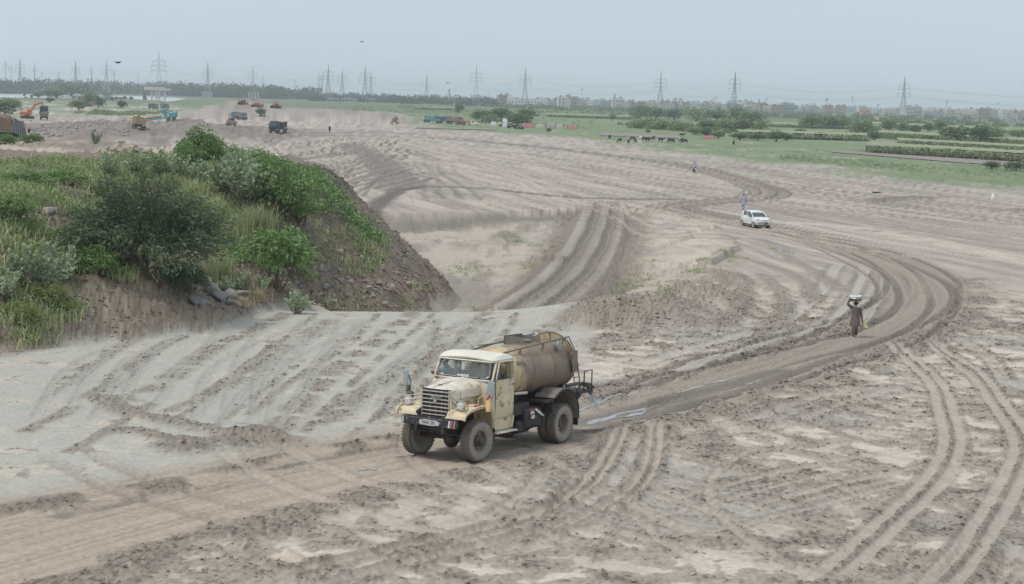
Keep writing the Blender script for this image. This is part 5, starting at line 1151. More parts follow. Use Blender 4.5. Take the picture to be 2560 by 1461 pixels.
for px_, py_, s_, lb in ((115, 745, 1.75, 'broad-leaved pale green milkweed shrub on the left slope, the biggest there'), (40, 720, 1.2, 'pale milkweed shrub at the left edge of the slope'), (8, 770, 1.2, 'half-cut milkweed shrub at the left picture edge'), (165, 700, 1.15, 'milkweed shrub on the upper right of the left slope group'),
                         (270, 450, 1.25, 'leftmost milkweed shrub in the row above the big mesquite'), (335, 448, 1.35, 'second milkweed shrub from the left above the big mesquite'), (400, 452, 1.4, 'third milkweed shrub from the left above the big mesquite'), (450, 462, 1.3, 'milkweed shrub below the tall shrub on the crest'),
                         (505, 465, 1.2, 'milkweed shrub right above the mesquite crown'), (610, 735, 1.0, 'small milkweed shrub left of the young tree with bare stems'), (560, 745, .8, 'low milkweed shrub just above the boulders'), (655, 745, .8, 'low milkweed shrub at the foot of the young tree'),
                         (742, 785, .95, 'bright low shrub at the mound\'s foot on the terrace edge'), (238, 372, 1.0, 'pale shrub beside the rubble pile by the dirt road')):
    put('c', mk_c, px_, py_, s_*.8, lb)
for px_, py_, s_, lb in ((560, 500, 1.3, 'grey-green milkweed thicket on the crest, left half'), (615, 530, 1.55, 'grey-green milkweed thicket on the crest, tallest in the middle'), (668, 520, 1.2, 'grey-green milkweed thicket on the crest next to the bright bush'), (585, 455, 1.1, 'grey-green thicket behind the crest shrubs')):
    put('c2', mk_c2, px_, py_, s_, lb)
for px_, py_, s_, lb in ((700, 540, (1.7, 1.6, 1.75), 'bright green dense bush on the mound\'s shoulder'), (745, 560, (1.2, 1.2, 1.0), 'rounded green bush below the shoulder of the mound'), (680, 470, (1.5, 1.5, 1.1), 'green bush high on the mound\'s crest'), (640, 440, (1.5, 1.5, .9), 'flat green bush along the skyline of the mound'),
                         (500, 425, (1.35, 1.3, 1.5), 'upright dark green shrub standing on the crest'), (470, 425, (.9, .9, 1.0), 'smaller shrub left of the crest shrub'), (560, 420, (1.2, 1.1, .8), 'low green shrub right of the crest shrub'), (430, 560, (1.2, 1.2, .9), 'green bush right under the mesquite crown'),
                         (200, 640, (1.0, 1.0, .8), 'low green bush on the left slope under the stone slab'), (235, 690, (1.0, 1.0, .7), 'low bush beside the hollow in the bank'), (20, 560, (1.1, 1.0, .6), 'low bush at the left edge high on the slope'), (70, 480, (1.5, 1.3, .6), 'flat bush at the upper left of the bank'),
                         (150, 465, (1.3, 1.2, .5), 'flat bush beside the reddish earth patch'), (470, 740, (.7, .7, .7), 'small leafy bush left of the boulders'), (15, 366, (1.0, .9, .55), 'low weeds in front of the loaded truck'), (80, 366, (1.0, .9, .5), 'weeds beside the loaded truck\'s cab')):
    put('g', mk_g, px_, py_, s_, lb)
for px_, py_, s_, lb in ((125, 775, 1.0, 'yellow-green flowering bush on the lower left slope'), (55, 815, .9, 'yellow-flowered low bush near the slope\'s foot'), (245, 500, .8, 'small yellow-green bush under the crest at left'), (215, 565, .7, 'yellow-green weed beside the pale stone'), (170, 800, .6, 'small yellow-green weed near the slope\'s foot')):
    put('y', mk_y, px_, py_, s_, lb)
put('s', mk_s, 690, 735, (1.25, 1.2, 1.25), 'young broad-leaved tree with bare thin stems on the mound face')
put('s', mk_s, 720, 690, (.8, .8, .75), 'small leafy sapling right behind the young tree')
for k, (px_, py_, s_, lb) in enumerate(((640, 600, 1.15, 'tall grey-green reed clump hanging below the thicket'), (600, 610, .9, 'reed clump left of the tall grey-green reeds'), (560, 640, .8, 'reed clump on the mound face above the young tree'), (525, 560, 1.0, 'reed clump right of the mesquite'), (545, 710, .8, 'reed clump above the boulders'), (480, 520, .9, 'bright reed clump between mesquite and thicket'), (430, 480, .7, 'reeds on the crest above the mesquite'))):
    put('reed', mk_reed, px_, py_, s_, lb)
for k, (px_, py_, s_, lb) in enumerate(((490, 620, 1.1, 'dry yellowish grass clump right of the mesquite'), (520, 660, 1.0, 'dry grass clump on the mound above the boulders'), (640, 760, .9, 'dry grass at the mound\'s foot'), (600, 770, .8, 'dry grass clump behind the terrace edge'), (455, 700, .8, 'dry grass clump in the hollow'))):
    put('dry', mk_dry, px_, py_, s_, lb)
# creeping ground cover and weeds that nobody could count
def scatter(poly, n, dens=None, world=False):
    P = poly if world else WL(poly); xs_ = [p[0] for p in P]; y2 = [p[1] for p in P]; out = []
    x = g5.uniform(min(xs_), max(xs_), n*4); y = g5.uniform(min(y2), max(y2), n*4); m = inside(x, y, P)
    if dens is not None: m &= g5.random(n*4) < dens(x, y)
    x, y = x[m][:n], y[m][:n]; return np.array([(a, b, zat(a, b)) for a, b in zip(x, y)])
def nrm_at(p, e=.4): return np.array([(zat(a-e, b)-zat(a+e, b), zat(a, b-e)-zat(a, b+e), 2*e) for a, b, _ in p])
P_ = scatter([(600, 420), (700, 425), (835, 490), (880, 540), (955, 605), (930, 620), (850, 560), (790, 530), (740, 480), (620, 460)], 900)
CC = np.repeat(P_, 14, 0)+g5.normal(size=(len(P_)*14, 3))*[.45, .6, .10]; CC[:, 2] += .15; NN = np.repeat(nrm_at(P_), 14, 0)
tag(quads_obj('creeping_vines', leaf_quads(CC, NN/np.linalg.norm(NN, axis=1, keepdims=True)*.5+g5.normal(size=CC.shape)*.6, g5.uniform(.14, .26, len(CC)), .14, g5, .2), L_vine), 'bright green creeping vines covering the ridge of the mound', 'vines', kind='stuff')
dn = lambda x, y: ss(-.15, .25, fbm(x*.22, y*.18, 3, 201))
P_ = np.concatenate([scatter([(0, 880), (160, 830), (330, 700), (430, 620), (560, 720), (600, 560), (720, 500), (560, 400), (0, 420)], 6000, dn), scatter([(780, 560), (960, 620), (1000, 680), (900, 700), (760, 640)], 160, dn), scatter([(730, 770), (800, 690), (1000, 730), (1120, 720), (1050, 775)], 150, dn), scatter([(0, 430), (560, 430), (560, 390), (200, 410), (0, 415)], 500, dn)])
bl = []
for p in P_:
    q = blades(g5, 8, g5.uniform(.25, .75), .8, .035, .6, 2); bl.append(q+p)
tag(quads_obj('bank_grass', np.concatenate(bl), L_grass), 'patchy wild grass covering the earth bank', 'grass', kind='stuff')
CC = np.repeat(P_[g5.permutation(len(P_))[:3000]], 12, 0); CC = CC+g5.normal(size=CC.shape)*[.35, .4, .12]+[0, 0, .2]
tag(quads_obj('bank_weeds', leaf_quads(CC, rdir(g5, len(CC), .4), g5.uniform(.10, .2, len(CC)), .08, g5), L_green), 'low leafy weeds scattered over the earth bank', 'weeds', kind='stuff')
P_ = scatter([(520, 560), (640, 560), (740, 600), (790, 680), (760, 735), (610, 710), (530, 650)], 340, dn)
CC = np.repeat(P_, 16, 0); CC = CC+g5.normal(size=CC.shape)*[.4, .5, .18]+[0, 0, .3]
tag(quads_obj('bank_weeds', leaf_quads(CC, rdir(g5, len(CC), .4), g5.uniform(.12, .24, len(CC)), .10, g5), L_vine), 'leafy weeds spilling down the front of the mound', 'weeds', kind='stuff')
# tufts in the pit
T_ = []
for px_, py_, n_, s_ in ((1260, 600, 16, 1.2), (1300, 602, 12, .9), (1330, 612, 6, .7), (1375, 625, 6, .7), (1325, 668, 14, .8), (1170, 686, 26, 1.8), (1640, 655, 8, .7), (1610, 700, 14, 1.2), (1560, 730, 18, 1.5), (1590, 715, 12, 1.2), (1730, 690, 12, .6), (1760, 660, 8, .5), (1830, 645, 12, .6), (1655, 755, 8, .7), (1720, 545, 8, .9), (1240, 520, 10, 2.5), (1050, 498, 10, 2.5), (1940, 625, 10, 1.0), (1200, 665, 6, 1.0), (1410, 400, 10, 2.0), (905, 600, 10, .8), (1185, 772, 8, .8)):
    c = W(px_, py_)
    for k in range(n_*2):
        a, b = c[0]+g5.normal()*s_*.6, c[1]+g5.normal()*s_*1.3; T_.append(blades(g5, 8, g5.uniform(.12, .38), .4, .03, .6, 2)+np.array([a, b, zat(a, b)]))
tag(quads_obj('pit_grass', np.concatenate(T_), L_grass), 'small tufts of grass on the sandy pit floor and slopes', 'grass', kind='stuff')
# ---- boulders and stones
M_stone = mat('pale_stone', (.29, .245, .205), .9, c2=(.38, .335, .28), nscale=1.5, amt=.9, bump=.5, bscale=6)
M_stone2 = mat('grey_stone', (.22, .215, .215), .9, c2=(.30, .28, .265), nscale=1.8, amt=.8, bump=.5, bscale=6)
def rock_mesh(seed, name='stone'):
    g = np.random.default_rng(seed); bm = bmesh.new()
    for p in g.normal(size=(15, 3)): p = p/np.linalg.norm(p)*g.uniform(.75, 1.1); bm.verts.new(p*np.array([.55, .45, .36]))
    bmesh.ops.convex_hull(bm, input=bm.verts[:])
    for v_ in [v_ for v_ in bm.verts if not v_.link_faces]: bm.verts.remove(v_)
    bmesh.ops.bevel(bm, geom=bm.edges[:], offset=.035, segments=1, affect='EDGES'); me = bpy.data.meshes.new(name); bm.to_mesh(me); bm.free(); return me
RK = [rock_mesh(300+k) for k in range(7)]
def rock(px, py, s_, label, m_, name='boulder', k=None, group='boulders at the foot of the mound', dz=.12):
    me = RK[(k if k is not None else int(g5.integers(0, 7)))]; 
    if not me.materials: me.materials.append(M_stone)
    o = new_obj(name, me); o.material_slots[0].link = 'OBJECT'; o.material_slots[0].material = m_
    o.location = on(px, py, dz*s_ if not hasattr(s_, '__len__') else dz*s_[2]); o.rotation_euler = (g5.uniform(-.5, .5), g5.uniform(-.4, .4), g5.uniform(0, 6)); o.scale = (s_,)*3 if not hasattr(s_, '__len__') else s_
    return tag(o, label, 'stone', group)
for px_, py_, s_, lb, m_ in ((548, 762, 1.25, 'dark grey squared boulder at the mound\'s foot', M_stone2), (525, 742, 1.5, 'largest brownish boulder in the heap at the mound\'s foot', M_stone), (568, 752, 1.1, 'upright tan boulder right of the dark grey one', M_stone), (510, 720, 1.0, 'light boulder at the top left of the boulder heap', M_stone), (555, 728, (1.5, 1.0, .6), 'flat pale slab lying on top of the boulder heap', M_stone),
                             (580, 772, .9, 'low tan boulder on the terrace edge', M_stone), (610, 772, .8, 'small tan boulder right of the low one on the terrace edge', M_stone), (495, 765, 1.1, 'boulder half sunk left of the dark grey one', M_stone2), (605, 745, 1.0, 'brown boulder among dry grass at the mound\'s foot', M_stone), (640, 755, .8, 'small boulder right of the heap under the young tree', M_stone2), (485, 735, .8, 'boulder under the hanging mesquite branches', M_stone2), (122, 545, (1.2, .8, .7), 'single pale stone slab on the left slope', M_stone), (545, 700, .7, 'small stone above the boulder heap', M_stone2), (530, 690, .8, 'dark stone under the reeds', M_stone2)):
    rock(px_, py_, s_, lb, m_)
for k in range(120):                                       # stones rolled down the bare face of the mound
    px_ = g5.uniform(700, 1040); py_ = g5.uniform(600, 772)
    if py_ < 600+(px_-740)*.42-20: continue
    rock(px_, py_, g5.uniform(.2, .6), 'small loose stone lying on the bare earth face of the mound', M_stone if g5.random() < .6 else M_stone2, 'loose_stone', group='loose stones on the mound face')
for k in range(85):                                       # broken lumps piled beside the dirt road
    px_ = g5.normal(320, 38); py_ = 398-abs(g5.normal(0, 1))*12*(1-abs(px_-320)/130)
    if px_ < 235 or px_ > 420: continue
    rock(px_, py_, g5.uniform(.3, .85), 'broken earth lump in the rubble pile beside the dirt road', mat('tan_rubble', (.40, .335, .265), .95, c2=(.28, .23, .185), nscale=2, bump=.5, bscale=6), 'rubble_lump', group='lumps of the rubble pile', dz=.1+.5*g5.random())
for k in range(130):
    rock(g5.uniform(40, 330), g5.uniform(300, 345), g5.uniform(.45, 1.3), 'grey broken block in the far rubble field on the left', mat('grey_rubble', (.31, .275, .25), .95, c2=(.40, .36, .33), nscale=1.2, bump=.4, bscale=4), 'rubble_block', group='blocks of the far rubble field')
# ================================================================ site machines and vehicles in the distance
def simple_wheel(mb, x, y, r=.5, w_=.28):
    mb.lathe([(.001, -w_/2), (r*.9, -w_/2), (r, -w_*.35), (r, w_*.35), (r*.9, w_/2), (.001, w_/2)], 14, 'Y', (x, y, r))
def dump_truck(label, loc, a, cabc, bedc, tip=0.0, load=None, tail=False, L=6.6, name='dump_truck'):
    """cab forward at +X, open steel body behind"""
    T = thing(name, label, 'truck'); XB = -.2
    for x in (L*.30, -L*.22, -L*.22-1.25):
        for s in (1, -1):
            m = MB(); simple_wheel(m, 0, 0); o = m.build('wheel', M_rub, T); o.location = (x, s*1.0, 0)
    MB().box((0, 0, .95), (L*.95, .8, .25)).box((L*.46, 0, .75), (.15, 2.1, .3)).build('chassis_frame', M_black, T)
    x0 = L*.5
    cb = MB().loft([[(x0-1.75, -1.1, .9), (x0-1.75, -1.1, 2.0), (x0-1.7, -.98, 2.75), (x0-1.7, .98, 2.75), (x0-1.75, 1.1, 2.0), (x0-1.75, 1.1, .9)], [(x0, -1.1, .8), (x0, -1.1, 1.75), (x0-.30, -.98, 2.72), (x0-.30, .98, 2.72), (x0, 1.1, 1.75), (x0, 1.1, .8)]], True, False); Cb = cb.build('cab', cabc, T)
    MB().add([(x0+.015, -.95, 1.80), (x0+.015, .95, 1.80), (x0-.25, .88, 2.62), (x0-.25, -.88, 2.62)], [(0, 1, 2, 3)]).build('windscreen', M_cglass, Cb)
    MB().box((x0+.03, 0, 1.25), (.06, 1.7, .45)).build('grille', M_gask, Cb)
    for s in (1, -1):
        MB().prism([(x0-1.45, 1.75), (x0-.25, 1.75), (x0-.42, 2.55), (x0-1.40, 2.55)], s*1.07-.02, s*1.07+.02).build('side_window', M_cglass, Cb)
        MB().box((x0+.03, s*.85, 1.0), (.06, .25, .2)).build('headlight', M_lamp, Cb)
        MB().box((x0-.1, s*1.35, 2.1), (.06, .18, .4)).build('mirror', M_gask, Cb)
    bl, bz = L*.66, 1.2; hx = x0-1.95-bl
    piv = Matrix.Translation((hx, 0, bz)) @ Matrix.Rotation(-tip, 4, 'Y')
    b = MB()
    for s in (1, -1): b.box((bl/2, s*1.17, .75), (bl, .06, 1.4), M=piv)
    b.box((bl/2, 0, .05), (bl, 2.3, .1), M=piv).box((bl, 0, .85), (.08, 2.3, 1.6), M=piv).box((bl+.45, 0, 1.62), (.95, 2.2, .06), M=piv)
    Bd = b.build('tipper_body', bedc, T)
    for k in range(5):
        for s in (1, -1): MB().box((bl*(k+.5)/5, s*1.22, .72), (.1, .07, 1.3), M=piv).build('body_rib', bedc, Bd)
    tg = MB().box((-.02, 0, .72), (.07, 2.3, 1.3), M=piv) 
    if tail: 
        Tg = tg.build('tailgate', bedc, T)
        for z in (.25, .7, 1.15): MB().box((-.08, 0, z), (.08, 2.3, .12), M=piv).build('tailgate_rib', mat('pale_rib', (.42, .36, .24), .7), Tg)
    for s in (1, -1): MB().box((-L*.5+.1, s*.95, .75), (.05, .6, .5)).build('mud_flap', M_gask, T)
    place_vehicle(T, loc[0], loc[1], a, 4.5, 2.0)
    if load is not None:
        bpy.context.view_layer.update()
        g = np.random.default_rng(8); rings = []
        for i in range(9):
            u = i/8; h = .55+1.15*math.sin(min(1, u*1.25+.12)*math.pi)**.7*.8; ring = []
            for k in range(11):
                v_ = k/10*2-1; ring.append(piv @ Vector((bl*(.0+.98*u), v_*1.12, .5+(h*(1-v_*v_*.75))+g.normal()*.04)))
            rings.append(ring)
        lo = MB().loft(rings, False, True, False).add([tuple(p) for p in rings[0]]+[tuple(piv @ Vector((0, 1.12, .12))), tuple(piv @ Vector((0, -1.12, .12)))], [tuple(range(13))])
        Lo = lo.build('earth_load', load, None); Lo.matrix_world = T.matrix_world.copy(); tag(Lo, 'heap of brown earth filling the loaded truck\'s open body', 'earth')
    return T
hz = lambda x, y, n, c, c2, **k: mat(n, c, .6, c2=c2, nscale=1.2, amt=.7, **k)
V_blue = mat('truck_blue', (.06, .16, .22), .5, c2=(.10, .21, .27), nscale=1.5); V_dark = mat('truck_navy', (.035, .05, .075), .5, c2=(.08, .09, .11), nscale=1.5); V_grey = mat('truck_grey', (.20, .20, .21), .6, c2=(.28, .26, .25), nscale=1.2)
V_yel = mat('truck_ochre', (.42, .31, .13), .6, c2=(.30, .24, .15), nscale=1.5); V_slate = mat('body_slate', (.16, .17, .19), .6, c2=(.24, .23, .23), nscale=1.2); V_teal = mat('machine_teal', (.10, .33, .38), .5, c2=(.16, .40, .44), nscale=1); V_or = mat('machine_orange', (.60, .17, .06), .5, c2=(.48, .15, .07), nscale=1.2)
V_rust = mat('machine_rust', (.36, .15, .08), .7, c2=(.26, .13, .09), nscale=1.2); V_pink = mat('roller_pink', (.34, .21, .18), .7, c2=(.28, .2, .18), nscale=1.5); V_earth = mat('brown_earth_load', (.17, .12, .09), .95, c2=(.23, .17, .13), nscale=1.5, bump=.5, bscale=4); V_lblue = mat('truck_lightblue', (.15, .27, .38), .5, c2=(.2, .3, .38), nscale=1)
tc = lambda p: math.atan2(-p[1], -p[0])
p = W(694, 332); dump_truck('dark navy dump truck parked broadside-on on the open plain', p, tc(p)+.45+math.pi*0-1.15+.35, V_dark, V_dark)
p = W(598, 300); dump_truck('blue dump truck standing behind the road roller', p, tc(p)-math.pi*.78, V_blue, V_slate)
p = W(345, 322); dump_truck('ochre dump truck seen from behind with its tailgate shut', p, math.pi+tc(p)+.12, V_yel, V_yel, tail=True)
p = W(110, 301); dump_truck('grey dump truck seen from behind in the rubble field', p, math.pi+tc(p), V_slate, V_slate, tip=.35, tail=True)
# the loaded truck just beyond the bank, seen from behind and cut by the picture edge
d_ = ray(18, 361); lp = np.array([d_[0], d_[1]])/d_[1]*164.0; dump_truck('earth-laden truck with green cab seen from behind at the left picture edge', lp, math.pi+tc(lp)-.22, mat('cab_green', (.04, .11, .10), .5, c2=(.08, .15, .13), nscale=2), mat('body_greygreen', (.22, .25, .24), .6, c2=(.12, .14, .14), nscale=1.5), load=V_earth)
p = W(383, 273); dump_truck('small pale dump truck far behind the teal machine, left one', p, tc(p)-.5, V_grey, V_grey)
p = W(411, 273); dump_truck('small blue-grey dump truck far behind the teal machine, right one', p, tc(p)+math.pi+.4, V_lblue, V_slate)
p = W(71, 246); dump_truck('dark dump truck with its body fully raised near the river', p, tc(p)+1.5, V_dark, V_slate, tip=.9)
p = W(190, 247); dump_truck('dump truck parked under the dark trees by the river', p, tc(p)+1.4, V_grey, V_grey)
p = W(272, 251); dump_truck('dark dump truck left of the red digger by the river', p, tc(p)+1.5, V_dark, V_slate); p = W(297, 251); dump_truck('dark dump truck right of the red digger by the river', p, tc(p)-1.5, V_dark, V_slate)
p = W(362, 251); dump_truck('brownish dump truck at the water\'s edge below the bridge', p, tc(p)+.2, V_rust, V_rust, tip=.7)
for px_, py_, lb, cc, bc in ((1080, 308, 'light blue truck at the left end of the parked row', V_lblue, V_teal), (1112, 309, 'strong blue truck in the middle of the parked row', mat('truck_royal', (.05, .12, .34), .5), mat('body_royal', (.08, .17, .38), .5)), (1137, 311, 'faded brown truck at the right of the parked row', V_pink, V_pink)):
    p = W(px_, py_); dump_truck(lb, p, tc(p)+1.45, cc, bc)
def tanker_far(label, p, a):
    T = thing('tanker_truck', label, 'truck')
    for x in (2, -2):
        for s in (1, -1): m = MB(); simple_wheel(m, 0, 0); o = m.build('wheel', M_rub, T); o.location = (x, s*.95, 0)
    MB().box((0, 0, .9), (6, .8, .25)).build('chassis_frame', M_black, T); MB().box((2.2, 0, 1.7), (1.5, 2.0, 1.7), .15).build('cab', M_cream, T)
    MB().lathe([(.02, -3.2), (.7, -3.15), (.85, -3.0), (.85, 1.1), (.7, 1.2), (.02, 1.25)], 20, 'X', (0, 0, 2.05)).build('tank', M_tank, T); MB().lathe([(.2, 2.85), (.2, 3.05), (.01, 3.1)], 10, 'Z', (-1, 0, 0)).build('tank_hatch', M_black, T)
    return place_vehicle(T, p[0], p[1], a)
p = W(986, 311); tanker_far('pale brown tanker seen from behind at the end of the grey spoil bank', p, math.pi+tc(p)+.15)
def excavator(label, p, a, c, boom=1.0, swing=0.0, name='excavator', sc_=1.0):
    T = thing(name, label, 'excavator')
    for s in (1, -1):
        MB().prism([(-1.9, .25), (-1.6, .0), (1.6, 0), (1.9, .25), (1.9, .65), (1.6, .85), (-1.6, .85), (-1.9, .65)], s*1.15-.28, s*1.15+.28).build('track', M_black, T)
    MB().box((0, 0, .75), (1.6, 1.7, .4)).cyl((0, 0, .9), (0, 0, 1.1), .7, n=16).build('undercarriage', M_dust, T)
    h = MB().box((-.9, 0, 1.65), (2.3, 2.4, 1.1), .12).box((-2.0, 0, 1.7), (.5, 2.4, 1.2), .2); h.build('engine_house', c, T)
    cb = MB().box((.75, .7, 2.0), (1.4, .95, 1.7), .1); Cb = cb.build('cab', c, T); MB().box((1.47, .7, 2.2), (.03, .8, 1.1)).build('cab_window', M_cglass, Cb); MB().box((.8, 1.19, 2.3), (1.1, .03, .9)).build('cab_window', M_cglass, Cb)
    b1 = MB().prism([(.5, 1.5), (.9, 1.4), (2.4, 3.9*boom), (4.6, 4.9*boom), (4.5, 5.3*boom), (2.1, 4.6*boom)], -.22, .22); b1.build('boom', c, T)
    b2 = MB().prism([(4.1, 5.35*boom), (4.75, 5.2*boom), (6.1, 2.6*boom), (5.7, 2.5*boom)], -.18, .18); b2.build('stick', c, T)
    MB().prism([(5.6, 2.7*boom), (6.2, 2.7*boom), (6.5, 1.9*boom), (5.9, 1.4*boom), (5.2, 1.7*boom)], -.55, .55).build('bucket', M_dust, T)
    for s in (.3, -.3): MB().cyl((.9, s, 1.5), (2.3, s, 3.6*boom), .09, n=6).build('ram', M_chr, T)
    place_vehicle(T, p[0], p[1], a, 3, 2.2); T.scale = (sc_,)*3; return T
p = W(68, 297); excavator('orange excavator reaching over the rubble field with raised boom', p, tc(p)+math.pi*.56, V_or)
p = W(201, 248); excavator('small red excavator beside the dark trees by the river', p, tc(p)+1.9, V_or, .55); p = W(281, 251); excavator('red excavator between two dump trucks by the river', p, tc(p)+1.7, V_or, .5)
p = W(222, 267); excavator('faded excavator half hidden behind the round trees', p, tc(p)-1.5, V_rust, .6)
p = W(1255, 316); excavator('pale grey digger standing in the roadside camp', p, tc(p)+1.2, mat('machine_pale', (.55, .57, .58), .5), .62, sc_=.6)
def bulldozer(label, p, a, c):
    T = thing('bulldozer', label, 'bulldozer')
    for s in (1, -1): MB().prism([(-1.7, .3), (-1.4, 0), (1.3, 0), (1.7, .3), (1.6, .8), (-1.5, .9)], s*.95-.25, s*.95+.25).build('track', M_black, T)
    MB().box((.8, 0, 1.35), (1.9, 1.1, .9), .08).build('engine_hood', c, T); MB().box((-.6, 0, 1.1), (1.2, 1.5, .6), .06).build('hull', c, T)
    cb = MB().box((-.7, 0, 2.9), (1.6, 1.6, .12), .03)
    for x in (-1.35, -.05):
        for s in (1, -1): cb.cyl((x, s*.7, 1.3), (x, s*.7, 2.9), .05, n=6)
    cb.build('canopy', c, T); MB().prism([(2.3, .1), (2.55, .2), (2.45, .7), (2.6, 1.3), (2.4, 1.3), (2.2, .7)], -1.6, 1.6).build('blade', M_dust, T)
    for s in (1, -1): MB().box((1.2, s*1.3, .5), (2.4, .12, .2)).build('push_arm', c, T)
    MB().cyl((1.0, .2, 1.8), (1.0, .2, 2.5), .06, n=8).build('exhaust_pipe', M_black, T); return place_vehicle(T, p[0], p[1], a, 2.5, 1.9)
for px_, py_, lb, a in ((640, 266, 'reddish bulldozer working on the top of the spoil bank', 1.0), (687, 260, 'second bulldozer on the skyline of the spoil bank', 2.5), (604, 253, 'dark red machine far behind the spoil bank, left one', 1.6), (632, 251, 'dark machine far behind the spoil bank, right one', 1.4)):
    p = W(px_, py_); bulldozer(lb, p, tc(p)+a, V_rust)
def roller(p, a):
    T = thing('road_roller', 'pinkish road roller facing the viewer on the levelled plain', 'roller')
    MB().cyl((1.7, -1.05, .75), (1.7, 1.05, .75), .75, n=28).build('drum', M_dust, T); MB().box((1.7, 0, 1.25), (1.2, 2.45, .55), .08).box((1.7, 1.15, .9), (1.7, .12, .4)).box((1.7, -1.15, .9), (1.7, .12, .4)).build('drum_frame', V_pink, T)
    MB().box((-1.2, 0, 1.45), (1.8, 1.7, .9), .1).build('engine_hood', V_pink, T)
    c_ = MB().box((0, 0, 3.05), (1.5, 1.6, .12), .03); 
    for x in (-.65, .65):
        for s in (1, -1): c_.cyl((x, s*.7, 1.2), (x, s*.7, 3.0), .05, n=6)
    c_.build('canopy', V_grey, T); MB().box((-.2, 0, 1.6), (.6, .7, .8), .08).build('seat', M_gask, T); MB().box((0, 0, 1.0), (1.6, 1.4, .5), .05).build('chassis_frame', M_black, T)
    for s in (1, -1): m = MB(); simple_wheel(m, 0, 0, .75, .5); o = m.build('wheel', M_rub, T); o.location = (-1.5, s*.85, 0)
    place_vehicle(T, p[0], p[1], a, 3, 1.8)
p = W(577, 315); roller(p, tc(p)+.08)
# teal flat-decked machine (a long low loader)
p = W(398, 298); T = thing('low_loader', 'bright teal low flatbed trailer truck standing behind the spoil heap', 'truck')
for x in (4.2, 2.6, -3.0, -4.2):
    for s in (1, -1): m = MB(); simple_wheel(m, 0, 0); o = m.build('wheel', M_rub, T); o.location = (x, s*1.1, 0)
MB().box((-1.2, 0, 1.05), (8.0, 2.5, .45), .05).prism([(-5.2, .9), (-5.2, 2.2), (-4.6, 1.3), (-4.6, .9)], -1.2, 1.2).build('deck', V_teal, T); MB().box((2.0, 0, 2.4), (.9, 1.6, 2.4), .1).box((2.3, 0, 3.3), (1.6, .5, .5), .1).build('mast', V_teal, T); MB().box((4.2, 0, 1.6), (2.3, 2.3, 1.5), .15).build('cab', V_teal, T); MB().box((4.3, 1.16, 1.95), (1.3, .03, .6)).build('cab_window', M_cglass, T); MB().box((-1.6, 0, 1.5), (5.0, 2.2, .5), .2).build('cargo', V_rust, T); MB().box((-5.3, .2, 2.0), (.6, 1.4, 1.1), .05).build('rear_box', M_black, T)
place_vehicle(T, p[0], p[1], tc(p)+1.45, 6, 2)
# white van, tractor and junk at the roadside camp
p = W(1183, 314); T = thing('white_pickup', 'white pickup car parked right of the row of trucks', 'car')
MB().loft([[(x, -hw, .4), (x, -hw, z*.65), (x, -hw*.85, z), (x, hw*.85, z), (x, hw, z*.65), (x, hw, .4)] for x, hw, z in ((2.2, .75, .75), (2.0, .85, .95), (1.0, .85, 1.05), (.6, .8, 1.6), (-.8, .8, 1.65), (-1.0, .85, 1.1), (-2.2, .85, 1.05))], True, False).build('body', M_white, T)
MB().add([(.95, -.6, 1.1), (.95, .6, 1.1), (.62, .55, 1.55), (.62, -.55, 1.55)], [(0, 1, 2, 3)]).build('windscreen', M_cglass, T)
for s in (1, -1): MB().box((0, s*.83, 1.32), (1.2, .03, .38)).build('side_window', M_cglass, T)
for x in (1.4, -1.4):
    for s in (1, -1): m = MB(); simple_wheel(m, 0, 0, .34, .2); o = m.build('wheel', M_rub, T); o.location = (x, s*.75, 0)
place_vehicle(T, p[0], p[1], tc(p)+1.5, 2.8, 1.5)
def tractor(label, p, a, c):
    T = thing('tractor', label, 'tractor')
    for x, r_ in ((1.2, .4), (-.8, .8)):
        for s in (1, -1): m = MB(); simple_wheel(m, 0, 0, r_, .35); o = m.build('wheel', M_rub, T); o.location = (x, s*.85, 0)
    MB().box((.8, 0, 1.15), (1.9, .6, .6), .08).build('engine_hood', c, T); MB().box((-.7, 0, 1.1), (1.0, .7, .5), .05).build('seat_base', c, T); MB().cyl((.9, 0, 1.4), (.9, 0, 2.2), .05, n=6).build('exhaust_pipe', M_black, T); MB().tube([(-.1, .25, 1.7), (0, 0, 1.75), (-.1, -.25, 1.7)], .03, 5).build('steering_wheel', M_black, T)
    for s in (1, -1): MB().prism([(-1.6, 1.0), (-1.4, 1.6), (-.8, 1.75), (-.2, 1.6), (0, 1.1), (-.2, 1.4), (-.8, 1.62), (-1.35, 1.45)], s*.85-.18, s*.85+.18).build('mudguard', c, T)
    place_vehicle(T, p[0], p[1], a, 2, 1.6)
p = W(1150, 312); tractor('reddish tractor left of the white pickup', p, tc(p)+1.3, V_rust); p = W(1165, 314); tractor('low red tractor right beside the white pickup', p, tc(p)+1.5, V_or)
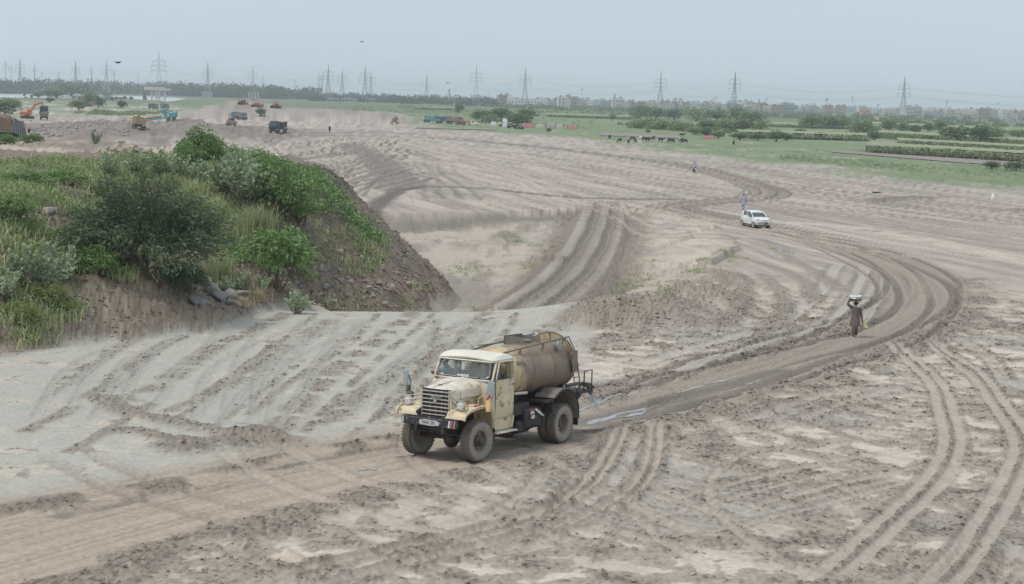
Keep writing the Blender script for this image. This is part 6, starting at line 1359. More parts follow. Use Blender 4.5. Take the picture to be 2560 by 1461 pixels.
# shelters of the camp
def tent(label, px, py, L, Wd, H, m_, n=9, sag=.25, poles=True, name='tarpaulin_tent'):
    p = on(px, py); T = thing(name, label, 'tent', p, tc(p)+math.pi/2+.05)
    g = np.random.default_rng(int(px)); rings = []
    for i in range(n):
        u = i/(n-1)*2-1; ring = []
        for k in range(9):
            v_ = k/8*2-1; z = H*(1-abs(v_)**2.2)*(1-.25*abs(u)**3)+g.normal()*.06; ring.append((u*L/2, v_*Wd/2, max(z, .0)))
        rings.append(ring)
    MB().loft(rings, False, True, False).build('canvas', m_, T)
    if poles:
        for u in (-1, 1):
            for v_ in (-.45, .45): MB().cyl((u*L*.48, v_*Wd, 0), (u*L*.48, v_*Wd*.6, H*1.08), .06, n=6).build('pole', M_bark, T)
    return T
M_tarp = mat('red_tarp', (.36, .13, .13), .7, c2=(.44, .2, .19), nscale=1); M_khaki = mat('khaki_canvas', (.38, .36, .29), .9, c2=(.30, .27, .22), nscale=1); M_ol = mat('olive_canvas', (.25, .27, .23), .9, c2=(.34, .34, .30), nscale=1)
tent('long red tarpaulin shelter in the roadside camp', 1317, 320, 4.4, 2.6, 1.7, M_tarp); tent('khaki canvas hut right of the red shelter', 1350, 321, 3.6, 2.5, 1.4, M_khaki); tent('olive canvas hut with poles in the roadside camp', 1378, 323, 4.0, 3, 2.0, M_ol); tent('grey open-fronted hut beside the olive one', 1398, 324, 2.8, 2.5, 1.8, M_khaki)
tent('small red tarpaulin sheet at the right end of the camp', 1431, 324, 3.8, 2.4, 1.4, M_tarp); tent('red tarpaulin on the grass below the tree belt', 1770, 348, 3.0, 1.8, 1.0, M_tarp, poles=False); tent('small pale dome shelter left of the digger', 1234, 315, 2.2, 2, 1.6, mat('pale_canvas', (.5, .51, .5), .9), poles=False); tent('peaked white tent beside the digger in the camp', 1262, 318, 2.0, 2, 3.0, mat('white_canvas', (.62, .64, .66), .9))
for px_, py_, L, H, lb in ((1280, 322, 4, 1.6, 'dark heap of scrap right of the pale digger'), (1298, 323, 3, 1.5, 'second dark scrap heap beside the red shelter')):
    p = on(px_, py_); T = thing('scrap_heap', lb, 'scrap', p); g = np.random.default_rng(int(px_))
    tag(T, None, None)
    for k in range(14): MB().box((g.uniform(-L/2, L/2), g.uniform(-1, 1), g.uniform(.2, H*.7)), (g.uniform(.4, 1.2), g.uniform(.4, 1.0), g.uniform(.3, .8)), 0, rz=g.uniform(0, 3), rx=g.uniform(-.5, .5)).build('scrap_piece', M_black if k % 3 else V_slate, T)
# grazing animals
def cow_mesh(seed, graze=True):
    g = np.random.default_rng(seed); hd_ = (1.35, 0, .35) if graze else (1.45, 0, 1.35)
    V = [(-.1, 0, 1.0), (.35, 0, 1.0), (.75, 0, 1.02), (1.05, 0, .85 if graze else 1.2), hd_, (hd_[0]+.25, 0, hd_[2]-.18), (-.55, 0, 1.03), (-.78, 0, .95), (-.86, 0, .45)]
    E = [(0, 1), (1, 2), (2, 3), (3, 4), (4, 5), (0, 6), (6, 7), (7, 8)]; Rr = [(.36, .40), (.34, .38), (.28, .34), (.17, .2), .14, .09, (.32, .34), .12, .03]
    for bx, b in ((.65, 2), (-.6, 6)):
        for s in (1, -1):
            i = len(V); off = g.uniform(-.1, .1); V += [(bx, s*.2, .72), (bx+off+(-.05 if b == 2 else .06), s*.2, .38), (bx+off, s*.2, .03)]; E += [(b, i), (i, i+1), (i+1, i+2)]; Rr += [.12, .06, .055]
    for s in (1, -1):
        i = len(V); V += [(hd_[0]-.08, s*.16, hd_[2]+.14), (hd_[0]-.2, s*.27, hd_[2]+.2)]; E += [(4, i), (i, i+1)]; Rr += [.04, .02]
    return skin_mesh('cow', V, E, Rr, None, 1)
M_buf = mat('black_hide', (.03, .028, .028), .7); M_bro = mat('brown_hide', (.16, .07, .045), .8); M_whi = mat('pale_hide', (.55, .52, .46), .8)
CM = [cow_mesh(1), cow_mesh(2, False), cow_mesh(3)]
herd = [(1550, 357, 'b', 'leftmost black buffalo near the edge of the grass'), (1571, 362, 'b', 'black buffalo lying nearest the bare ground'), (1588, 358, 'b', 'small black buffalo in the left of the herd'), (1580, 352, 'b', 'black buffalo left of the pale cow'), (1562, 346, 'w', 'white cow at the far left of the herd'), (1602, 352, 'w', 'pale cow left of the dark cluster'), (1611, 354, 'b', 'black buffalo, left of the dark cluster'), (1618, 354, 'b', 'black buffalo in the middle of the dark cluster'), (1625, 353, 'r', 'reddish brown cow in the dark cluster'), (1634, 350, 'r', 'brown cow at the right of the dark cluster'), (1651, 356, 'b', 'black buffalo standing apart right of the cluster'), (1674, 357, 'b', 'black buffalo, left of a close pair'), (1681, 358, 'b', 'black buffalo, right of a close pair'), (1700, 354, 'w', 'white cow beside two buffaloes'), (1706, 357, 'b', 'black buffalo just right of the white cow'), (1713, 359, 'b', 'rightmost buffalo of the main herd'), (1704, 343, 'b', 'dark buffalo grazing higher up the field'), (1834, 363, 'b', 'single black buffalo far to the right of the herd'), (1524, 348, 'b', 'dark buffalo near the field corner'), (1547, 314, 'b', 'dark animal in the far group, left one'), (1556, 315, 'b', 'dark animal in the far group, middle one'), (1566, 315, 'b', 'dark animal in the far group, right one')]
for k, (px_, py_, c, lb) in enumerate(herd):
    o = new_obj('buffalo' if c == 'b' else 'cow', CM[k % 3]); 
    if not CM[k % 3].materials: CM[k % 3].materials.append(M_buf)
    o.material_slots[0].link = 'OBJECT'; o.material_slots[0].material = {'b': M_buf, 'r': M_bro, 'w': M_whi}[c]; o.location = on(px_, py_); o.rotation_euler = (0, 0, random.uniform(0, 6.28)); o.scale = (.84, .84, .84); tag(o, lb, 'cattle', 'cattle grazing on the green field')
# white sack on the plain at the right, and other litter
p = on(2482, 500); T = thing('white_sack', 'white stuffed sack standing alone on the plain at the far right', 'sack', p, .4); MB().loft([ell((0, 0, z), a*.8, a, 10, .1, 3, z*4) for z, a in ((-.05, .2), (.15, .26), (.4, .24), (.62, .12), (.72, .05))]).build('sack_body', M_white, T)
p = on(2190, 483); T = thing('litter', 'orange and black scrap of litter on the plain at the right', 'litter', p, .2); MB().box((0, 0, .08), (.9, .4, .16), .04).build('black_bag', M_gask, T); MB().box((.6, 0, .06), (.4, .3, .12), .03).build('orange_scrap', V_or, T)
# ================================================================ fields, trees, far horizon
def tree_tpl(seed, lm, H=8.0, Wd=7.0, n=1500, name='field_tree', k=30, L=.62):
    g = np.random.default_rng(seed); T = thing(name, '', 'tree')
    C_, D_, cc = clumps(g, n, Wd*.44, H*.42, k, Wd*.20, flat=H*.46/(Wd*.44), shell=.3)
    C_[:, 2] = np.maximum(C_[:, 2], .4); D_ = D_+rdir(g, n, .2)*.6
    quads_obj('crown', leaf_quads(C_, D_, g.uniform(.6, 1.3, n)*L, L*.75, g, .2), lm, T)
    mb = MB().tube([(0, 0, -.4), (g.normal()*.1, g.normal()*.1, H*.22), (g.normal()*.2, g.normal()*.2, H*.45)], [.32, .24, .14], 7)
    for c in cc[:6]: mb.tube([(0, 0, H*.25), tuple((np.array(c)+[0, 0, H*.3])*.5), tuple(c)], [.16, .1, .04], 5)
    mb.build('trunk', M_bark, T); return T
L_wood = leaf_mat('leaf_wood', (.035, .060, .032), (.065, .095, .045))
TPL = [tree_tpl(1, L_tree), tree_tpl(2, L_tree, 8, 8.5, 1700, k=34), tree_tpl(3, L_tree2, 8, 6, 1300, k=26), tree_tpl(4, L_tree2, 8, 9.5, 1800, k=36)]
TT = [tree_of(t) for t in TPL]; first = [True]*4
def tree(px, py, hpx, wpx, label, kind=None, group='trees in the fields'):
    c = on(px, py); d = math.hypot(c.x, c.y); h = hpx*d/F*1.12; w_ = wpx*d/F*1.28; k = kind if kind is not None else int(g5.integers(0, 4)); W0 = (7.0, 8.5, 6.0, 9.5)[k]
    s = (w_/W0*1.0, w_/W0*1.0, h/8.0*1.0); rz = g5.uniform(0, 6.28)
    if first[k]: first[k] = False; o = TPL[k]; o.location = c; o.rotation_euler = (0, 0, rz); o.scale = s; tag(o, label, None, group); return o
    return copy_tree(TPL[k], c, rz, s, label, group, TT[k])
trees = [(178, 244, 38, 85, 'broad dark grove tree beside the river', 1), (140, 245, 24, 36, 'dark tree left of the broad grove by the river', 0), (120, 246, 24, 17, 'narrow dark tree left of the river grove', 0), (96, 246, 16, 24, 'pale bush tree beside the raised tipper', 2), (125, 257, 14, 18, 'small round bush on the river terrace', 0), (226, 263, 33, 34, 'round dark tree in front of the river, left of a pair', 0), (246, 271, 30, 27, 'round dark tree in front of the river, right of a pair', 1), (197, 276, 26, 36, 'spreading dark tree below the red digger', 1), (305, 272, 22, 20, 'single round tree in the green strip', 0), (265, 246, 22, 26, 'small spreading tree between the trucks by the river', 3), (312, 250, 10, 9, 'tiny bush at the water\'s edge, left one', 0), (328, 251, 10, 9, 'tiny bush at the water\'s edge, right one', 0), (12, 292, 45, 62, 'leafy tree at the left picture edge behind the laden truck', 1), (30, 276, 30, 30, 'upper tree at the left picture edge', 0),
    (652, 298, 21, 22, 'lone small tree standing on the bare plain', 0), (1205, 306, 34, 48, 'dark round tree behind the camp, leftmost', 0), (1250, 304, 38, 44, 'tall dark tree above the pale digger', 0), (1292, 318, 36, 60, 'broad dark tree beside the scrap heaps', 1), (1318, 308, 42, 36, 'tree standing behind the red shelter', 2), (1225, 308, 20, 40, 'low bushy tree between the camp trees', 3), (1148, 282, 24, 20, 'single round tree in the middle field', 0), (1531, 303, 20, 15, 'small single tree in the field right of the camp', 2), (1372, 331, 12, 11, 'small bush on the grass in front of the camp huts', 0),
    (1600, 300, 38, 40, 'pale green tree at the left end of the tree belt', 3), (1640, 298, 28, 46, 'round dark tree in the tree belt, left one', 1), (1685, 300, 28, 46, 'round dark tree in the tree belt, right one', 1), (1740, 304, 36, 56, 'broad green tree in the middle of the belt', 3), (1790, 306, 38, 54, 'tall green tree in the middle of the belt', 2), (1840, 306, 40, 58, 'tall green tree towards the right of the belt', 3), (1880, 312, 36, 50, 'green tree at the right end of the belt', 2), (1770, 328, 32, 44, 'front tree in the middle of the belt', 0), (1815, 330, 34, 48, 'front tree beside the middle of the belt', 3), (1860, 332, 36, 48, 'front tree towards the right of the belt', 2), (1900, 330, 30, 46, 'front tree at the right end of the belt', 3), (1765, 346, 30, 24, 'slim tree just behind the red tarpaulin', 0), (1795, 348, 22, 30, 'bushy tree right of the red tarpaulin', 2), (1735, 338, 20, 34, 'low bushy tree left of the red tarpaulin', 3), (1850, 350, 20, 40, 'low dark bush row below the tree belt, left part', 0), (1895, 352, 18, 36, 'low dark bush row below the tree belt, right part', 1), (1940, 355, 30, 40, 'bushy tree at the right foot of the belt', 2), (1965, 352, 18, 26, 'round bush right of the tree belt', 0), (1620, 322, 26, 62, 'pale thicket tree below the belt, leftmost', 3), (1665, 325, 26, 62, 'pale thicket tree below the belt, second', 3), (1705, 328, 24, 56, 'pale thicket tree below the belt, third', 3),
    (2030, 322, 34, 50, 'grey-green tree in the right-hand tree row, leftmost', 1), (2070, 322, 34, 46, 'grey-green tree in the right-hand tree row, middle', 0), (2105, 322, 28, 40, 'grey-green tree in the right-hand tree row, right one', 1), (2155, 345, 44, 56, 'large spreading tree between the crop strips', 3), (2186, 352, 25, 20, 'small round tree right of the spreading one', 0), (2223, 334, 38, 34, 'pale tree standing behind the crop strips', 2), (2256, 333, 28, 30, 'round tree in the middle distance at right', 1), (2288, 336, 26, 26, 'narrow round tree in the middle distance at right', 0), (2320, 330, 24, 22, 'small dark tree left of the twin field trees', 0), (2348, 332, 34, 26, 'tall tree behind the twin field trees', 2), (2392, 358, 46, 60, 'left one of the twin field trees at right', 2), (2452, 360, 52, 44, 'right one of the twin field trees, darker', 0), (2478, 358, 44, 52, 'tree joined to the right twin field tree', 3), (2545, 346, 22, 40, 'bushy tree at the right picture edge', 3), (2320, 352, 14, 26, 'low bush on the crop strip', 1), (2480, 424, 22, 34, 'round bush in the rough grass at the right', 0), (2540, 428, 24, 46, 'dark bush at the right edge of the rough grass', 1), (2050, 348, 18, 26, 'small bush beside the left crop strip', 0), (2000, 342, 20, 26, 'round bush left of the crop strips', 1), (1620, 333, 10, 12, 'tiny bush in the pasture above the herd', 0)]
for t in trees: tree(*t)
# middle-distance hedges and thickets that read as one mass
def mass(name, label, band_px, n, hpx, wpx, lm, kindm='stuff', seed=5, q=44):
    """many small crowns along a strip, one object"""
    g = np.random.default_rng(seed); out = []
    for k in range(n):
        u = g.uniform(0, len(band_px)-1); i = int(min(u, len(band_px)-2)); f = u-i; px_ = band_px[i][0]*(1-f)+band_px[i+1][0]*f; py_ = band_px[i][1]*(1-f)+band_px[i+1][1]*f+g.uniform(-1, 1)*band_px[i][2]
        yh = 245.5+.0279*(px_-1280)
        py_ = max(py_, yh+6); c = Gp(px_, py_); d = math.hypot(*c); h = hpx*d/F*g.uniform(.6, 1.2); w_ = wpx*d/F*g.uniform(.6, 1.3)
        p = g.normal(size=(q, 3)); p /= np.linalg.norm(p, axis=1, keepdims=True); p = p*g.uniform(.55, 1.0, (q, 1)); p[:, 2] = np.abs(p[:, 2]*.9)
        C_ = p*np.array([w_/2, w_/2, h*.8])+np.array([c[0], c[1], zat(c[0], c[1])]); out.append(leaf_quads(C_, p+g.normal(size=p.shape)*.5, g.uniform(.22, .42, q)*w_*.55, w_*.20, g, .15))
    return tag(quads_obj(name, np.concatenate(out), lm), label, 'trees', kind=kindm)
mass('far_wood', 'dark wooded bank along the far side of the river', [(-250, 224, 2), (0, 231, 3), (150, 232, 3), (330, 235, 3), (500, 240, 3), (640, 243, 3)], 560, 40, 24, L_wood, seed=1, q=70)
mass('far_wood', 'taller part of the far wood behind the spoil bank', [(500, 240, 2), (560, 243, 2), (650, 245, 2), (700, 247, 2), (800, 248, 2)], 200, 38, 26, L_wood, seed=2, q=70)
mass('far_wood', 'long line of woodland below the town, left part', [(780, 250, 4), (950, 254, 5), (1100, 258, 6), (1250, 262, 7)], 320, 22, 20, L_wood, seed=3, q=60)
mass('far_wood', 'band of gardens and trees below the town, middle part', [(1180, 262, 6), (1400, 270, 8), (1600, 276, 9), (1800, 282, 9)], 330, 11, 18, L_tree, seed=4, q=52)
mass('far_wood', 'band of trees below the town, right part', [(1800, 282, 8), (2000, 290, 9), (2200, 300, 10), (2400, 308, 10), (2700, 316, 10)], 360, 11, 18, L_tree, seed=6, q=52)
mass('thicket', 'continuous scrub thicket along the tree belt\'s foot', [(1575, 316, 5), (1650, 320, 5), (1750, 326, 5), (1850, 330, 5), (1960, 345, 4)], 150, 18, 26, L_tree2, seed=7, q=60)
mass('thicket', 'scrub in the far middle fields', [(1000, 268, 4), (1150, 278, 5), (1400, 285, 5), (1560, 290, 4)], 70, 9, 16, L_tree2, seed=8, q=40)
mass('thicket', 'hedge of bushes between the right crop strips', [(2180, 345, 2), (2300, 353, 2), (2420, 361, 2), (2560, 369, 2)], 120, 12, 18, L_tree, seed=9, q=44)
mass('thicket', 'scrub strip along the left green terrace', [(190, 283, 3), (330, 287, 3), (470, 285, 3)], 90, 8, 18, L_tree2, seed=10, q=40)
mass('rough_scrub', 'rough low scrub along the edge of the bare ground at right', [(1950, 395, 8), (2100, 405, 9), (2300, 425, 11), (2600, 440, 11)], 420, 7, 9, L_tree2, seed=11, q=16)
mass('rough_scrub', 'small dark weeds dotted over the pasture', [(1500, 345, 12), (1750, 372, 16), (2000, 392, 22), (2300, 420, 30), (2600, 450, 30)], 300, 4, 7, L_tree, seed=12, q=12)
mass('rough_scrub', 'weeds dotted over the middle field behind the camp', [(880, 275, 10), (1050, 290, 12), (1250, 300, 12), (1500, 318, 14)], 380, 6, 9, L_tree2, seed=13, q=14)
# crop strips: standing maize
M_tas = mat('maize_tassels', (.29, .30, .18), .95, c2=(.22, .26, .13), nscale=.4, amt=.8)
def crop(label, quad_px, h, dens=1.1, seed=1):
    P = [Gp(*q) for q in quad_px]; g = np.random.default_rng(seed); T = thing('crop_field', label, 'crops', (P[0][0], P[0][1], 0)); o = np.array([P[0][0], P[0][1], 0])
    NL = 60; rows = 9; V = []
    def pt(u, v_): a = P[0]*(1-u)+P[1]*u; b = P[3]*(1-u)+P[2]*u; return a*(1-v_)+b*v_
    top = MB(); rings = []
    for v_ in np.linspace(.04, 1, rows): rings.append([tuple(np.array([*pt(u, v_), h*.86+g.normal()*.06])-o) for u in np.linspace(0, 1, NL)])
    top.loft(rings, False, False, False); Tp = top.build('tassel_canopy', M_tas, T)
    L = np.linalg.norm(P[1]-P[0]); n = int(min(L/.16*5, 8000)); u = g.uniform(0, 1, n); v_ = g.uniform(-.01, .10, n)
    C_ = np.stack([np.concatenate([pt(a, b), [g.uniform(0, h*.55)]])-o for a, b in zip(u, v_)]); D_ = rdir(g, n, 1.3)
    tag(quads_obj('stalks', leaf_quads(C_, D_, g.uniform(.5, 1.0, n)*h*.55, .26, g, .1), L_corn, T), kind='stuff')
    return T
crop('front strip of tall maize with dark stalks at the right', [(2163, 383), (2600, 410), (2600, 400), (2175, 374)], 2.3, seed=1)
crop('second maize strip behind the front one at the right', [(2245, 367), (2600, 389), (2600, 381), (2240, 360)], 2.2, seed=2)
crop('maize strip left of the spreading tree', [(1850, 345), (2168, 354), (2165, 347), (1840, 338)], 2.3, seed=3)
crop('maize strip behind the twin field trees', [(2195, 344), (2600, 368), (2600, 361), (2200, 338)], 2.3, seed=4)
crop('pale strip of ripe crop in the middle fields', [(1370, 293), (1585, 300), (1580, 296), (1360, 289)], 2.0, seed=5)
crop('thin pale crop strip left of the camp trees', [(1040, 274), (1140, 277), (1140, 274), (1040, 271)], 2.0, seed=6)
crop('ripe strip in the far fields right of the belt', [(1920, 318), (2200, 326), (2200, 320), (1920, 313)], 2.0, seed=7)
crop('far ripe strip beyond the twin field trees', [(2180, 318), (2600, 338), (2600, 330), (2180, 311)], 2.0, seed=8)
# ploughed brown strips
for k, (q, lb) in enumerate((([(2080, 377), (2640, 412), (2640, 424), (2400, 408), (2080, 382)], 'plough'), ([(2180, 352), (2245, 355), (2235, 362), (2170, 358)], 'plough'), ([(1500, 332), (1700, 341), (1700, 347), (1500, 340)], 'plough'), ([(1040, 318), (1240, 322), (1240, 326), (1040, 322)], 'plough'))):
    P = [Gp(*a) for a in q]; MBp = MB().add([(p[0], p[1], zat(p[0], p[1])+.15) for p in P], [tuple(range(len(P)))]); tag(MBp.build('ploughed_strip', mat('ploughed_soil', (.25, .205, .185), .95, c2=(.31, .26, .235), nscale=.3), None), kind='structure')
# ---- river
P = RIVER; me = MB().add([(p[0], p[1], -.35) for p in P], [tuple(range(len(P)))]); 
tag(me.build('river', mat('river_water', (.60, .58, .57), .15, spec=.7, bump=.08, bscale=.4)), kind='structure')
# ---- unfinished bridge and piers in the river
M_conc = mat('weathered_concrete', (.46, .44, .42), .9, c2=(.36, .34, .33), nscale=.3)
p = Gp(395, 248); d = math.hypot(*p); br = thing('bridge_pier', 'unfinished concrete bridge bent standing in the river', 'bridge', (p[0], p[1], -1)); sc_ = d/F
for px_ in (380, 392, 398, 412): MB().cyl(((px_-395)*sc_, 0, -1), ((px_-395)*sc_, 0, 22*sc_+0), 1.0, n=10).build('column', M_conc, br)
MB().box((-1*sc_, 0, 26*sc_), (64*sc_, 5, 5*sc_)).build('cross_beam', M_conc, br); MB().box((-8*sc_, 0, 30*sc_), (50*sc_, 4, 3*sc_)).build('deck', M_conc, br)
for px_, lb in ((507, 'first of four pale piers standing left of the spoil bank'), (514, 'second of four pale piers standing left of the spoil bank'), (521, 'third of four pale piers standing left of the spoil bank'), (528, 'fourth of four pale piers standing left of the spoil bank'), (623, 'first of four pale piers behind the spoil bank'), (631, 'second of four pale piers behind the spoil bank'), (638, 'third of four pale piers behind the spoil bank'), (645, 'fourth of four pale piers behind the spoil bank')):
    p = Gp(px_, 248); T = thing('concrete_pier', lb, 'pier', (p[0], p[1], 0), 0, 'pale concrete piers'); sc_ = math.hypot(*p)/F; MB().cyl((0, 0, -1), (0, 0, 16*sc_), .9, n=10).build('shaft', M_conc, T); MB().box((0, 0, 16*sc_), (2.6, 2.2, 1.0)).build('pier_cap', M_conc, T)
for px_, w_, n_, lb in ((833, 26, 5, 'pale concrete frame ruin in the middle distance, left one'), (872, 34, 6, 'long pale concrete frame in the middle distance'), (925, 24, 4, 'pale concrete frame ruin in the middle distance, right one')):
    p = Gp(px_, 257); sc_ = math.hypot(*p)/F; T = thing('concrete_ruin', lb, 'ruin', (p[0], p[1], 0))
    for k in range(n_): MB().box(((k/(n_-1)-.5)*w_*sc_, 0, 4.5*sc_), (2.0*sc_, 1.5, 9*sc_)).build('column', M_conc, T)
    MB().box((0, 0, 10*sc_), (w_*sc_+1, 2, 2.6*sc_)).build('beam', M_conc, T)
# ---- the town on the horizon
WALLS = [mat('town_wall_%s' % n, c, .9, c2=tuple(v_*.8 for v_ in c), nscale=.12) for n, c in (('grey', (.34, .33, .33)), ('brick', (.33, .24, .20)), ('cream', (.52, .48, .40)), ('white', (.60, .60, .60)), ('blue', (.30, .36, .40)), ('buff', (.42, .36, .29)))]
M_win = mat('dark_opening', (.06, .06, .07), .5)
def house_tpl(k, seed):
    g = np.random.default_rng(seed); T = thing('town_house', '', 'house'); w_, d_, h = g.uniform(8, 16), 9, g.uniform(5.5, 10)
    MB().box((0, 0, h/2), (w_, d_, h)).build('wall', WALLS[k], T)
    pr = MB()
    for a, b, c, e in ((0, -d_/2+.1, w_, .2), (0, d_/2-.1, w_, .2)): pr.box((a, b, h+.4), (c, e, .8))
    for s in (1, -1): pr.box((s*(w_/2-.1), 0, h+.4), (.2, d_-.4, .8))
    pr.build('parapet', WALLS[k], T); MB().box((w_*.25, 0, h+1.3), (3, 3, 2.6)).build('stair_room', WALLS[(k+1) % 6], T)
    MB().cyl((-w_*.25, 0, h), (-w_*.25, 0, h+1.8), 1.0, n=8).build('water_tank', M_win if k % 2 else WALLS[4], T)
    for f in range(int(h//3.2)+1):
        for x in np.arange(-w_/2+1.6, w_/2-1, 3.2):
            if 3.2*f+2 < h-.5: MB().box((x, -d_/2-.03, 3.2*f+1.7), (1.3, .12, 1.5)).build('window', M_win, T)
    return T
HT = [house_tpl(k, 60+k) for k in range(6)]; HTT = [tree_of(h) for h in HT]; hf = [True]*6; gH = np.random.default_rng(77)
def put_house(k, loc, rz, s, label, group):
    if hf[k]: hf[k] = False; o = HT[k]; o.location = loc; o.rotation_euler = (0, 0, rz); o.scale = (s,)*3; tag(o, label, None, group); return
    copy_tree(HT[k], loc, rz, s, label, group, HTT[k])
CN = ('grey', 'brick-red', 'cream', 'white', 'bluish', 'buff')
for i in range(235):
    px_ = gH.uniform(1385, 2600) if i > 16 else gH.uniform(1200, 1420); yh = 245.5+.0279*(px_-1280); py_ = yh+gH.uniform(7, 22); c = Gp(px_, py_); k = int(gH.choice(6, p=[.34, .2, .1, .14, .12, .10]))
    put_house(k, (c[0], c[1], 0), gH.normal(0, .35), gH.uniform(.95, 1.5), f'{CN[k]} flat-roofed house in the hazy town on the horizon', f'{CN[k]} houses of the far town')
def building(label, px, py, wpx, hpx, m_, extra=()):
    c = Gp(px, py); sc_ = math.hypot(*c)/F; T = thing('town_building', label, 'building', (c[0], c[1], 0)); w_, h = wpx*sc_, hpx*sc_
    MB().box((0, 0, h/2), (w_, 14, h)).build('wall', m_, T); MB().box((0, 0, h+.3), (w_+.6, 14.6, .6)).build('roof_slab', m_, T)
    for ex, ew, eh in extra: MB().box((ex*sc_, -1, h+eh*sc_/2), (ew*sc_, 10, eh*sc_)).build('upper_storey', m_, T)
    for x in np.arange(-w_/2+2.5, w_/2-1.5, 4.5): MB().box((x, -7.05, h*.55), (1.8, .14, min(2.0, h*.4))).build('window', M_win, T)
M_wh = mat('white_render', (.66, .66, .65), .8); M_sal = mat('salmon_render', (.58, .26, .20), .8); M_crm = mat('cream_render', (.58, .47, .30), .8)
building('long white low building standing out above the trees', 1318, 266, 100, 18, M_wh, ((-42, 14, 8), (36, 14, 5))); building('salmon-pink block in the right part of the town', 2160, 294, 17, 15, M_sal); building('warm cream block in the middle of the town', 1916, 281, 14, 10, M_crm); building('cream low building in front of the right tall pylon', 2203, 302, 26, 9, M_crm); building('white low building in the middle of the town', 1540, 265, 26, 7, M_wh); building('white low shed left in the town', 1432, 262, 24, 6, M_wh); building('grey double-gabled warehouse at the right of the town', 2412, 303, 20, 14, WALLS[0]); building('pale shed in the town left of the cream block', 1785, 280, 24, 6, M_wh); building('small dark block on the left wooded skyline', 195, 226, 15, 18, WALLS[4]); building('pale low block on the left wooded skyline', 98, 222, 16, 16, WALLS[0])
# masts, minarets and chimneys
def mast(label, px, top, d, kind):
    yh = 245.5+.0279*(px-1280); H = CAM_H+(yh-top)*d/F; c = ray(px, yh); x, y = c[0]/c[1]*d, d; T = thing({'m': 'minaret', 'c': 'chimney', 't': 'radio_mast', 'p': 'water_tower'}[kind], label, {'m': 'minaret', 'c': 'chimney', 't': 'mast', 'p': 'tower'}[kind], (x, y, 0))
    if kind == 'm':
        MB().cyl((0, 0, 0), (0, 0, H*.82), 1.5, 1.2, n=10).build('shaft', WALLS[2], T); MB().cyl((0, 0, H*.6), (0, 0, H*.63), 2.3, n=10).build('balcony', WALLS[2], T); MB().lathe([(1.4, H*.82), (1.5, H*.88), (.8, H*.95), (.1, H)], 10, 'Z').build('cap', WALLS[0], T)
    elif kind == 'c': MB().cyl((0, 0, 0), (0, 0, H), 1.7, 1.1, n=10).build('shaft', WALLS[1], T); MB().cyl((0, 0, H*.96), (0, 0, H*.99), 1.4, n=10).build('collar', WALLS[0], T)
    elif kind == 'p': MB().cyl((0, 0, 0), (0, 0, H*.75), 1.2, n=8).build('shaft', WALLS[0], T); MB().lathe([(1.2, H*.7), (4, H*.78), (4, H*.95), (.1, H)], 12, 'Z').build('bowl', WALLS[0], T)
    else:
        t = MB()
        for a in range(3):
            an = a*2.09; t.cyl((1.6*math.cos(an), 1.6*math.sin(an), 0), (.25*math.cos(an), .25*math.sin(an), H), .16, n=4)
        t.build('lattice', WALLS[0], T); MB().box((0, 0, H*.93), (2.2, 2.2, 2.4)).build('antenna', WALLS[0], T)
for a in (('slim minaret among the trees left of the white building', 1123, 222, 2300, 'm'), ('minaret with balcony left of the long white building', 1253, 233, 2600, 'm'), ('chimney behind the town right of the white building', 1424, 236, 2700, 'c'), ('tall radio mast in the left part of the town', 1454, 221, 2600, 't'), ('thin chimney between mast and pylon', 1536, 236, 2700, 'c'), ('minaret right of the middle pylon', 1690, 243, 2700, 'm'), ('radio mast right of the middle pylon', 1784, 246, 2700, 't'), ('minaret right of the third tall pylon', 1897, 247, 2500, 'm'), ('thin mast beside the minaret', 1915, 246, 2600, 't'), ('water tower with a wide bowl in the town', 1962, 255, 2500, 'p'), ('slender telecom mast before the right town', 2066, 246, 1900, 't'), ('thin tall mast in the right town', 2130, 242, 2600, 't'), ('lattice mast left of the right tall pylon', 2195, 261, 2500, 't'), ('chimney at the left end of the right town', 2036, 263, 2600, 'c'), ('radio mast at the right of the town', 2366, 252, 2600, 't'), ('telecom mast near the double-gabled warehouse', 2385, 273, 2300, 'p'), ('thin chimney at the far right', 2523, 279, 2500, 'c'), ('lattice mast at the far right', 2498, 272, 2700, 't')): mast(*a)
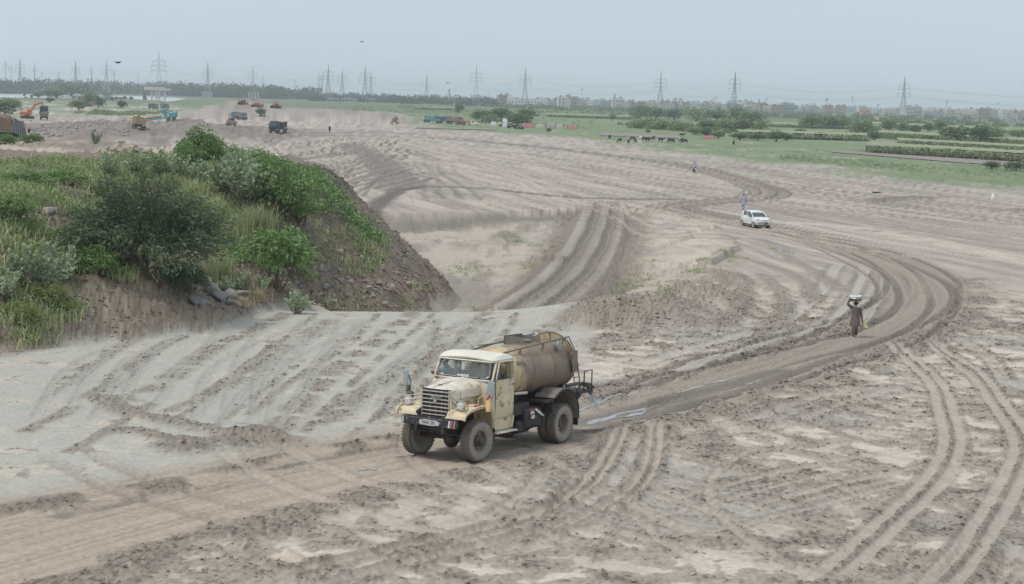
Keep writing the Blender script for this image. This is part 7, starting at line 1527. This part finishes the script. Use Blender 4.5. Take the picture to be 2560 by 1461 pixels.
# ---- pylons and their lines
M_pyl = mat('galvanised_steel', (.32, .33, .35), .6, metal=.2)
def pylon_tpl(arms, name='power_pylon', narrow=1.0):
    T = thing(name, '', 'pylon'); H = 45.0; b = MB()
    def half(z): return narrow*(4.2*(1-z/26)+1.0*(z/26) if z < 26 else 1.0*(1-(z-26)/19)+.12*((z-26)/19))
    for sx in (1, -1):
        for sy in (1, -1): b.tube([(sx*half(z), sy*half(z), z) for z in (0, 13, 26, 38, 45)], [.24, .22, .19, .15, .15], 4)
    zs = [0, 6, 11, 15.5, 19.5, 23, 26, 29, 32, 35, 38, 41]
    for z0, z1 in zip(zs[:-1], zs[1:]):
        a, c = half(z0), half(z1)
        for q in (0, 1, 2, 3):
            cs = [(1, 1), (1, -1), (-1, -1), (-1, 1)]; p0, p1 = cs[q], cs[(q+1) % 4]
            b.cyl((p0[0]*a, p0[1]*a, z0), (p1[0]*c, p1[1]*c, z1), .12, n=3, caps=False); b.cyl((p1[0]*a, p1[1]*a, z0), (p0[0]*c, p0[1]*c, z1), .12, n=3, caps=False)
    b.build('tower_body', M_pyl, T)
    for z, L in arms:
        for s in (1, -1):
            m = MB(); h = half(z); m.cyl((s*h, h, z), (s*L, 0, z+.2), .17, n=4).cyl((s*h, -h, z), (s*L, 0, z+.2), .17, n=4).cyl((s*half(z+2.2), 0, z+2.2), (s*L, 0, z+.3), .16, n=4)
            A_ = m.build('cross_arm', M_pyl, T); MB().cyl((s*L, 0, z+.1), (s*L, 0, z-2.6), .2, n=5).build('insulator', M_pyl, A_)
    return T
PY = [pylon_tpl(((26.5, 7.4), (31, 6.8), (35.5, 6.0))), pylon_tpl(((25, 8), (30, 7)), narrow=.9), pylon_tpl(((33, 4), (37, 3.4)), narrow=.55)]; PYT = [tree_of(p) for p in PY]; pf = [True]*3; PPOS = {}
def pylon(px, top, k, label, Hs=1.0, rz=0.0):
    yh = 245.5+.0279*(px-1280); d = (45*Hs-CAM_H)*F/(yh-top); c = ray(px, yh); loc = (c[0]/c[1]*d, d, 0); PPOS[px] = (Vector(loc), Hs)
    if pf[k]: pf[k] = False; o = PY[k]; o.location = loc; o.rotation_euler = (0, 0, rz); o.scale = (Hs,)*3; tag(o, label, None, 'power pylons on the horizon')
    else: copy_tree(PY[k], loc, rz, Hs, label, 'power pylons on the horizon', PYT[k])
for a in ((397, 131, 0, 'tallest, nearest lattice pylon at the left behind the river'), (519, 158, 0, 'pylon above the wood right of the tallest left one'), (632, 166, 0, 'pylon behind the spoil bank'), (657, 188, 2, 'small slim pylon right beside the spoil bank pylon'), (737, 196, 2, 'slim pylon standing alone between two groups'), (797, 182, 2, 'slim pylon, left of a twin pair'), (805, 182, 2, 'slim pylon, right of a twin pair'), (820, 163, 0, 'tall pylon beside the slim twin pair'), (855, 174, 0, 'pylon in the middle of the dense group'), (912, 166, 0, 'tall pylon at the right of the dense group'), (927, 182, 0, 'pylon overlapping the tall one in the dense group'), (1066, 185, 1, 'wide-armed pylon above the woodland line'), (1190, 165, 0, 'tall pylon left of the long white building'), (1312, 171, 0, 'tall pylon above the long white building'), (1650, 180, 0, 'tall pylon over the middle of the town'), (1835, 180, 0, 'tall pylon behind the tree belt'), (2258, 193, 0, 'large lattice pylon at the right over the town'),
          (14, 149, 2, 'pylon at the left picture edge'), (28, 158, 2, 'slim pylon second from the left edge'), (50, 147, 0, 'pylon third from the left edge'), (87, 160, 2, 'slim pylon fourth from the left edge'), (105, 179, 2, 'low slim pylon left of the pale skyline block'), (147, 177, 2, 'low slim pylon over the left wood'), (189, 153, 0, 'pylon over the left wood near the dark block'), (229, 165, 2, 'slim pylon right of the dark skyline block'), (266, 150, 0, 'pylon left of the flying bird'), (285, 172, 2, 'slim pylon under the flying bird'), (345, 180, 2, 'faint slim pylon left of the tallest one'), (1790, 235, 2, 'faint small pylon behind the town'), (2250, 262, 2, 'faint small pylon left of the large right one'), (1222, 228, 2, 'small faint pylon between the two tall middle ones')): pylon(*a[:4], Hs=1.0 if a[1] < 215 else .55, rz=random.uniform(-.35, .35))
def wire(a, b, label, sag=7.0):
    (p, ha_), (q, hb) = PPOS[a], PPOS[b]; T = thing('power_line', label, 'power line', tuple(p)); 
    for s in (1, -1):
        for z in (24.0, 33.0):
            p0 = p+Vector((s*5.5, 0, z*ha_)); p1 = q+Vector((s*5.5, 0, z*hb)); pts = [p0+(p1-p0)*t-Vector((0, 0, sag*4*t*(1-t)))-p for t in np.linspace(0, 1, 13)]
            MB().tube(pts, .065, 3, caps=False).build('wire', M_pyl, T)
for a, b, w_ in ((14, 50, 'at the left picture edge'), (50, 189, 'over the left wood'), (189, 266, 'left of the flying bird'), (266, 397, 'left of the tallest left pylon'), (397, 519, 'right of the tallest left pylon'), (519, 632, 'above the spoil bank'), (632, 820, 'right of the spoil bank pylon'), (820, 855, 'in the dense pylon group, left part'), (855, 912, 'in the dense pylon group, right part'), (912, 1066, 'right of the dense pylon group'), (1066, 1190, 'right of the wide-armed pylon'), (1190, 1312, 'between the two tall middle pylons'), (1312, 1650, 'right of the long white building'), (1650, 1835, 'over the middle of the town'), (1835, 2258, 'over the right part of the town')):
    wire(a, b, f'thin power wires sagging {w_}')
PPOS[3000] = (Vector((760, 1500, 0)), 1.0); wire(2258, 3000, 'power wires running off the right picture edge', 9)
# ---- birds
M_bird = mat('bird_dark', (.08, .08, .085), .8)
for px_, py_, d, s, lb in ((295, 157, 140, 1.0, 'pale bird gliding above the left wood'), (905, 105, 200, .9, 'small dark bird high in the sky'), (1119, 208, 260, 1.0, 'bird flying above the woodland line'), (2496, 259, 200, .6, 'tiny dark bird at the far right')):
    r_ = ray(px_, py_); t = d/r_[1]; o = thing('bird', lb, 'bird', (r_[0]*t, r_[1]*t, CAM_H+r_[2]*t), 1.0); o.scale = (s,)*3
    MB().ball((0, 0, 0), (.22, .07, .07), 8, 6).ball((.22, 0, .02), .05, 6, 5).prism([(-.2, 0), (-.36, .02), (-.36, -.02)], -.05, .05).build('body', M_bird, o)
    for q in (1, -1): MB().loft([[(.08, q*.05, .02), (-.10, q*.05, .02), (-.10, q*.05, .0)], [(.06, q*.3, .12), (-.08, q*.3, .12), (-.08, q*.3, .11)], [(-.04, q*.55, .10), (-.08, q*.55, .10), (-.08, q*.55, .095)]], True, True).build('wing', M_bird, o)
# ================================================================ finish
write_sheet()
# shallow water left in the wheel ruts of the haul road
f = line_field(RP, 4)
M_pud = mat('muddy_water', (.25, .24, .225), .07, spec=.9)
def puddle(px0, px1, off, wd, seed):
    a, b = W(*px0), W(*px1); n = 24; g = np.random.default_rng(seed); d = b-a; L = np.linalg.norm(d); d = d/L; s = np.array([-d[1], d[0]]); V = []; Fc = []
    for i in range(n+1):
        t = i/n; w_ = wd*(math.sin(t*math.pi)**.6)*(.75+.3*math.sin(t*17+seed*2)+.1*g.random()); c = a+d*L*t+s*(off+.06*math.sin(t*9+seed)); 
        for q in (-1, 1): p = c+s*q*w_/2; V.append((p[0], p[1], zat(p[0], p[1])+.013))
    Fc = [(2*i, 2*i+1, 2*i+3, 2*i+2) for i in range(n)]
    return tag(MB().add(V, Fc).build('puddle', M_pud), kind='structure')
for k, (p0, p1, o_, w_) in enumerate((((1470, 1058), (1680, 1002), .05, .62), ((1540, 1052), (1790, 985), -.75, .55), ((1430, 1045), (1620, 990), .6, .18), ((1680, 990), (1850, 940), .3, .16), ((890, 1172), (945, 1168), 0, .22), ((985, 1140), (1040, 1132), 0, .25), ((1800, 972), (1900, 945), -.2, .12), ((1600, 1000), (1760, 962), 1.1, .10))): puddle(p0, p1, o_, w_, k)
# ---- loose clods and crumbs lying on the broken ground
gc = np.random.default_rng(91); pr = (rgh*(1-.93*ROADM)*(GY < 95)*(GY > 24)*np.exp(-GY/60)*(.25+clod_shade)).astype(np.float64); pr *= (GY*np.gradient(ys)[:, None])   # per square metre
face = ((emb > .5)*(GX > -15)*(GX < 0)*(GY > 82)*(GY < 125)*(1-.75*vegm)*GY*np.gradient(ys)[:, None]).reshape(-1); face = face/face.sum()
pr = pr.reshape(-1); pr /= pr.sum(); ii = np.concatenate([gc.choice(pr.size, 48000, p=pr), gc.choice(pr.size, 9000, p=face)]); cx = GX.reshape(-1)[ii]; cy = GY.reshape(-1)[ii]; cz = GZ.reshape(-1)[ii]
cx = cx+gc.normal(size=len(ii))*.03; cy = cy+gc.normal(size=len(ii))*.05
sz = np.exp(gc.normal(-3.85, .45, len(ii)))*np.clip(cy/45, .8, 1.5)*np.where(np.arange(len(ii)) < 48000, 1, 1.7); oc = np.array([(1, 0, 0), (-1, 0, 0), (0, 1, 0), (0, -1, 0), (0, 0, .65), (0, 0, -.65)], float)
ov = oc[None]*gc.uniform(.6, 1.35, (len(ii), 6, 1))+gc.normal(size=(len(ii), 6, 3))*.16; an_ = gc.uniform(0, 6.28, len(ii)); ca2, sa2 = np.cos(an_)[:, None], np.sin(an_)[:, None]
ov = np.stack([ov[..., 0]*ca2-ov[..., 1]*sa2, ov[..., 0]*sa2+ov[..., 1]*ca2, ov[..., 2]], -1)*sz[:, None, None]+np.stack([cx, cy, cz+sz*.25], -1)[:, None]
me = bpy.data.meshes.new('clods'); nV = len(ii)*6; me.vertices.add(nV); me.vertices.foreach_set('co', ov.astype(np.float32).reshape(-1))
tri = np.array([(0, 2, 4), (2, 1, 4), (1, 3, 4), (3, 0, 4), (2, 0, 5), (1, 2, 5), (3, 1, 5), (0, 3, 5)]); ix = (tri[None]+np.arange(len(ii))[:, None, None]*6).astype(np.int32).reshape(-1)
me.loops.add(len(ix)); me.loops.foreach_set('vertex_index', ix); me.polygons.add(len(ix)//3); me.polygons.foreach_set('loop_start', np.arange(0, len(ix), 3, dtype=np.int32)); me.update()
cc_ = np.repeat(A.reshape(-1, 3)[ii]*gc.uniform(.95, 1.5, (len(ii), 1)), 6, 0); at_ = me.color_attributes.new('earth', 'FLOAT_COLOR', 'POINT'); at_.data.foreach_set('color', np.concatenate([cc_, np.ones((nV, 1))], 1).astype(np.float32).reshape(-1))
me.materials.append(bpy.data.materials['earth']); tag(new_obj('clods', me), 'countless small clods of dry mud strewn over the broken ground', 'clods', kind='stuff')
# ---- air: one even box of haze round everything
me = MB().box((0, 3500, 30), (9000, 11000, 64)); hz_ = me.build('haze', None); tag(hz_, kind='stuff'); hz_.display_type = 'WIRE'
m = bpy.data.materials.new('haze_air'); m.use_nodes = True; N = m.node_tree.nodes; N.clear(); pv = N.new('ShaderNodeVolumePrincipled'); o_ = N.new('ShaderNodeOutputMaterial')
pv.inputs['Color'].default_value = (.86, .94, 1.0, 1); pv.inputs['Density'].default_value = .00018; pv.inputs['Anisotropy'].default_value = .2; m.node_tree.links.new(pv.outputs[0], o_.inputs['Volume'])
hz_.data.materials.clear(); hz_.data.materials.append(m)
